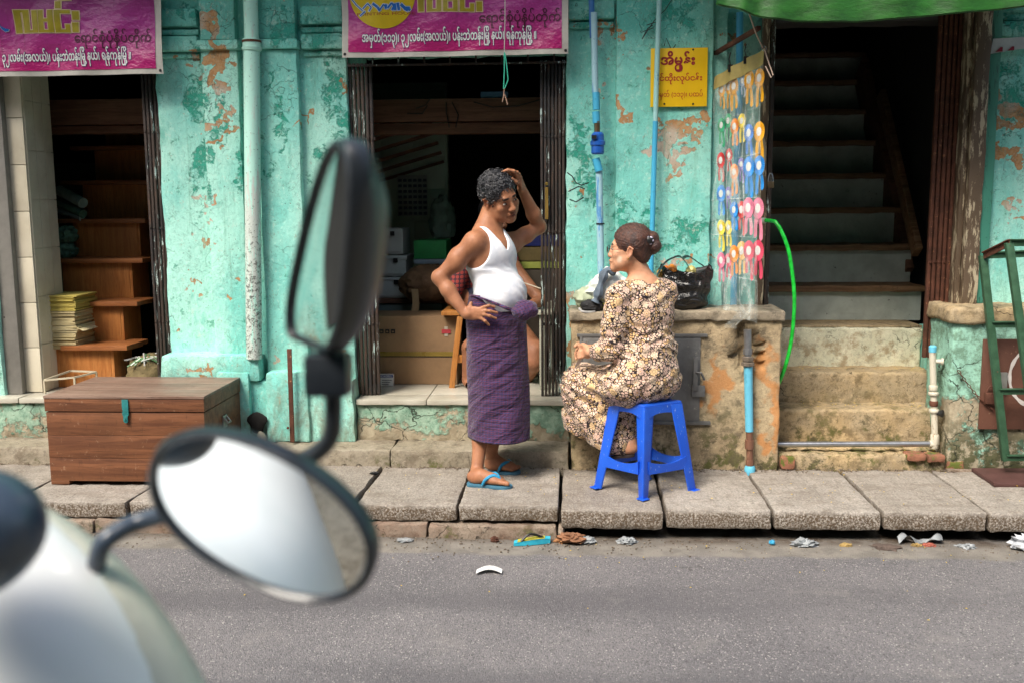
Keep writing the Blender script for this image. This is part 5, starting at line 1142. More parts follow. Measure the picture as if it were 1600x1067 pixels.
# ================================================================== LEFT SHOP: wooden steps, paper bundles, cloth rolls
ws = thing('wooden_steps', (-3, 6.3, .49), 'orange brown panelled wooden steps rising inside the left shop', 'stairs')
tiers = [((71, 172), 604, 546, 5.98), ((116, 187), 545, 478, 6.18), ((101, 201), 473, 411, 6.40), ((117, 213), 407, 349, 6.64), ((132, 226), 344, 289, 6.88), ((150, 240), 285, 235, 7.10), ((165, 250), 230, 185, 7.34)]
noses = [(96, 200, 543), (110, 216, 475), (62, 224, 408), (77, 228, 346), (95, 236, 286), (110, 245, 232), (120, 250, 182)]
for k, (((a_, b2), yb, yt, Y), (n0, n1, ny)) in enumerate(zip(tiers, noses)):
    p = W(a_, yb, Y=Y); q = W(b2, yt, Y=Y); zlo = max(p.z - .02, .49)
    g = G(); g.box(p.x, q.x, Y, Y + .02, zlo, q.z); g.build('panel', TEAK, ws, bevel=.002)
    g = G(); g.box(q.x + .0005, q.x + .02, Y + .002, Y + .26, zlo, q.z - .001); g.build('panel', TEAK, ws, bevel=.002)
    a3 = W(n0, ny, Y=Y - .03).x; b3 = W(n1, ny, Y=Y - .03).x; zt_ = W(n0, ny - 3, Y=Y - .04).z
    g = G(); g.box(a3, b3, Y - .045, Y + .27, q.z + .0008, max(zt_, q.z + .018)); g.build('tread', m_wood('tread_teak', (.24, .08, .024), (.34, .13, .045), 1, 'x', .4) if k == 0 else bpy.data.materials['tread_teak'], ws, bevel=.004)
PAPM = []
for nm, cc in (('yellow_paper', (.62, .50, .12)), ('cream_paper', (.66, .55, .30)), ('buff_paper', (.58, .46, .24)), ('bright_cream_paper', (.72, .62, .36))): PAPM.append(simple(nm, cc, .8, .25, 40, .003, 120, stretch=(1, 1, 10)))
stacks = [(58, 116, 486, 462, 0, 'bright yellow bundle of papers, topmost of the stack by the steps'), (60, 118, 496, 487, 1, 'thin cream bundle just under the yellow top bundle'), (59, 116, 508, 497, 1, 'cream bundle tied with yellow string in mid stack'),
          (61, 122, 520, 509, 3, 'cream bundle with a curled cover sticking out rightwards'), (61, 120, 531, 521, 1, 'buff paper bundle second from the floor of the stack'), (62, 121, 545, 532, 2, 'lowest buff bundle of papers leaning on the wooden step')]
for (a_, b2, yb, yt, mi, lab) in stacks:
    Y = 5.95; p = W(a_, yb, Y=Y); q = W(b2, yt, Y=Y); t = thing('paper_bundle', (p.x, Y, p.z), lab, 'paper bundle', 'paper bundles stacked by the wooden steps')
    n = max(3, int((q.z - p.z) / .008)); h = (q.z - p.z) / n
    g = G()
    for k in range(n):
        ox = random.uniform(-.008, .008); g.box(p.x + ox, q.x + ox + random.uniform(-.004, .006), Y + random.uniform(-.01, .004), Y + .28, p.z + k * h, p.z + (k + 1) * h - .0012, rz=random.uniform(-.03, .03))
    stuff(g.build('sheets', PAPM[mi], t, bevel=0))
    if mi == 3:
        g = G(); g.grid(lambda u, v: (q.x - .04 + .075 * u, Y - .012 + .2 * v, q.z - .012 - .02 * u * u), 6, 3); g.build('cover', PAPM[3], t, fixn=False)
g = G(); g.tube([W(66, 486, Y=5.935), W(72, 500, Y=5.93), W(70, 508, Y=5.93), W(78, 512, Y=5.92)], .003, 6); g.tube([W(70, 498, Y=5.93), W(66, 506, Y=5.92), W(75, 510, Y=5.92)], .003, 6)
tag(g.build('yellow_string', simple('yellow_string', (.65, .6, .08), .6)), 'yellow string tied round the middle of the paper stack', 'string')
fb = thing('box_frame', (-3.2, 6, .49), 'small open box frame on the floor at the foot of the tiled pier', 'box')
A_ = W(36, 604, Z=.49); 
g = G()
for (p, q) in (((-3.20, 5.78, .49), (-3.20, 5.78, .57)), ((-3.02, 5.80, .49), (-3.02, 5.80, .585)), ((-2.93, 5.90, .49), (-2.93, 5.90, .60)), ((-3.20, 5.78, .57), (-3.02, 5.80, .585)), ((-3.02, 5.80, .585), (-2.93, 5.90, .60)), ((-3.20, 5.78, .57), (-3.12, 5.95, .60)), ((-3.12, 5.95, .60), (-2.93, 5.90, .602))): g.bar(p, q, .010, .010)
g.build('frame', simple('cream_metal_edge', (.50, .44, .32), .5), fb)
GR = simple('green_cloth_roll', (.10, .22, .15), .8, .5, 30); WR = simple('pale_green_sheet_roll', (.30, .42, .38), .6, .3, 20)
for k, (pa, pb, r_, m_, lab) in enumerate([((92, 298), (130, 318), .035, WR, 'pale grey green sheet roll lying above the other rolls behind the steps'), ((92, 318), (130, 335), .030, GR, 'dark green cloth roll under the pale roll behind the steps'), ((92, 330), (128, 342), .02, WR, 'thin pale roll lowest behind the second highest step')]):
    g = G(); a_ = W(*pa, Y=6.75); b2 = W(*pb, Y=6.60); g.tube([a_, b2], r_, 14); tag(g.build('cloth_roll', m_), lab, 'roll')
for (px, py, m_, lab) in ((104, 368, GR, 'dark green folded cloth bundle beside the wooden panels'), (103, 392, GR, 'dark striped cloth bundle resting above the papers')):
    tag(crumple(W(px, py, Y=6.52), (.06, .07, .055), px + py, 26, 18, None, .4).build('cloth_bundle', m_), lab, 'cloth bundle')
sk_ = thing('jute_sack', (-2.55, 6.0, .49), 'olive sack with green and white strips on the floor beside the wooden steps', 'sack')
crumple((-2.64, 6.05, .57), (.13, .12, .11), 5, 34, 22, None, .25).build('sack', simple('olive_sackcloth', (.17, .13, .06), .9, .4, 20, .004, 80), sk_)
for k in range(34):
    a = random.uniform(0, 6.28); r0 = random.uniform(.0, .09); c = Vector((-2.64 + r0 * math.cos(a), 6.0 + r0 * math.sin(a), .655)); d = Vector((math.cos(a * 3), math.sin(a * 2) * .5, .3)).normalized() * random.uniform(.05, .09)
    g = G(); g.tube([c - d, c + Vector((0, 0, .025)), c + d + Vector((0, 0, -.02))], .0045, 5); g.build('strip', simple('green_plastic_strip', (.12, .28, .12), .5) if k == 0 else (bpy.data.materials['green_plastic_strip'] if k % 2 else WHITEP), sk_)
tag(crumple((-2.58, 6.25, .90), (.085, .07, .17), 15, 26, 22, None, .3).build('hanging_bag', m_clear('dull_polythene', (.45, .55, .5), .4, .3)), 'dull clear plastic bag hanging right of the wooden steps', 'bag')
tag((lambda g: (g.box(-2.70, -2.50, 5.86, 6.0, .49, .515), g.build('paper_ream', WHITEP, bevel=.003))[1])(G()), 'white paper ream on the floor in front of the olive sack', 'paper')
g = G(); g.bar(W(48, 257, Y=5.795) , W(30, 257, Y=5.795), .012, .004); 

# ================================================================== MIDDLE SHOP goods
def card(name, x0, x1, y0, y1, z0, z1, m_, label, cat='box', lid=None, bev=.004, group=None):
    t = thing(name, ((x0 + x1) / 2, (y0 + y1) / 2, z0), label, cat, group)
    g = G(); g.box(x0, x1, y0, y1, z0, z1 - (lid or 0)); g.build('box_body', m_, t, bevel=bev)
    if lid: g = G(); g.box(x0 - .008, x1 + .008, y0 - .008, y1 + .008, z1 - lid, z1); g.build('lid', m_, t, bevel=bev)
    return t
GRB = simple('grey_white_box_paint', (.58, .63, .60), .5, .2, 5); CARD = simple('brown_cardboard', (.27, .165, .085), .8, .2, 6); GREENB = simple('green_box_card', (.03, .30, .08), .6, .2)
Y = 6.75
def pxb(a_, y0, b2, y1, Y): p = W(a_, y1, Y=Y); q = W(b2, y0, Y=Y); return p.x, q.x, p.z, q.z
for (a_, yt, b2, yb, lab, ld) in ((560, 357, 629, 398, 'grey white box on top of the three metal boxes in the middle shop', None), (560, 399, 634, 432, 'grey white lidded box, middle of the three metal boxes', .03), (560, 433, 635, 466, 'grey white front opening box, lowest of the three metal boxes', .02)):
    x0, x1, z0, z1 = pxb(a_, yt, b2, yb, Y); t = card('metal_box', x0, x1, Y, Y + .3, z0, z1 - .002, GRB, lab, lid=ld, group='grey white boxes stacked in the middle shop')
    g = G(); g.box(x1 - .085, x1 - .055, Y - .016, Y - .004, z1 - .05, z1 - .02); g.build('clasp', BLACKM, t)
    g = G(); g.box(x0, x1 - .02, Y - .006, Y + .002, z0 + .01, z0 + .02); g.build('edge_strip', simple('pale_edge', (.55, .58, .55), .5) if 'pale_edge' not in bpy.data.materials else bpy.data.materials['pale_edge'], t)
x0, x1, z0, z1 = pxb(560, 467, 640, 474, 6.72); t = tag((lambda g: (g.box(x0, x1 + .4, 6.70, 7.3, z0, z1), g.build('shelf_board', DARKW))[1])(G()), 'dark shelf board under the stack of grey white boxes', 'shelf')
x0, x1, z0, z1 = pxb(560, 476, 690, 499, 6.7); card('flat_crate', x0, x1, 6.72, 7.2, z0 - .2, z1, simple('blue_grey_crate', (.17, .24, .23), .6, .2), 'pale blue grey crate between the shelf and the cardboard carton', 'crate')
x0, x1, z0, z1 = pxb(647, 376, 697, 405, 6.7); card('green_box', x0, x1, 6.7, 7.0, z0, z1, GREENB, 'green box on the brown wrapped parcel in the middle shop')
x0, x1, z0, z1 = pxb(647, 405, 697, 412, 6.7); card('pale_tray', x0, x1, 6.69, 7.0, z0 - .003, z1 - .002, simple('pale_blue_tray', (.30, .38, .46), .5), 'thin pale blue tray beneath the green box', 'tray')
# big carton
x0, x1, z0, z1 = pxb(588, 497, 713, 605, 6.12); z0 = .49
ct = card('cardboard_carton', x0 - .05, x1, 6.12, 6.45, z0, z1 + .01, CARD, 'large brown cardboard carton with a red cross mark in the middle shop', 'carton')
zm = W(640, 553, Y=6.11).z
g = G(); g.box(x0 - .05, x1 + .001, 6.1165, 6.119, zm - .014, zm + .014); g.build('tape', simple('olive_packing_tape', (.22, .15, .03), .3, .2), ct)
g = G(); g.box(x0 - .05, x1 + .001, 6.1175, 6.1195, zm - .020, zm - .0145); g.build('flap_gap', BLACKM, ct)
cc = W(697, 518, Y=6.115)
g = G(); g.box(cc.x - .011, cc.x + .011, 6.1165, 6.1185, cc.z - .03, cc.z + .03); g.build('mark', simple('pale_mark', (.5, .45, .36), .7), ct)
g = G(); g.box(cc.x - .028, cc.x + .028, 6.114, 6.116, cc.z - .013, cc.z + .013); g.build('mark', simple('red_mark_ink', (.42, .04, .05), .7), ct)
for k in range(3):
    c2 = W(596 + k * 9, 518, Y=6.115); g = G(); g.box(c2.x - .013, c2.x + .013, 6.1165, 6.1185, c2.z - .013, c2.z + .013); g.build('handling_symbol', BLACKM, ct)
    g = G(); g.box(c2.x - .006, c2.x + .006, 6.1145, 6.116, c2.z - .006, c2.z + .003); g.build('handling_symbol', CARD, ct)
lb = thing('label_box', (-1.2, 6.1, .49), 'small white labelled box on the floor before the carton', 'box')
x0, x1, z0, z1 = pxb(592, 585, 614, 605, 6.06); g = G(); g.box(x0, x1, 6.06, 6.10, .491, z1); g.build('box_body', WHITEP, lb, bevel=.002)
g = G(); g.box(x0, x1, 6.0575, 6.059, z1 - .017, z1); g.build('blue_band', simple('label_navy', (.02, .05, .25), .6), lb)
co, f = text_mesh('HORSELL', 1, .02); s = (x1 - x0 - .01) / co[:, 0].max(); g = G(); g.add([(x0 + .005 + c[0] * s, 6.0565, z1 - .0135 + c[1] * s * .8) for c in co], f); g.build('lettering', WHITEP, lb, fixn=False)
for k in range(3):
    g = G(); g.box(x0 + .02, x1 - .008 - k * .01, 6.0575, 6.0590, z1 - .036 - k * .013, z1 - .033 - k * .013); g.build('print_line', BLACKM, lb)
# brown paper parcel with hanging strip
pr = thing('brown_parcel', (-1, 6.5, 1), 'torn brown paper parcel with a hanging paper strip', 'parcel')
BRP = simple('crumpled_brown_paper', (.20, .115, .06), .8, .5, 16, .006, 30)
c = W(672, 445, Y=6.6); crumple(c, (.19, .14, .125), 31, 44, 30, lambda q: Vector((q.x, q.y, q.z)), .16).build('parcel_wrap', BRP, pr)
g = G(); pl = [W(x, y, Y=6.42) for x, y in ((648, 452), (650, 475), (647, 500), (645, 522))]; g.grid(lambda u, v: tuple((lambda i, f: pl[i].lerp(pl[i + 1], f) + Vector(((u - .5) * .045, .004 * math.sin(v * 9 + u * 3), 0)))(min(int(v * 3), 2), v * 3 - min(int(v * 3), 2))), 3, 18); g.build('paper_strip', simple('tan_strip', (.34, .24, .13), .8, .3), pr, fixn=False)
# chair frame
cf = thing('wooden_chair', (-.75, 6.1, .49), 'orange wooden chair leg and rail behind the standing man', 'chair')
OW = m_wood('orange_chair_wood', (.34, .13, .03), (.44, .19, .05), 1, 'z', .4)
g = G(); g.bar(W(719, 495, Y=6.04), W(706, 606, Y=6.02), .035, .028, (0, 1, 0)); g.build('leg', OW, cf, bevel=.003)
g = G(); g.bar(W(712, 560, Y=6.03), W(760, 560, Y=6.10), .028, .05); g.build('rail', OW, cf, bevel=.003)
g = G(); g.bar(W(760, 500, Y=6.12), W(762, 606, Y=6.12), .035, .028, (0, 1, 0)); g.build('leg', OW, cf, bevel=.003)
g = G(); g.box(-.80, -.45, 6.05, 6.40, .93, .955); g.build('seat', OW, cf, bevel=.004)
for q in ((-.78, 6.38), (-.47, 6.38)): g = G(); g.bar((q[0], q[1], .49), (q[0], q[1], .93), .035, .03, (0, 1, 0)); g.build('leg', OW, cf, bevel=.003)
# white post of a table at the right
tbx = W(846, 560, Y=5.95).x
g = G(); g.box(tbx - .012, tbx + .018, 5.95, 5.98, .49, W(846, 492, Y=5.95).z); wt = thing('white_table', (tbx, 6.1, .49), 'narrow cream table edge and leg against the right gate', 'table'); g.build('leg', simple('cream_leg_paint', (.42, .42, .34), .5), wt, bevel=.002)
g = G(); g.box(tbx - .05, tbx + .075, 5.93, 6.5, W(846, 492, Y=5.95).z + .001, W(846, 487, Y=5.95).z); g.build('table_top', bpy.data.materials['cream_leg_paint'], wt, bevel=.002)
for q in ((tbx + .035, 6.44), (tbx - .02, 6.44)): g = G(); g.box(q[0], q[0] + .03, q[1], q[1] + .03, .49, .98); g.build('leg', bpy.data.materials['cream_leg_paint'], wt, bevel=.002)
# calendar
cal = thing('wall_calendar', (-1.1, 7.49, 1.6), 'faded calendar sheet on the green tiled wall inside the middle shop', 'calendar')
x0, x1, z0, z1 = pxb(622, 274, 667, 338, 7.47); g = G(); g.box(x0, x1, 7.475, 7.48, z0, z1); g.build('sheet', simple('calendar_paper', (.42, .46, .42), .7), cal)
for r_ in range(7):
    for c_ in range(6):
        g = G(); w = (x1 - x0) / 6; h = (z1 - z0) / 7.4; g.box(x0 + c_ * w + .006, x0 + (c_ + 1) * w - .004, 7.471, 7.474, z0 + .008 + r_ * h, z0 + r_ * h + h * .72); g.build('date_block', simple('calendar_ink', (.07, .09, .13), .7) if 'calendar_ink' not in bpy.data.materials else bpy.data.materials['calendar_ink'], cal)
tag(crumple(W(691, 345, Y=7.2), (.085, .08, .15), 44, 26, 22, None, .3).build('hanging_bag', simple('pale_green_bag', (.28, .38, .33), .45, .3, 14)), 'pale green plastic bag hanging beside the calendar', 'bag')
for (a_, yt, b2, yb, m_, lab, cat) in ((832, 368, 846, 385, simple('navy_card', (.03, .04, .22), .6), 'dark blue box on top of the pile by the right gate', 'box'), (832, 386, 846, 408, simple('dull_brown_card', (.22, .16, .06), .7), 'brown box second from top by the right gate', 'box'), (832, 409, 846, 420, simple('lime_card', (.45, .50, .10), .6), 'yellow green strip box in the pile by the right gate', 'box')):
    x0, x1, z0, z1 = pxb(a_ - 25, yt, b2 + 30, yb, 6.55); card('stacked_box', x0, x1, 6.55, 6.8, z0, z1 - .001, m_, lab, cat, group='boxes piled by the right gate')
x0, x1, z0, z1 = pxb(807, 421, 876, 490, 6.55); card('stacked_carton', x0, x1, 6.56, 6.8, z0 - .25, z1 - .001, simple('dark_carton', (.10, .08, .06), .8), 'dark carton at the bottom of the pile by the right gate', 'carton')
tag((lambda g: (g.tube(catmull([W(812, 440, Y=6.1), W(830, 446, Y=6.0), W(847, 452, Y=5.93)]), .004, 6), g.build('thin_rope', simple('pale_rope', (.5, .45, .35), .8)))[1])(G()), 'thin pale rope stretched from behind the man to the right gate', 'rope')
tag((lambda g: (g.box(W(752, 212, Y=6.45).x, W(794, 212, Y=6.45).x, 6.44, 6.55, 2.275, 2.31), g.build('blue_tray', simple('dark_blue_plastic', (.08, .2, .34), .4)))[1])(G()), 'dark blue tray lying on the upper timber beam', 'tray')
vw = thing('beam_wires', (-.7, 6.4, 2.2), 'loose black wires looped over the timber beam in the middle doorway', 'wires')
for pts in ([(650, 170), (665, 165), (672, 155)], [(697, 160), (697, 175), (702, 200)], [(706, 160), (716, 180), (712, 200)], [(740, 160), (770, 168), (810, 166), (845, 156)], [(636, 178), (660, 178), (668, 165)]):
    g = G(); px_tube(g, pts, .004, 6.40, 5); g.build('wire', BLACKM, vw)

# ================================================================== DEBRIS
def bit(px, py, z, r, m_, label, cat='litter', name='litter', seed=0, flat=.35, group=None):
    c = W(px, py, Z=z)
    if z < .02 and c.y > 4.615: c.y = 4.60 + .03 * (px % 7) / 7
    o = crumple((c.x, c.y, z + r * flat * .6), (r * .85, r * .6, r * flat * .9), seed + px, 26, 16, None, 1.1).build(name, m_)
    return tag(o, label, cat, group)
CLB = simple('clear_litter_plastic', (.30, .32, .33), .35, .3, 30)
bit(1248, 838, .0, .045, CLB, 'crumpled clear plastic scrap in the gutter below the fourth slab', 'plastic scrap', 'plastic_scrap')
bit(1492, 838, .0, .028, CLB, 'small whitish plastic scrap in the gutter right of the long wrapper', 'plastic scrap', 'plastic_scrap')
bit(1590, 838, .0, .075, simple('grubby_white_plastic', (.50, .52, .55), .4, .3, 30), 'white plastic bag in the gutter at the right edge', 'plastic bag', 'plastic_bag', flat=.5)
bit(915, 840, .0, .035, CLB, 'grey white crumpled scrap right of the orange rubbish', 'plastic scrap', 'plastic_scrap')
bit(978, 838, .0, .035, CLB, 'flattened clear wrapper in the dark gutter below the stool', 'wrapper', 'plastic_scrap')
bit(1198, 834, .01, .011, CYB, 'tiny blue bottle cap in the dark gutter', 'bottle cap', 'bottle_cap', flat=.8)
g = G(); g.grid(lambda u, v: (lambda p: (p.x, p.y - .05 * v, .02 + .018 * math.sin(u * 9) + .012 * math.sin(v * 5 + u * 14)))(W(1400 + 70 * u, 843 + 0 * v, Z=.01)), 18, 5); tag(g.build('long_wrapper', CLB, fixn=False), 'long crumpled clear wrapper lying along the gutter at the right', 'wrapper')
g = G(); g.grid(lambda u, v: (lambda p: (p.x, p.y - .05 * v, .008 + .01 * math.sin(u * 3.1)))(W(745 + 40 * u, 890 - 3 * math.sin(u * 3), Z=.005)), 8, 3); tag(g.build('paper_scrap', WHITEP, fixn=False), 'curved white paper scrap alone on the asphalt', 'paper scrap')
bit(893, 838, .01, .05, simple('orange_brown_rubbish', (.26, .12, .06), .8, .4), 'orange brown leaf rubbish heaped at the kerb corner', 'rubbish', 'rubbish')
bit(880, 845, .0, .03, simple('orange_peel', (.36, .17, .07), .7), 'orange peel scrap beside the discarded sandal', 'peel', 'orange_peel')
bit(773, 844, .0, .014, RUST, 'tiny red brown pebble by the kerb left of the sandal', 'pebble', 'pebble', flat=.8)
bit(637, 836, .004, .03, CLB, 'small pale wrapper flattened by the kerb under the man', 'wrapper', 'wrapper', flat=.12)
bit(617, 724, .152, .032, simple('pinkish_wrapper', (.50, .42, .42), .5, .5, 60), 'small pinkish wrapper on the slab against the ledge', 'wrapper', 'wrapper')
bit(585, 740, .152, .018, BLACKM, 'small black scrap on the slab joint near the wrapper', 'scrap', 'scrap')
bit(1490, 845, .0, .02, CLB, 'flat grey plastic piece just below the small scrap', 'plastic scrap', 'plastic_scrap', flat=.15)
bit(1425, 846, .0, .02, simple('ochre_leaf', (.30, .20, .07), .8), 'ochre dry leaf in the gutter near the long wrapper', 'leaf', 'dry_leaf')
bit(1310, 839, .0, .022, simple('ochre_leaf_pale', (.36, .25, .09), .8), 'yellow brown dry leaf in the gutter mid right', 'leaf', 'dry_leaf')
bit(1440, 842, .0, .022, simple('red_scrap', (.32, .09, .06), .7), 'orange red scrap in the gutter right of the leaf', 'scrap', 'scrap')
bit(1385, 856, .0, .05, simple('dark_red_blotch', (.11, .08, .065), .9), 'dark brown clot of dirt on the gutter edge', 'dirt clot', 'dirt_clot', flat=.12)
snd = thing('discarded_sandal', (-.1, 4.6, .0), 'broken blue and yellow sandal lying in the gutter under the kerb', 'sandal')
p = W(803, 850, Z=.0); q = W(860, 846, Z=.0)
g = G(); d = (q - p); g.grid(lambda u, v: tuple(p + d * u + Vector((0, (v - .5) * .06 * (1 - .5 * abs(u - .4)), .012 + .012 * math.sin(u * 2)))), 12, 4); g.grid(lambda u, v: tuple(p + d * u + Vector((0, -.03 * (1 - .5 * abs(u - .4)) + .001, .014 * v + .012 * math.sin(u * 2) * v))), 12, 1); g.build('sole', simple('cyan_foam', (.03, .40, .55), .6), snd, fixn=False)
g = G(); g.grid(lambda u, v: tuple(p + d * (.1 + .75 * u) + Vector((0, (v - .5) * .045, .0145 + .012 * math.sin((.1 + .75 * u) * 2)))), 8, 3); g.build('footbed', simple('yellow_green_foam', (.45, .42, .05), .7, .5, 40), snd, fixn=False)
g = G(); g.tube(catmull([p + d * .2 + Vector((0, -.02, .02)), p + d * .45 + Vector((0, -.01, .05)), p + d * .8 + Vector((0, 0, .025))]), .006, 6); g.build('strap', BLACKM, snd)
# fallen petals and gutter grit: uncountable
g = G()
YP = simple('yellow_petals', (.72, .50, .03), .7, .2)
for zs, y0, y1, x0, x1, n in ((.44, 5.71, 5.88, 1.16, 2.1, 42), (.62, 5.92, 6.1, 1.16, 2.1, 26), (.245, 5.46, 5.68, 1.25, 2.0, 26), (.157, 4.75, 5.35, .3, 2.3, 60), (.157, 4.75, 5.35, -1.5, .3, 30), (.003, 4.2, 4.64, -.3, 2.4, 26), (.005, 3.4, 4.3, -1.5, 2.2, 10)):
    for _ in range(n):
        x, y, a = random.uniform(x0, x1), random.uniform(y0, y1), random.uniform(0, 6.28); s = random.uniform(.003, .007); c_, s_ = math.cos(a), math.sin(a)
        g.add([(x + s * c_, y + s * s_, zs + .004), (x - s * .6 * s_, y + s * .6 * c_, zs + .006), (x - s * c_, y - s * s_, zs + .003), (x + s * .6 * s_, y - s * .6 * c_, zs + .0055)], [(0, 1, 2, 3)])
pe = stuff(g.build('fallen_petals', YP, fixn=False)); pe['label'] = 'scattered tiny yellow petals on the steps, slabs and gutter'; pe['category'] = 'petals'
gm = G(); 
for k in range(1100):
    x = random.uniform(-2.6, 2.8); 
    y = 4.66 - abs(random.gauss(0, .12)); z = 0.; s = random.uniform(.0015, .006)
    gm.ell((x, y, z + s * .4), (s, s * random.uniform(.6, 1), s * .6), 5, 3)
gr = stuff(gm.build('gutter_grit', simple('mixed_grit', (.16, .12, .085), .9, .6, 60, spots=(40, .55, (.35, .30, .24))))); gr['label'] = 'loose grit and leaf crumbs along the gutter below the slabs'; gr['category'] = 'grit'
gm = G()
for k in range(900):
    which = random.random()
    if which < .5: x, y, z = random.uniform(-4, -.03), 5.40 - abs(random.gauss(0, .02)), .152
    elif which < .8: x, y, z = random.uniform(0, 1.14), 5.40 - abs(random.gauss(0, .025)), .152
    else: x, y, z = random.uniform(1.14, 2.1), 5.42 - abs(random.gauss(0, .03)), .152
    s = random.uniform(.002, .0065); gm.ell((x, y, z + s * .3), (s, s, s * .6), 5, 3)
gr = stuff(gm.build('pavement_grit', bpy.data.materials['mixed_grit'])); gr['label'] = 'loose grit gathered where the slabs meet the ledge'; gr['category'] = 'grit'
# ================================================================== PEOPLE: smooth-union volumes turned into one continuous surface
class Field:
    def __init__(s, lo, hi, h):
        s.lo = np.array(lo, np.float32); s.h = h; s.n = np.ceil((np.array(hi) - lo) / h).astype(int) + 1
        s.F = np.ones(s.n, np.float32); s.ax = [s.lo[i] + h * np.arange(s.n[i], dtype=np.float32) for i in range(3)]
    def like(s): c = object.__new__(Field); c.lo, c.h, c.n, c.ax = s.lo, s.h, s.n, s.ax; c.F = np.ones(s.n, np.float32); return c
    def win(s, lo, hi):
        a = np.maximum(((np.array(lo) - s.lo) / s.h).astype(int), 0); b = np.minimum(((np.array(hi) - s.lo) / s.h).astype(int) + 2, s.n)
        if (b <= a).any(): return None, None
        sl_ = tuple(slice(a[i], b[i]) for i in range(3))
        return sl_, np.meshgrid(*[s.ax[i][sl_[i]] for i in range(3)], indexing='ij', sparse=True)
    def put(s, sl_, d, k, cut=False):
        f = s.F[sl_]
        if cut: d = -d; h = np.maximum(k - np.abs(f - d), 0) / k if k else 0; s.F[sl_] = np.maximum(f, d) + (h * h * k / 4 if k else 0)
        else: h = np.maximum(k - np.abs(f - d), 0) / k if k else 0; s.F[sl_] = np.minimum(f, d) - (h * h * k / 4 if k else 0)
    def cone(s, a, b, r1, r2, k=.02, cut=False, sq=None):
        a = np.array(a, np.float32); b = np.array(b, np.float32); m = max(r1, r2) + k + .012
        sl_, g = s.win(np.minimum(a, b) - m, np.maximum(a, b) + m)
        if sl_ is None: return s
        d = b - a; L2 = max(float(d.dot(d)), 1e-9); p = [g[i] - a[i] for i in range(3)]
        t = np.clip((p[0] * d[0] + p[1] * d[1] + p[2] * d[2]) / L2, 0, 1)
        q = np.sqrt((p[0] - t * d[0]) ** 2 + (p[1] - t * d[1]) ** 2 + (p[2] - t * d[2]) ** 2)
        s.put(sl_, q - (r1 + (r2 - r1) * t), k, cut); return s
    def ell(s, c, r, M_=None, k=.03, cut=False):
        c = np.array(c, np.float32); m = max(r) + k + .012; sl_, g = s.win(c - m, c + m)
        if sl_ is None: return s
        p = [g[i] - c[i] for i in range(3)]
        A_ = np.eye(3) if M_ is None else np.array(M_)       # rows: local axes in world
        q = [sum(A_[j][i] * p[i] for i in range(3)) for j in range(3)]
        k0 = np.sqrt((q[0] / r[0]) ** 2 + (q[1] / r[1]) ** 2 + (q[2] / r[2]) ** 2); k1 = np.sqrt((q[0] / r[0] ** 2) ** 2 + (q[1] / r[1] ** 2) ** 2 + (q[2] / r[2] ** 2) ** 2) + 1e-6
        s.put(sl_, k0 * (k0 - 1) / k1, k, cut); return s
    def chain(s, pts, rs, k=.012):
        for i in range(len(pts) - 1): s.cone(pts[i], pts[i + 1], rs[i], rs[i + 1], k)
        return s
    def grids(s): return np.meshgrid(*s.ax, indexing='ij', sparse=True)
    def mesh(s, name):
        F = s.F; S = F < 0; n = s.n
        cells = np.zeros(n - 1, np.int8)
        for dx in (0, 1):
            for dy in (0, 1):
                for dz in (0, 1): cells += S[dx:n[0] - 1 + dx, dy:n[1] - 1 + dy, dz:n[2] - 1 + dz]
        act = (cells > 0) & (cells < 8); idx = np.full(n - 1, -1, np.int32); ii = np.argwhere(act); idx[act] = np.arange(len(ii))
        P_ = np.zeros((len(ii), 3)); cnt = np.zeros(len(ii)); cor = [(a, b, c) for a in (0, 1) for b in (0, 1) for c in (0, 1)]
        vals = {c: F[ii[:, 0] + c[0], ii[:, 1] + c[1], ii[:, 2] + c[2]] for c in cor}
        for c in cor:
            for a in range(3):
                if c[a] == 0:
                    c2 = tuple(1 if i == a else c[i] for i in range(3)); v1, v2 = vals[c], vals[c2]; m = (v1 < 0) != (v2 < 0)
                    t = np.where(m, v1 / np.where(m, v1 - v2, 1), 0); q = np.array(c, float)[None] + np.eye(3)[a][None] * t[:, None]; P_[m] += q[m]; cnt[m] += 1
        P_ = s.lo + s.h * (ii + P_ / cnt[:, None])
        quads = []
        for a in range(3):
            b, c = (a + 1) % 3, (a + 2) % 3; sl1 = [slice(None)] * 3; sl2 = [slice(None)] * 3; sl1[a] = slice(0, -1); sl2[a] = slice(1, None)
            ch_ = S[tuple(sl1)] != S[tuple(sl2)]; e = np.argwhere(ch_); e = e[(e[:, b] > 0) & (e[:, c] > 0) & (e[:, b] < n[b] - 1) & (e[:, c] < n[c] - 1)]
            def cell(db, dc): q = e.copy(); q[:, b] -= db; q[:, c] -= dc; return idx[q[:, 0], q[:, 1], q[:, 2]]
            Q = np.stack([cell(0, 0), cell(1, 0), cell(1, 1), cell(0, 1)], 1); flip = S[e[:, 0], e[:, 1], e[:, 2]]
            Q[~flip] = Q[~flip][:, ::-1]; quads.append(Q)
        Q = np.concatenate(quads); me = bpy.data.meshes.new(name)
        # light smoothing of the stair-steps
        for _ in range(2):
            acc = np.zeros_like(P_); c_ = np.zeros(len(P_))
            for i in range(4): np.add.at(acc, Q[:, i], P_[Q[:, (i + 1) % 4]]); np.add.at(acc, Q[:, (i + 1) % 4], P_[Q[:, i]]); np.add.at(c_, Q[:, i], 1); np.add.at(c_, Q[:, (i + 1) % 4], 1)
            P_ = P_ * .5 + .5 * acc / np.maximum(c_, 1)[:, None]
        me.vertices.add(len(P_)); me.vertices.foreach_set('co', P_.ravel()); me.loops.add(Q.size); me.loops.foreach_set('vertex_index', Q.ravel().astype(np.int32))
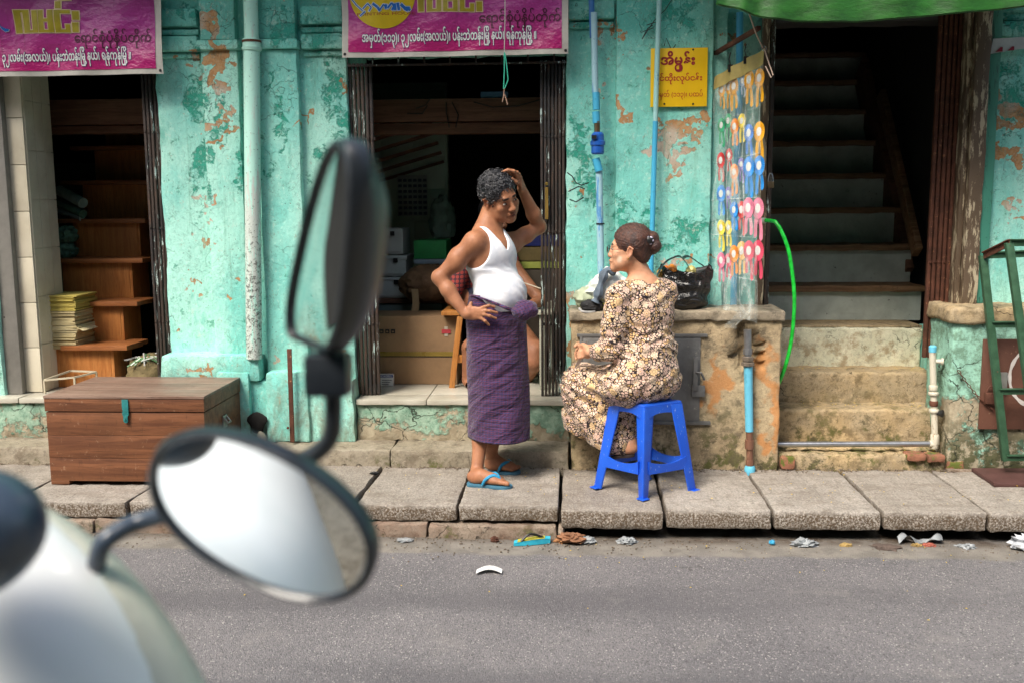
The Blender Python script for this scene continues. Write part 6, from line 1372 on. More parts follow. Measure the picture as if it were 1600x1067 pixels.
        me.polygons.add(len(Q)); me.polygons.foreach_set('loop_start', np.arange(0, Q.size, 4, dtype=np.int32)); me.update(); me.validate(); me.shade_smooth(); s.P = P_; return me
def smin(a, b, k): h = np.maximum(k - np.abs(a - b), 0) / k; return np.minimum(a, b) - h * h * k / 4
def smax(a, b, k): return -smin(-a, -b, k)
def tint(me, spots):
    """colour attribute: spots = (channel, centre, radii matrix rows, radii, softness)"""
    n = len(me.vertices); co = np.empty(n * 3); me.vertices.foreach_get('co', co); co = co.reshape(-1, 3); col = np.zeros((n, 4)); col[:, 3] = 1
    for ch_, c, M_, r, am in spots:
        q = (co - np.array(c)) @ np.array(M_).T / np.array(r); d = np.sqrt((q ** 2).sum(1)); col[:, ch_] = np.maximum(col[:, ch_], am * np.clip((1.15 - d) / .4, 0, 1))
    a = me.color_attributes.new('tint', 'FLOAT_COLOR', 'POINT'); a.data.foreach_set('color', col.ravel())
def frame(fwd, roll=0.):
    """local axes (left, forward, up) as rows"""
    f = Vector(fwd).normalized(); l = Vector((0, 0, 1)).cross(f).normalized(); u = f.cross(l)
    q = Matrix.Rotation(roll, 3, f); l = q @ l; u = q @ u; return np.array([l[:], f[:], u[:]])
class Head:
    def __init__(s, c, fwd, roll, k=1.): s.c = np.array(c[:]); s.M = frame(fwd, roll); s.k = k
    def p(s, l, f, u): return s.c + s.k * (l * s.M[0] + f * s.M[1] + u * s.M[2])
    def r(s, *a): return tuple(v * s.k for v in a)
    def build(s, F, female=False):
        K = s.k; E_ = lambda c, r, k=.02, cut=False: F.ell(s.p(*c), s.r(*r), s.M, k * K, cut); Cn = lambda a, b, r1, r2, k=.015: F.cone(s.p(*a), s.p(*b), r1 * K, r2 * K, k * K)
        E_((0, -.012, .028), (.073, .093, .088)); E_((0, .026, -.040), (.058, .058, .074), .03)
        jw = .052 if not female else .046
        for sg_ in (-1, 1):
            Cn((sg_ * jw, .0, -.045), (sg_ * .016, .066, -.098), .018, .014, .03); E_((sg_ * .042, .062, -.026), (.022, .018, .018), .02)
            E_((sg_ * (.040 if not female else .034), .040, -.06), (.020, .03, .028) if not female else (.016, .026, .026), .03)
        E_((0, .070, -.098), (.021, .018, .018), .02)
        Cn((-.032, .077, .020), (.032, .077, .020), .011, .011, .02)
        nl = .103 if not female else .097; Cn((0, .084, .010), (0, nl, -.030), .007, .011 if not female else .009, .014); E_((0, nl + .001, -.035), (.013, .012, .011) if not female else (.011, .009, .010), .008)
        for sg_ in (-1, 1): E_((sg_ * .014, .094, -.038), (.009, .011, .009), .008)
        for sg_ in (-1, 1): E_((sg_ * .031, .096, -.001), (.017, .014, .011), .012, True)
        for sg_ in (-1, 1): E_((sg_ * .031, .070, -.002), (.014, .014, .011), .006)
        E_((0, .083, -.062), (.026, .014, .010), .012); E_((0, .091, -.0635), (.021, .008, .0055), .006); E_((0, .088, -.0775), (.018, .009, .0065), .006)
        F.ell(s.p(0, .099, -.0705), s.r(.016, .009, .0028), s.M, .003 * K, True)
        for sg_ in (-1, 1):
            E_((sg_ * .077, -.008, -.008), (.007, .017, .029), .006); E_((sg_ * .082, -.010, -.004), (.006, .012, .020), .004, True)
            Cn((sg_ * .080, -.018, -.022), (sg_ * .084, -.024, .010), .004, .005, .004); Cn((sg_ * .084, -.024, .010), (sg_ * .080, -.004, .022), .005, .004, .004); E_((sg_ * .076, -.006, -.034), (.006, .009, .009), .006)
    def tints(s, brow=True, pale=None):
        o = [(0, s.p(0, .097, -.064), s.M, s.r(.022, .012, .006), .75), (0, s.p(0, .094, -.077), s.M, s.r(.019, .012, .007), .85), (2, s.p(0, .096, -.0705), s.M, s.r(.017, .012, .0028), .95)]
        for sg_ in (-1, 1):
            o.append((0, s.p(sg_ * .084, -.012, -.004), s.M, s.r(.01, .02, .03), .35))
            if brow: o += [(2, s.p(sg_ * .030, .088, .0235), s.M, s.r(.022, .016, .0062), 1.)]
            o.append((2, s.p(sg_ * .031, .084, .0065), s.M, s.r(.017, .008, .0022), .8))
            o.append((0, s.p(sg_ * .031, .082, -.012), s.M, s.r(.017, .012, .006), .35)); o.append((2, s.p(sg_ * .014, .100, -.0465), s.M, s.r(.006, .008, .0035), .7))
        return o
    def eyes(s, parent, look=(0, 1, 0)):
        for sg_ in (-1, 1):
            g = G(); M_ = Matrix([list(s.M[0]), list(s.M[1]), list(s.M[2])]).transposed()
            g.ell(s.p(sg_ * .031, .0755, -.0015), s.r(.0125, .0105, .0058), 14, 10, M_=M_); e = g.build('eye', WHITEEYE, parent)
            c = Vector(s.p(sg_ * .031 + look[0] * .004, .0858, -.001 + look[2] * .003)); f = Vector(s.M[1]); g = G(); g.lathe([(.0052 * s.k, -.001), (.0048 * s.k, .0006), (.001, .0012)], c - f * .0003, f, 12); g.build('iris', DARKEYE, e)
WHITEEYE = simple('eye_white', (.42, .38, .34), .2, .1); DARKEYE = simple('dark_iris', (.018, .010, .008), .15, .1)
def hand(F, wrist, kn_c, across, palm_n, fingers, thumb, r=.0085, pr=(.036, .042, .013)):
    """palm ellipsoid from wrist to knuckles; fingers: list of joint point lists; thumb: joint list"""
    w = np.array(wrist); kc = np.array(kn_c); d = kc - w; L_ = np.linalg.norm(d); d /= L_; n_ = np.array(palm_n) - d * np.dot(palm_n, d); n_ /= np.linalg.norm(n_); a = np.cross(n_, d)
    F.ell((w + kc) / 2 + d * .006, (pr[0], L_ / 2 + .010, pr[2]), np.array([a, d, n_]), .014)
    F.ell(w + d * .018 + a * .0 , (.024, .03, .016), np.array([a, d, n_]), .014)
    for f in fingers: F.chain(f, [r * 1.08, r, r * .92, r * .80][:len(f)], .006)
    F.chain(thumb, [.013, .011, .0095, .008][:len(thumb)], .010)
def foot(F, heel, toe, up=.0, r=1., left=True):
    """bare foot standing at heel->toe (world points at sole height)"""
    h = np.array(heel[:]); t = np.array(toe[:]); d = t - h; L_ = np.linalg.norm(d); d /= L_; z = np.cross(np.cross(d, (0, 0, 1)), d); z /= np.linalg.norm(z); s_ = np.cross(d, z) * (1 if left else -1)   # s_ = towards little toe
    if z[2] < 0: z = -z
    M_ = np.array([s_, d, z]); P_ = lambda a, b, c: h + s_ * a + d * b * L_ + z * c
    F.ell(P_(0, .12, .030), (.030, .038, .032), M_, .02); F.ell(P_(.004, .42, .026), (.034, .075, .026), M_, .03); F.ell(P_(0, .66, .020), (.042, .045, .019), M_, .02)
    F.cone(P_(-.004, .30, .045), P_(-.004, .62, .026), .030, .020, .03)
    tl = [(-.026, .80, 1.0, .012), (-.008, .83, .97, .0088), (.007, .82, .94, .0085), (.021, .79, .89, .008), (.033, .75, .83, .0078)]
    for a, b0, b1, rr in tl: F.chain([P_(a, b0 - .10, .018), P_(a, b0, .016), P_(a * 1.05, b1 - .03, rr + .001)], [rr * 1.1, rr, rr], .007)
    return P_
def flipflop(P_, parent, msole, mstrap, L_=.26, name='sandal', th=.018, dz=0.):
    o = thing(name, (0, 0, 0), 'x', 'x'); del o['label'], o['category']; o.parent = parent; o.location = (0, 0, 0); o.matrix_parent_inverse = PW(parent).inverted()
    out = [(-.034, .0), (-.040, .15), (-.034, .42), (-.044, .70), (-.042, .90), (-.025, 1.03), (.0, 1.06), (.028, .98), (.046, .80), (.048, .62), (.040, .35), (.037, .12), (.024, -.02), (-.012, -.04)]
    cm_ = catmull([Vector((a, b, 0)) for a, b in out] + [Vector((out[0][0], out[0][1], 0))], 4)[:-1]
    g = G(); n = len(cm_); lo = [P_(c.x, c.y, -th + dz) for c in cm_]; hi = [P_(c.x, c.y, -.001 + dz) for c in cm_]
    g.add(lo + hi, [tuple(range(n)), tuple(range(2 * n - 1, n - 1, -1))] + [((i + 1) % n, i, n + i, n + (i + 1) % n) for i in range(n)]); g.build('sole', msole, o, bevel=.003)
    for sg_ in (-1, 1):
        pts = catmull([Vector(P_(-.014, .80, .004)), Vector(P_(-.013, .76, .032)), Vector(P_(sg_ * .022, .62, .049)), Vector(P_(sg_ * .040, .46, .030)), Vector(P_(sg_ * .041, .38, .0))], 5)
        g = G(); g.tube(pts, [.006 + .0035 * math.sin(math.pi * i / (len(pts) - 1)) for i in range(len(pts))], 8); g.build('strap', mstrap, o)
    return o

# ------------------------------------------------------------------ the standing man
man = thing('person', (-.40, 5.2, .15), 'person standing in white tank top and purple checked longyi, one hand on his head', 'person')
SKM = m_skin('tanned_skin', (.37, .165, .085), (.27, .112, .056)); 
ft = Vector((.80, -.60, 0)); lt = Vector((.60, .80, 0)); MT = np.array([lt[:], ft[:], (0, 0, 1)])
F = Field((-.80, 4.80, .13), (-.05, 5.62, 1.86), .004)
T = F.like()
Lw = lambda px, py, Y, o=(0, 0): np.array((W(px, py, Y=Y) + lt * o[0] + ft * o[1])[:])
chest = Lw(766, 405, 5.19); belly = Lw(775, 455, 5.19); pel = Lw(777, 500, 5.20)
T.ell(chest, (.148, .100, .135), MT, .04); T.ell(chest + np.array((ft * .035 + Vector((0, 0, .03)))[:]), (.12, .072, .09), MT, .05)
T.ell(belly + np.array((ft * .022)[:]), (.142, .116, .120), MT, .06); T.ell(belly + np.array((ft * .055 + Vector((0, 0, -.03)))[:]), (.11, .092, .09), MT, .05); T.ell(pel, (.152, .112, .12), MT, .05)
SR = Lw(740, 379, 5.065); SLd = Lw(799, 381, 5.345)
T.cone(SR, Lw(760, 368, 5.2), .050, .055, .05); T.cone(SLd, Lw(762, 368, 5.2), .048, .055, .05)
T.ell(SR + np.array([.012, .01, .0]), (.048, .047, .052), MT, .03); T.ell(SLd, (.052, .05, .055), MT, .03)
nb_ = Lw(759, 366, 5.21); F.F = T.F.copy()
hd_ = Head(W(781, 308, Y=5.185), Vector((.68, -.70, -.30)), R(22), 1.04)
F.cone(nb_ + np.array([0, 0, -.02]), hd_.p(0, -.030, -.05), .062, .055, .035); F.cone(Lw(748, 372, 5.16), hd_.p(0, -.05, -.04), .035, .04, .04)
hd_.build(F)
ER = Lw(687, 434, 5.06); WR = Lw(727, 491, 5.01)
F.chain([SR, SR * .55 + ER * .45, ER], [.050, .044, .035], .02); F.ell(ER + np.array([-.008, 0, .004]), (.030, .032, .032), MT, .02)
F.chain([ER, ER * .65 + WR * .35, WR], [.036, .038, .0245], .02); F.ell(SR * .5 + ER * .5 + np.array([.006, -.006, .0]), (.043, .043, .06), MT, .03)
EL = Lw(843, 355, 5.43); WL = Lw(815, 295, 5.28)
F.chain([SLd, SLd * .5 + EL * .5, EL], [.050, .043, .035], .02); F.chain([EL, EL * .66 + WL * .34, WL], [.035, .037, .0235], .02)
# right hand spread on the hip
Yh = 4.995; hw = lambda px, py, Y=Yh: Lw(px, py, Y)
kn = [hw(757, 480, 4.985), hw(759, 486, 4.98), hw(757, 492, 4.98), hw(753, 498, 4.985)]
tips = [[kn[0], hw(764, 478, 4.985), hw(773, 480, 5.0)], [kn[1], hw(766, 486.5, 4.98), hw(777, 489, 4.995)], [kn[2], hw(765, 494, 4.98), hw(775, 498, 4.995)], [kn[3], hw(758, 502, 4.98), hw(764, 508, 4.99)]]
hand(F, WR, hw(750, 489, 4.985), (0, 0, 1), (.2, -1, 0), [[WR * .45 + t_[0] * .55] + t_ for t_ in tips], [hw(733, 490, 4.995), hw(733, 482, 5.0), hw(736, 474, 5.01)], r=.0088)
# left hand resting on the hair
hk = [hd_.p(-.012, -.030, .128), hd_.p(-.018, -.006, .128), hd_.p(-.022, .016, .126), hd_.p(-.022, .036, .120)]
hk = [Lw(813, 277, 5.22), Lw(811, 273, 5.20), Lw(808, 270, 5.18), Lw(803, 268, 5.16)]
fin = []
for i, k_ in enumerate(hk):
    d1 = np.array([-.018 - .004 * i, -.012, .006]); fin.append([WL * .35 + k_ * .65, k_, k_ + d1, k_ + d1 * 1.9 + np.array([0, 0, -.014])])
hand(F, WL, Lw(813, 281, 5.23), (0, 1, 0), (1, -.3, .3), fin, [WL * .6 + hk[0] * .4, Lw(806, 285, 5.19), Lw(800, 280, 5.17)], r=.0090)
# legs and feet
h1, t1 = W(733, 752, Z=.172), W(797, 757, Z=.170); h2, t2 = W(764, 732, Z=.172), W(810, 735, Z=.170)
F.chain([Lw(762, 610, 5.18), Lw(750, 688, 5.15), Lw(745, 738, 5.085)], [.058, .040, .030], .02); F.chain([Lw(785, 610, 5.25), Lw(768, 690, 5.26), Lw(768, 722, 5.30)], [.056, .040, .030], .02)
a1_ = np.array(W(745, 741, Y=5.085)[:]); F.cone(Lw(745, 736, 5.085), np.array(h1[:]) + (np.array(t1[:]) - np.array(h1[:])) * .18 + [0, 0, .02], .031, .028, .02)
F.cone(Lw(768, 722, 5.30), np.array(h2[:]) + (np.array(t2[:]) - np.array(h2[:])) * .18 + [0, 0, .02], .031, .028, .02)
PF1 = foot(F, h1, t1, left=False); PF2 = foot(F, h2, t2, left=True)
me = F.mesh('body'); tint(me, hd_.tints() + [(0, tips[i][2], np.eye(3), (.006, .006, .006), .15) for i in range(4)]); body = mk('body', me, SKM, man)
hd_.eyes(man, (.5, 1, -.3))
# tank top
g0, g1, g2 = F.grids(); rel = [g0 - chest[0], g1 - chest[1], g2 + 0 * g0]; ll = rel[0] * lt.x + rel[1] * lt.y; ff = rel[0] * ft.x + rel[1] * ft.y
zS = Lw(760, 366, 5.15)[2]; zV = Lw(789, 392, 5.07)[2]; zA = Lw(745, 421, 5.05)[2]; zH = Lw(775, 478, 5.08)[2]
zz_ = g2; wr = .0022 * np.abs(np.sin(zz_ * 62 + ll * 38 - ff * 20)) * (zz_ < zA) + .0012 * np.sin(ll * 50 + zz_ * 40) + .0011 * np.sin(zz_ * 110 + ll * 75 - ff * 40 + 2 * np.sin(ll * 20)) * (zz_ < zA + .02)
sh = T.F - (.0068 + wr)
frontness = np.clip((ff + .02) / .05, 0, 1)
tt_ = np.clip((zz_ - zA) / (zS - zA), 0, 1.6)
arm = np.abs(ll) - (.150 - .070 * np.clip(tt_, 0, 1) ** .5)                                           # >0 outside the strap
arm = np.where(zz_ > zA, arm, -.05 + (zz_ - zA) * 0); arm = np.maximum(arm, -.2)
vn_f = np.clip((zz_ - zV) / (zS - zV + .03), 0, 1.5); neck_f = (.058 * vn_f ** .8) - np.abs(ll)                 # >0 inside the opening
vn_b = np.clip((zz_ - (zS - .035)) / .05, 0, 1.5); neck_b = (.060 * vn_b ** .7) - np.abs(ll)
neck_f = np.where(zz_ > zV, neck_f, -.05); neck_b = np.where(zz_ > zS - .035, neck_b, -.05)
neck = neck_f * frontness + neck_b * (1 - frontness)
sh = np.maximum(np.maximum(sh, arm), np.maximum(neck, (zH - .03) - zz_))
S_ = F.like(); S_.F = sh.astype(np.float32); me = S_.mesh('tank_top')
wb_ = NB('white_ribbed_cotton'); wn_ = wb_.noise(14, 4, .6); WTM = wb_.set(Base_Color=wb_.mix(wb_.ss(wn_, .35, .65), (.62, .65, .71), (.76, .77, .80)), Roughness=.85, Subsurface_Weight=.1, Subsurface_Radius=(.01, .01, .01)); wb_.bump(wb_.ma('ADD', wn_, wb_.ma('MULTIPLY', wb_.noise(260, 3, .6), .15)), .003)
mk('tank_top', me, WTM, man)
# hair
h0 = F.like(); h0.ell(hd_.p(0, -.020, .036), hd_.r(.081, .102, .096), hd_.M, .0)
rx = [F.ax[i] for i in range(3)]; sl_, gg = F.win(hd_.c - .16, hd_.c + .17)
q = [gg[i] - hd_.c[i] for i in range(3)]; hl = sum(hd_.M[0][i] * q[i] for i in range(3)) / hd_.k; hf = sum(hd_.M[1][i] * q[i] for i in range(3)) / hd_.k; hu = sum(hd_.M[2][i] * q[i] for i in range(3)) / hd_.k
nzz = np.sin(hl * 260 + 3 * np.sin(hu * 120)) * np.sin(hu * 240 + 2 * np.sin(hf * 150)) * np.sin(hf * 230 + 2 * np.sin(hl * 130))
d = h0.F[sl_] - .011 * nzz - .003 * np.sin(hl * 500) * np.sin(hu * 520) * np.sin(hf * 510)
k0 = np.sqrt((hl / .086) ** 2 + ((hf - .112) / .094) ** 2 + ((hu + .040) / .122) ** 2) - 1                       # face opening
earc = np.minimum(np.sqrt(((np.abs(hl) - .09) / .03) ** 2 + ((hf + .008) / .022) ** 2 + ((hu + .015) / .038) ** 2), 5) - 1
d = np.maximum(d, -k0 * .08); d = np.maximum(d, -earc * .025); d = np.maximum(d, (-.030 - .35 * np.clip(-hf - .02, 0, .08) - hu)); 
d = np.maximum(d, -(hf * -1.0 + .062 + .9 * np.clip(hu - .0, 0, .1)) )
H_ = F.like(); H_.F[sl_] = d.astype(np.float32); me = H_.mesh('hair'); HBL = m_hair('curly_black_hair', (.007, .007, .009), (.045, .047, .055), scale=90); HGR = m_hair('greying_hair', (.06, .06, .065), (.22, .21, .21), scale=90)
hr = mk('hair', me, HBL, man)
co = H_.P; ctr = np.array(hd_.p(0, -.018, .036)); rs = np.random.default_rng(3); gB, gG = G(), G()
pick = rs.choice(len(co), 620, replace=False)
for i in pick:
    p = co[i]; o = p - ctr; o /= np.linalg.norm(o); hq = (hd_.M @ (p - hd_.c)) / hd_.k
    if np.linalg.norm(p - ctr) < .06: continue
    a = np.cross(o, rs.normal(size=3)); a /= np.linalg.norm(a); b_ = np.cross(o, a); R_ = rs.uniform(.010, .020); pts = [Vector(p + o * (.001 + .003 * math.sin(t_)) + (a * math.cos(t_) + b_ * math.sin(t_)) * R_ - a * R_) for t_ in np.linspace(0, 1.7, 7)]
    grey = (hq[2] < .03 and rs.random() < .5) or rs.random() < .04
    (gG if grey else gB).tube(pts, [.0022, .0024, .0022, .002, .0018, .0014, .0006], 4)
stuff(gB.build('curls', HBL, hr)); stuff(gG.build('grey_curls', HGR, hr))
# longyi (wrapped skirt), with uv in metres for its check
rowsL = [(458, 734, 812, 1.0), (478, 732, 815, 1), (500, 729, 820, 1), (540, 729, 822, 1), (580, 730, 824, 1), (630, 732, 827, 1), (678, 732, 829, 1)]
Yc = 5.19; zr = [Lw(775, y - 0, Yc)[2] for y, *_ in rowsL]; xc = [float((W(a, y, Y=Yc).x + W(b_, y, Y=Yc).x) / 2) for y, a, b_, _ in rowsL]; hwid = [float((W(b_, y, Y=Yc).x - W(a, y, Y=Yc).x) / 2) for y, a, b_, _ in rowsL]
nu, nv = 150, 110; vs = np.zeros((nv + 1, nu, 3)); uvs = np.zeros((nv + 1, nu, 2))
for j in range(nv + 1):
    v = j / nv; z = zr[0] + (zr[-1] - .012 - zr[0]) * v; X_ = np.interp(-z, [-q for q in zr], xc); Hh = np.interp(-z, [-q for q in zr], hwid)
    b_ax = np.interp(v, [0, .2, .5, 1], [.158, .168, .160, .155]); a_ax = math.sqrt(max(Hh ** 2 - (b_ax * lt.x) ** 2, .006)) / ft.x
    if v < .06: b_ax -= .004; a_ax += 0
    arc = 0; prev = None
    for i in range(nu):
        a = 2 * math.pi * i / nu; ca, sa = math.cos(a), math.sin(a)                 # ca along front, sa along left
        k = 1 + .020 * v * math.sin(3 * a + 1 + v * 2) + .012 * math.sin(7 * a + 5 * v + 1) * v ** 1.4 + .022 * math.sin(2.2 * a * 2 + 15 * v + 2 * math.sin(a * 2)) * (1 - v) ** .6 * .7
        # diagonal tension folds fanning from the knot, a long flap edge in front
        dlt = (a + math.pi) % (2 * math.pi) - math.pi
        k += .060 * (1 - abs(math.sin(13 * (v * .60 + .20 * dlt) + 1.5)) ** .6 * 1.4) * math.exp(-((dlt + .7) / 1.3) ** 2) * math.exp(-v * 2.0)
        k += .045 * (.5 - abs(math.sin(8 * (v * .5 - .30 * dlt) + .6)) ** .7) * math.exp(-((dlt + 1.0) / 1.2) ** 2) * math.sin(math.pi * min(1, v * 1.2))
        k += .055 * (1 / (1 + math.exp(-(dlt - .15 - .25 * v) * 30)) - .5) * math.exp(-(dlt / .6) ** 2)
        p = Vector((X_, Yc + .0, z)) + ft * (a_ax * k * ca + .012 * math.sin(math.pi * v) * (ca > 0) * ca) + lt * (b_ax * k * sa)
        p.z += .006 * math.sin(a - .8) * v
        vs[j, i] = p; 
        if prev is not None: arc += (Vector(vs[j, i]) - prev).length
        prev = Vector(vs[j, i]); uvs[j, i] = (arc * (1.0) + .02 * v, z + .010 * math.sin(a))
V = [tuple(q) for q in vs.reshape(-1, 3)]; Fc = [(j * nu + i, j * nu + (i + 1) % nu, (j + 1) * nu + (i + 1) % nu, (j + 1) * nu + i) for j in range(nv) for i in range(nu)]
inner = [tuple(Vector(V[nv * nu + i]) * 1 + (Vector((xc[-1], Yc, V[nv * nu + i][2])) - Vector(V[nv * nu + i])) * .03 + Vector((0, 0, .02))) for i in range(nu)]
Fc += [(nv * nu + i, nv * nu + (i + 1) % nu, (nv + 1) * nu + (i + 1) % nu, (nv + 1) * nu + i) for i in range(nu)]
top = tuple((xc[0], Yc, zr[0] - .01) for _ in (0,)); Fc += [((i + 1) % nu, i, (nv + 2) * nu) for i in range(nu)]
me = bpy.data.meshes.new('longyi'); me.from_pydata(V + inner + list(top), [], Fc); me.shade_smooth()
ul = me.uv_layers.new(name='UVMap'); UVf = list(uvs.reshape(-1, 2)) + list(uvs[-1]) + [np.zeros(2)]; circ = uvs[:, -1, 0]
for p_ in me.polygons:
    ids = [me.loops[l].vertex_index for l in p_.loop_indices]; us = [UVf[i][0] for i in ids]
    for l, i in zip(p_.loop_indices, ids):
        u = UVf[i][0]; 
        if max(us) - min(us) > .3 and u < .3: u += 1.0125 - (1.0125 - (max(us) + .006)) 
        ul.data[l].uv = (u, UVf[i][1])
CHK = m_fabric_check(); lg = mk('longyi', me, CHK, man)
kc_ = Lw(813, 484, 5.02)
def knotfn(q): q = Vector(q); return q * (1 + .06 * math.sin(q.x * 70 + q.z * 60 + q.y * 50) + .05 * abs(math.sin(q.z * 90 + 40 * q.x)))
g = G(); g.ell(kc_ + np.array([.026, -.005, -.002]), (.066, .052, .050), 34, 22, fn=knotfn, M_=Matrix.Rotation(R(-8), 3, 'Y')); kme = g.mesh('knot')
ul = kme.uv_layers.new(name='UVMap')
for p_ in kme.polygons:
    for l in p_.loop_indices: c = kme.vertices[kme.loops[l].vertex_index].co; ul.data[l].uv = (c.x * 1.1 + c.z * .5 + c.y * .6, c.z * 1.1 - c.x * .4)
mk('knot', kme, CHK, lg)
# waistband twist towards the knot
g = G(); pl = catmull([Vector(Lw(738, 462, 5.07)), Vector(Lw(752, 466, 5.035)), Vector(Lw(775, 475, 5.02)), Vector(Lw(795, 483, 5.01)), Vector(Lw(808, 486, 5.02))], 5); g.tube(pl, [.003 + .009 * i / len(pl) for i in range(len(pl))], 8); kme = g.mesh('waist_twist'); ul = kme.uv_layers.new(name='UVMap')
for p_ in kme.polygons:
    for l in p_.loop_indices: c = kme.vertices[kme.loops[l].vertex_index].co; ul.data[l].uv = (c.x, c.z)
mk('waist_twist', kme, CHK, lg)
SOL = simple('blue_rubber_sole', (.05, .16, .24), .6, .3, 30); STP = simple('bright_blue_rubber_strap', (.03, .27, .48), .4, .15)
flipflop(PF1, man, SOL, STP); flipflop(PF2, man, SOL, STP)

# ------------------------------------------------------------------ the seated woman
wo_ = thing('person', (.36, 5.05, .15), 'seated person in a black and cream floral dress with brown hair tied in a bun', 'person')
SKW = m_skin('light_brown_skin', (.58, .31, .19), (.47, .23, .13))
fw = Vector((-.55, .835, 0)); lw = Vector((-.835, -.55, 0)); MW = np.array([lw[:], fw[:], (0, 0, 1)])
Fw = Field((-.16, 4.72, .18), (.72, 5.52, 1.58), .004)
P3 = lambda px, py, Y: np.array(W(px, py, Y=Y)[:])
hw_ = Head(W(983, 390, Y=5.07), Vector((-.985, .12, .06)), R(-2), .99)
sL, sR = P3(966, 462, 4.965), P3(1040, 458, 5.13); eL, wL = P3(954, 546, 4.955), P3(922, 550, 5.03)
eR, wR = P3(985, 545, 5.30), P3(915, 546, 5.16)
# skin
Fw.cone(P3(1004, 437, 5.08), hw_.p(0, -.028, -.05), .056, .050, .03); Fw.ell(P3(1004, 450, 5.07), (.15, .085, .055), MW, .05)
hw_.build(Fw, True)
Fw.chain([sL, eL, wL], [.045, .038, .025], .02); Fw.chain([sR, eR, wR], [.045, .038, .025], .02)
hnL = [P3(914, 545, 5.075), P3(912, 549, 5.07), P3(911, 553, 5.07), P3(912, 557, 5.065)]
hand(Fw, wL, P3(914, 549, 5.07), (0, 0, 1), (-.3, -1, 0), [[wL * .4 + k_ * .6, k_, k_ + np.array([-.022, .012, -.002 - .002 * i]), k_ + np.array([-.030, .030, -.010])] for i, k_ in enumerate(hnL)], [P3(919, 543, 5.05), P3(911, 539, 5.08), P3(905, 540, 5.10)], r=.0088)
hnR = [P3(908, 545, 5.19), P3(906, 549, 5.19), P3(906, 553, 5.19), P3(907, 557, 5.185)]
hand(Fw, wR, P3(907, 550, 5.19), (0, 0, 1), (.3, 1, 0), [[wR * .4 + k_ * .6, k_, k_ + np.array([-.020, -.014, -.002]), k_ + np.array([-.024, -.034, -.008])] for i, k_ in enumerate(hnR)], [P3(908, 541, 5.17), P3(903, 538, 5.15), P3(899, 541, 5.13)], r=.0088)
ank = P3(984, 688, 5.10); hlW = W(990, 707, Y=5.085); toW = W(947, 709, Y=5.10); Fw.cone(P3(940, 640, 5.15), ank, .045, .030, .02)
PFW = foot(Fw, hlW, toW, left=False)
Fw.cone(ank, np.array(hlW[:]) + np.array([-.03, 0, .025]), .030, .028, .02)
ank2 = P3(975, 684, 5.26); h3, t3 = W(990, 700, Y=5.28), W(950, 702, Y=5.30); Fw.cone(P3(912, 640, 5.30), ank2, .045, .030, .02); PFW2 = foot(Fw, h3, t3, left=True); Fw.cone(ank2, np.array(h3[:]) + np.array([-.03, 0, .025]), .03, .028, .02)
me = Fw.mesh('body'); tint(me, hw_.tints() + [(1, hw_.p(.050, .040, -.048), hw_.M, (.022, .017, .022), .6)]); mk('body', me, SKW, wo_); hw_.eyes(wo_)
# dress
D = Field(tuple(Fw.lo), tuple(Fw.lo + Fw.h * (Fw.n - 1)), .004); B = D.like()
B.ell(P3(1008, 492, 5.06), (.165, .112, .145), MW, .05); B.ell(P3(1006, 460, 5.06), (.150, .088, .07), MW, .05); B.cone(P3(975, 456, 4.99), P3(1036, 452, 5.12), .052, .052, .04)
B.ell(P3(1009, 545, 5.05), (.175, .125, .11), MW, .06); B.ell(P3(1004, 592, 5.045), (.215, .150, .115), MW, .06); B.ell(P3(1012, 580, 4.985), (.16, .09, .10), MW, .05)
B.ell(P3(1000, 600, 5.05), (.22, .15, .085), MW, .04)
A2 = D.like(); A2.chain([sL, sL * .5 + eL * .5, eL], [.060, .060, .056], .02); A2.chain([eL, eL * .45 + wL * .55], [.056, .048], .02); A2.chain([sR, eR], [.060, .055], .02); A2.chain([eR, eR * .45 + wR * .55], [.055, .048], .02)
L2 = D.like(); kL, kR = P3(905, 600, 5.20), P3(908, 592, 5.335)
L2.chain([P3(985, 604, 5.0), kL], [.098, .074], .05); L2.chain([P3(1015, 600, 5.10), kR], [.098, .074], .05)
L2.chain([kL, P3(925, 650, 5.19), P3(958, 694, 5.13)], [.072, .072, .070], .06); L2.chain([kR, P3(902, 650, 5.32), P3(925, 696, 5.28)], [.072, .062, .060], .06)
L2.cone(kL, P3(897, 668, 5.235), .068, .050, .07); L2.cone(P3(968, 612, 5.10), P3(975, 680, 5.13), .06, .06, .07); L2.cone(P3(930, 612, 5.2), P3(940, 685, 5.2), .07, .07, .07)
L2.cone(P3(942, 640, 5.12), P3(962, 690, 5.10), .075, .055, .06)
BF = smin(smin(B.F, A2.F, .022), L2.F, .045)
g0, g1, g2 = D.grids()
zn = P3(1000, 437, 5.0)[2]
fold = .0035 * np.sin((g2 - .9) * 150 + g0 * 35 + 3 * np.sin(g0 * 22 + g1 * 9)) * np.exp(-((g2 - .93) / .10) ** 2) + .0028 * np.sin(g0 * 60 - g2 * 45 + 2 * np.sin(g2 * 30)) + .003 * np.sin((g0 + g1) * 75 + 30 * g2) * (g2 < .72)
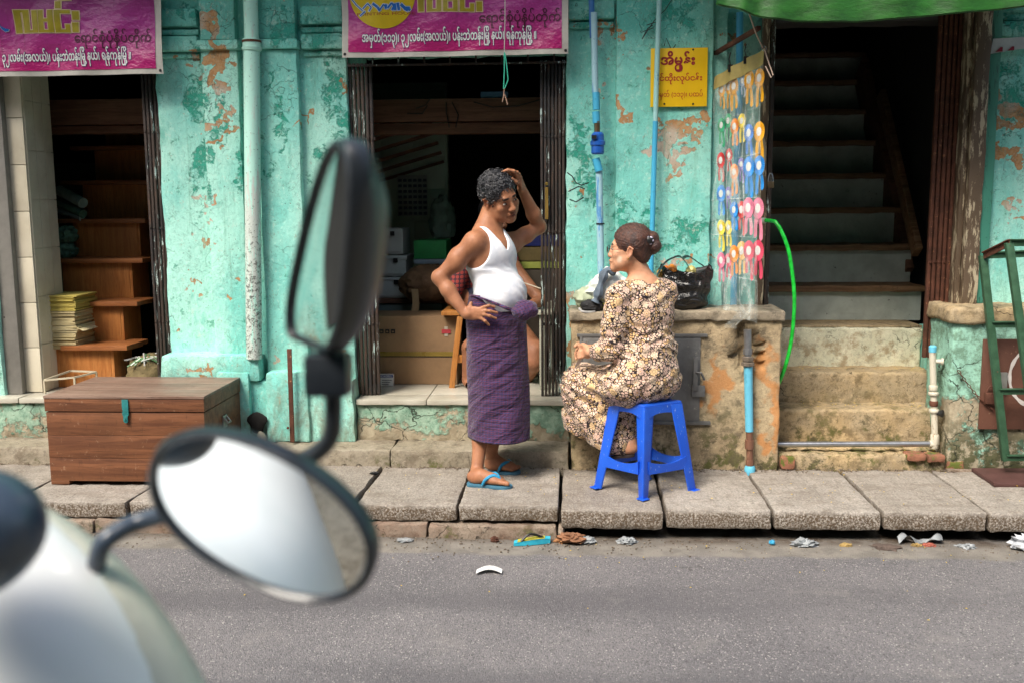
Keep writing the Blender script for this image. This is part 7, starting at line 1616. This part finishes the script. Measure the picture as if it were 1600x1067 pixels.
# draped folds on the skirt running from the knee
fold = fold + .005 * np.sin(np.arctan2(g2 - kL[2] - .12, g0 - kL[0] + .25) * 34) * (g0 < .18) * (g2 < .78)
cut = smax(BF - .004 - fold, ((g2 - zn) + .25 * np.abs((g0 - .36) * 1.0) * 0 - .0), .006)
ncut = .066 - np.sqrt((g0 - P3(1003, 432, 5.08)[0]) ** 2 + (g1 - 5.075) ** 2 + (g2 - zn - .028) ** 2)
hemz = P3(895, 680, 5.2)[2] + np.clip((.05 - g0), -.02, .2) * .35 - np.clip(g0 - .0, 0, .2) * .30
cut = np.maximum(np.maximum(cut, ncut), np.where(g0 < .42, hemz - g2, -.1))
cl = D.like(); cl.F = cut.astype(np.float32)
# hollow the skirt and the sleeve mouth a little so the cloth reads as an open hem
me = cl.mesh('dress'); FLO = m_floral(); mk('dress', me, FLO, wo_)
# hair, bun, clip
h0 = Fw.like(); h0.ell(hw_.p(0, -.020, .040), hw_.r(.083, .106, .098), hw_.M, .0); h0.ell(hw_.p(0, -.070, -.028), hw_.r(.055, .040, .045), hw_.M, .03)
sl_, gg = Fw.win(hw_.c - .17, hw_.c + .17); q = [gg[i] - hw_.c[i] for i in range(3)]
hl = sum(hw_.M[0][i] * q[i] for i in range(3)) / hw_.k; hf = sum(hw_.M[1][i] * q[i] for i in range(3)) / hw_.k; hu = sum(hw_.M[2][i] * q[i] for i in range(3)) / hw_.k
d = h0.F[sl_] - .0016 * np.sin(200 * np.arctan2(hu - .02, hf + .12) * .35 + 20 * hl)
k0 = np.sqrt((hl / .078) ** 2 + ((hf - .100) / .080) ** 2 + ((hu + .050) / .118) ** 2) - 1
earc = np.sqrt(((np.abs(hl) - .09) / .03) ** 2 + ((hf + .006) / .024) ** 2 + ((hu + .018) / .036) ** 2) - 1
d = np.maximum(d, -k0 * .08); d = np.maximum(d, -earc * .025); d = np.maximum(d, -.062 - hu); d = np.maximum(d, (hf - .020) * .8 + np.where(hu < -.005, 0, -.2))
H2 = Fw.like(); H2.F[sl_] = d.astype(np.float32)
for c, r in (((0, -.112, .058), (.046, .038, .042)), ((.012, -.132, .026), (.040, .032, .034)), ((-.006, -.118, .005), (.034, .028, .026)), ((.0, -.085, .075), (.030, .026, .024)), ((.004, -.070, .100), (.018, .020, .014))): H2.ell(hw_.p(*c), hw_.r(*r), hw_.M, .006)
me = H2.mesh('hair'); hb2 = NB('hennaed_brown_hair'); rel_ = hb2.vm('SUBTRACT', hb2.pos, tuple(hw_.p(0, -.11, .03)))
s1_ = hb2.noise(30, 5, .6, hb2.vm('MULTIPLY', rel_, (1.0, 6, 1.0))); s2_ = hb2.noise(7, 3, .5, rel_); s3_ = hb2.noise(150, 3, .6, hb2.vm('MULTIPLY', rel_, (.8, 5, 1.6)))
hc_ = hb2.mix(hb2.ss(s1_, .35, .65), (.028, .011, .009), (.095, .035, .020)); hc_ = hb2.mix(hb2.ma('MULTIPLY', hb2.ss(s2_, .5, .65), .6), hc_, (.03, .012, .010)); hb2.bump(hb2.ma('ADD', s3_, s1_), .0035)
HBR = hb2.set(Base_Color=hc_, Roughness=.36, Specular_IOR_Level=.5); hro = mk('hair', me, HBR, wo_)
cp = hw_.p(.040, -.100, .055); g = G()
for a in range(6):
    d = np.array([0, 0, 0.]) + hw_.M[1] * math.cos(a * 1.05) * .014 + hw_.M[2] * math.sin(a * 1.05) * .014; g.ell(cp + hw_.M[0] * .010 + d, (.010, .006, .009), 8, 6)
g.build('hair_clip', simple('lavender_white_clip', (.62, .58, .72), .3, .25, 60), hro)
g = G(); g.ell(cp + hw_.M[0] * .006, (.024, .016, .022), 12, 8, M_=None); g.build('hair_band', BLACKM, hro)
# glasses
gl = thing('glasses', (0, 0, 0), 'x', 'x'); del gl['label'], gl['category']; gl.parent = wo_; gl.matrix_parent_inverse = PW(wo_).inverted()
for sg_ in (-1, 1):
    g = G(); g.tube([Vector(hw_.p(sg_ * .033 + .022 * math.cos(a), .108 - .004 * math.cos(a) * sg_, -.004 + .016 * math.sin(a))) for a in np.linspace(0, 2 * math.pi, 15)], .0014, 6, cap=False); g.build('rim', simple('dark_wire', (.05, .04, .04), .3, metal=.8) if 'dark_wire' not in bpy.data.materials else bpy.data.materials['dark_wire'], gl)
    g = G(); g.tube([Vector(hw_.p(sg_ * .055, .105, .002)), Vector(hw_.p(sg_ * .072, .08, .002)), Vector(hw_.p(sg_ * .082, .005, .004))], .0013, 6); g.build('temple', bpy.data.materials['dark_wire'], gl)
g = G(); g.tube([Vector(hw_.p(-.011, .112, .002)), Vector(hw_.p(0, .115, .004)), Vector(hw_.p(.011, .112, .002))], .0013, 6); g.build('bridge', bpy.data.materials['dark_wire'], gl)
g = G(); g.tube([Vector(np.array(P3(1003, 440, 5.08)) + np.array([.074 * math.cos(a), .066 * math.sin(a), .012 - .0 * math.sin(a)])) for a in np.linspace(0, 2 * math.pi, 30)], .0016, 6, cap=False); g.build('necklace', simple('thin_gold', (.6, .38, .12), .3, metal=1.), wo_)
g = G(); g.ell(hw_.p(.079, -.004, -.040), (.004, .004, .006), 8, 6); g.build('earring', bpy.data.materials['thin_gold'], wo_)
wc = wL * .82 + eL * .18; dd = (wL - eL) / np.linalg.norm(wL - eL); g = G(); g.lathe([(.029, -.006), (.031, 0), (.029, .006)], wc, tuple(dd), 20); wt_ = g.build('watch', bpy.data.materials['thin_gold'], wo_)
sa_ = flipflop(PFW, wo_, simple('black_sandal_sole', (.03, .02, .018), .6), simple('black_sandal_strap', (.02, .012, .01), .4), th=.016); flipflop(PFW2, wo_, bpy.data.materials['black_sandal_sole'], bpy.data.materials['black_sandal_strap'], th=.016)
pn = thing('paper_slip', tuple(P3(905, 560, 5.08)), 'white and pink paper slip held in the hands of the seated woman', 'paper')
g = G(); A_ = Vector(P3(916, 534, 5.10)); B_ = Vector(P3(902, 572, 5.07)); sd2 = Vector((.016, .02, .006)); g.grid(lambda u, v: tuple(A_.lerp(B_, u) + sd2 * (v - .5) + Vector((0, -.006 * math.sin(u * 3), 0))), 8, 2); g.grid(lambda u, v: tuple(A_.lerp(B_, .55 + .5 * u) + sd2 * (v - .2) * 1.6 + Vector((-.01 * u, -.008, 0))), 4, 2); g.build('slip', simple('receipt_paper', (.70, .64, .62), .7, .2, 60), pn, fixn=False)

# ------------------------------------------------------------------ the person sitting in the dark behind the man
sp_ = thing('person', (-.55, 6.25, .49), 'person sitting in the dark shop in a red checked shirt behind the standing man', 'person')
Fs = Field((-.98, 5.95, .47), (.02, 6.75, 1.75), .008); X = lambda x, y, z: np.array([x, y, z])
hs_ = Head((-.50, 6.45, 1.52), Vector((.8, -.55, -.2)), 0, 1.)
hs_.build(Fs); Fs.cone(X(-.55, 6.43, 1.30), hs_.p(0, -.02, -.05), .06, .05, .03)
Fs.chain([X(-.68, 6.30, 1.24), X(-.75, 6.18, 1.03), X(-.62, 6.08, .92)], [.05, .042, .03], .02)
pA = X(-.42, 6.5, 1.26); pB = np.array(W(803, 418, Y=6.2)[:]); pC = np.array(W(845, 470, Y=6.1)[:]); Fs.chain([pA, pB, pC], [.052, .045, .036], .02); Fs.cone(pC, np.array(W(822, 480, Y=6.0)[:]), .036, .028, .02)
Fs.chain([X(-.64, 6.30, .99), X(-.45, 6.10, .99)], [.09, .07], .03); Fs.chain([X(-.45, 6.10, .97), X(-.62, 6.00, .74), X(-.64, 6.03, .53)], [.062, .048, .036], .02)
kn2 = np.array(W(835, 563, Y=6.10)[:]); Fs.chain([X(-.50, 6.42, .96), kn2 + [0, .02, .05], kn2], [.09, .07, .068], .03); Fs.chain([kn2, kn2 + [-.10, .24, -.22]], [.06, .04], .02); Fs.ell(X(-.55, 6.42, 1.0), (.16, .13, .10), None, .04)
for c in (X(-.60, 5.985, .515), kn2 + [-.12, .22, -.25]): Fs.ell(c, (.05, .10, .03), None, .02)
me = Fs.mesh('body'); tint(me, hs_.tints()); mk('body', me, m_skin('shaded_skin', (.30, .13, .07), (.22, .09, .045)), sp_); hs_.eyes(sp_)
Hs = Fs.like(); Hs.ell(hs_.p(0, -.02, .045), (.086, .10, .09), hs_.M, .01); Hs.ell(hs_.p(0, .10, -.04), (.09, .08, .10), hs_.M, .005, True); mk('hair', Hs.mesh('hair'), HBL, sp_)
Ts = Fs.like(); Ts.ell(X(-.58, 6.40, 1.12), (.18, .13, .20), None, .05); Ts.cone(X(-.70, 6.33, 1.26), X(-.42, 6.5, 1.28), .06, .06, .04); Ts.chain([X(-.69, 6.30, 1.24), X(-.74, 6.20, 1.08)], [.066, .062], .03); Ts.cone(pA, pA * .6 + pB * .4, .068, .062, .03)
rb_ = NB('red_checked_shirt'); u = rb_.sep(rb_.pos)
fx = rb_.ma('ABSOLUTE', rb_.ma('SUBTRACT', rb_.ma('FRACT', rb_.ma('MULTIPLY', u[0], 38.)), .5)); fz = rb_.ma('ABSOLUTE', rb_.ma('SUBTRACT', rb_.ma('FRACT', rb_.ma('MULTIPLY', u[2], 38.)), .5))
RCK = rb_.set(Base_Color=rb_.mix(rb_.ss(rb_.ma('MULTIPLY', fx, fz), .03, .06), (.06, .02, .03), (.36, .05, .04)), Roughness=.8); mk('checked_shirt', Ts.mesh('checked_shirt'), RCK, sp_)
Ss = Fs.like(); Ss.ell(X(-.55, 6.42, .98), (.175, .145, .10), None, .04); Ss.chain([X(-.62, 6.31, .99), X(-.50, 6.15, 1.0)], [.10, .085], .03); Ss.chain([X(-.50, 6.42, .97), kn2 * .6 + np.array([-.50, 6.42, 1.0]) * .4], [.10, .085], .03); mk('shorts', Ss.mesh('shorts'), simple('navy_shorts', (.02, .025, .05), .8), sp_)
# ================================================================== SCOOTER in front, close to the viewer (out of focus)
sc_ = thing('motor_scooter', (-.75, .45, .24), 'white motor scooter with black oval mirrors, very near at the lower left', 'scooter')
SWH = NB('glossy_white_fairing'); SWM = SWH.set(Base_Color=SWH.mix(SWH.ss(SWH.noise(4, 3, .5), .4, .6), (.80, .82, .80), (.86, .87, .85)), Roughness=.38, Coat_Weight=.15, Specular_IOR_Level=.5)
DBP = simple('dark_blue_grey_plastic', (.045, .065, .095), .30, .15, 8, .0004, 90, spec=.6); BPL = simple('black_plastic', (.016, .020, .026), .34, .15, spec=.6)
CHR = simple('mirror_glass', (.62, .65, .66), .03, .02, bump=0, metal=1.); CHR.node_tree.nodes['Principled BSDF'].inputs['Roughness'].default_value = .02
for l_ in list(CHR.node_tree.links):
    if l_.to_socket.name == 'Roughness': CHR.node_tree.links.remove(l_)
CHR2 = CHR.copy(); CHR2.name = 'bright_mirror_glass'
for n_ in CHR2.node_tree.nodes:
    if n_.type == 'MIX': n_.inputs[6].default_value = (.93, .94, .94, 1); n_.inputs[7].default_value = (.95, .96, .96, 1)
HD = Vector((.6, .8, 0)); HS = Vector((.8, -.6, 0)); HB0 = Vector((-.42, .86, 1.10))
def mirror(c, nrm, major, a, b, depth, glass_in=.009, flat_bottom=False):
    n_ = Vector(nrm).normalized(); mj = Vector(major); mj = (mj - n_ * mj.dot(n_)).normalized(); mn = n_.cross(mj) if not flat_bottom else n_.cross(Vector((0, 0, 1))).normalized()
    def ring(k, off, n=40):
        out = []
        for i in range(n):
            t = 2 * math.pi * i / n; cx, sx_ = math.cos(t), math.sin(t); e = .72 if flat_bottom else .92
            x = math.copysign(abs(cx) ** e, cx) * a * k; y = math.copysign(abs(sx_) ** e, sx_) * b * k
            if flat_bottom: y *= 1.12 - .38 * x / (a * k); x = max(x, -.88 * a * k) if x < 0 else x
            out.append(c + mj * x + mn * y - n_ * off)
        return out
    m = thing('mirror', tuple(c), 'x', 'x'); del m['label'], m['category']; m.parent = sc_; m.matrix_parent_inverse = PW(sc_).inverted(); m.location = c
    rings = [ring(.93, .004), ring(.955, -.002), ring(1, 0), ring(1.02, .006), ring(1.0, .018), ring(.86, depth * .6), ring(.6, depth * .9), ring(.2, depth)]
    g = G(); v = [q for r_ in rings for q in r_]; N_ = 40; g.add(v, [(i * N_ + k, i * N_ + (k + 1) % N_, (i + 1) * N_ + (k + 1) % N_, (i + 1) * N_ + k) for i in range(len(rings) - 1) for k in range(N_)] + [tuple(range(7 * N_, 8 * N_))[::-1]])
    g.build('housing', BPL, m)
    R0, R1, R2 = ring(.935, .0035), ring(.5, .0022), [c - n_ * .0015]; g = G(); g.add(R0 + R1 + R2, [(k, (k + 1) % N_, N_ + (k + 1) % N_, N_ + k) for k in range(N_)] + [(N_ + k, N_ + (k + 1) % N_, 2 * N_) for k in range(N_)]); g.build('mirror_glass', CHR if flat_bottom else CHR2, m, sharp=60)
    return m, n_, mj, mn
C1 = W(402, 811, Y=.80); mj1 = W(500, 851, Y=.80) - C1
mirror(C1, (-.185, -.965, -.14), mj1, .1065, .066, .045)
C2 = W(498, 401, Y=.90); mj2 = Vector((.067, -.113, .2))
M2 = mirror(C2, (-.86, -.51, .0), mj2, .121, .070, .052, flat_bottom=True)
g = G(); g.tube(catmull([W(300, 790, Y=.845), W(225, 812, Y=.85), W(190, 826, Y=.84), W(160, 850, Y=.83), W(150, 885, Y=.84), W(140, 930, Y=.86)]), .0085, 12); g.build('mirror_stem', DBP, sc_)
g = G(); g.box(-.021, .021, -.016, .016, -.020, .020); v_ = g.v; g.v = [tuple(Vector(q) + W(514, 584, Y=.915)) for q in v_]; g.build('mirror_bracket', BPL, sc_, bevel=.005)
g = G(); g.tube(catmull([W(520, 590, Y=.915), W(521, 640, Y=.92), W(517, 680, Y=.925), W(498, 704, Y=.93), W(460, 725, Y=.94), W(400, 760, Y=.95), W(330, 830, Y=.955)]), .0085, 12); g.build('mirror_stem', BPL, sc_)
def superell(c, r, e=1.0, tilt=0.):
    g = G(); n, m = 40, 28; v = []
    for j in range(m + 1):
        t = math.pi * j / m
        for k in range(n):
            a = 2 * math.pi * k / n; p = lambda x: math.copysign(abs(x) ** e, x); q = Vector((p(math.sin(t)) * p(math.cos(a)) * r[0], p(math.sin(t)) * p(math.sin(a)) * r[1], p(math.cos(t)) * r[2])); q = Matrix.Rotation(tilt, 3, 'Y') @ q; v.append(Vector(c) + q)
    g.add(v, [(j * n + k, (j + 1) * n + k, (j + 1) * n + (k + 1) % n, j * n + (k + 1) % n) for j in range(m) for k in range(n)]); return g
cc1 = W(0, 1230, Y=.84)
superell(cc1, (.205, .17, .288), 1.24, 0).build('handlebar_cowl', SWM, sc_)
superell(cc1 + Vector((.007, .014, -.004)), (.212, .15, .286), 1.24, 0).build('cowl_edge', simple('creamy_edge_plastic', (.60, .60, .50), .3, .1), sc_)
vc = W(-62, 838, Y=.70); superell(vc, (.066, .05, .050), 1.0, R(-20)).build('dark_visor', DBP, sc_)
superell(vc + Vector((-.004, -.022, -.002)), (.055, .036, .040), 1.0, R(-20)).build('instrument_lens', simple('smoky_lens', (.10, .13, .17), .12, .1, spec=.7), sc_)
# handlebar, grips, levers
g = G(); g.tube([HB0 - HS * .33, HB0 + HS * .25], .012, 12); g.build('handlebar', BPL, sc_)
g = G(); g.tube([HB0 - HS * .36, HB0 - HS * .25], .017, 14); g.build('grip', BPL, sc_)
# front leg shield, floor, seat, tail, wheels
def at_s(f, s_, z): return Vector((-.42, .86, 0)) + HD * f + HS * s_ + Vector((0, 0, z))
Ms = Matrix((HD, HS * -1, Vector((0, 0, 1)))).transposed()
def sell(c, r, e=.8): 
    g = G(); g.ell((0, 0, 0), r, 32, 20, fn=lambda q: Vector((math.copysign(abs(q.x / r[0]) ** e, q.x) * r[0], math.copysign(abs(q.y / r[1]) ** e, q.y) * r[1], math.copysign(abs(q.z / r[2]) ** e, q.z) * r[2]))); g.v = [tuple(Ms @ Vector(q) + c) for q in g.v]; return g
sell(at_s(-.06, 0, .80), (.07, .20, .26)).build('leg_shield', SWM, sc_)
sell(at_s(-.38, 0, .50), (.30, .15, .05)).build('floorboard', BPL, sc_)
sell(at_s(-.80, 0, .80), (.46, .22, .27)).build('tail_body', SWM, sc_)
sell(at_s(-1.12, -.0, 1.02), (.28, .13, .05)).build('seat', simple('dark_blue_seat_vinyl', (.03, .05, .08), .45, .2), sc_)
for f_, nm in ((.13, 'wheel'), (-1.05, 'wheel')):
    w_ = thing(nm, tuple(at_s(f_, 0, .50)), 'x', 'x'); del w_['label'], w_['category']; w_.parent = sc_; w_.matrix_parent_inverse = PW(sc_).inverted()
    g = G(); c = at_s(f_, 0, .49); u = HD; rr = .21; ring_ = [c + u * rr * math.cos(a) + Vector((0, 0, 1)) * rr * math.sin(a) for a in np.linspace(0, 2 * math.pi, 33)]; g.tube(ring_, .042, 12, cap=False); g.build('tyre', simple('tyre_rubber', (.02, .02, .02), .8) if 'tyre_rubber' not in bpy.data.materials else bpy.data.materials['tyre_rubber'], w_)
    g = G(); g.lathe([(.05, -.04), (.17, -.02), (.175, .0), (.17, .02), (.05, .04)], c, tuple(HS), 24); g.build('rim', STEEL, w_)
for s_ in (-.06, .06): g = G(); g.tube([at_s(.02, s_, .95), at_s(.13, s_, .49)], .016, 10); g.build('fork', STEEL, sc_)
sell(at_s(.12, 0, .70), (.20, .07, .05)).build('mudguard', SWM, sc_)
g = G(); g.tube([at_s(-.6, .1, .50), at_s(-.62, .16, .24)], .012, 8); g.build('stand', STEEL, sc_)
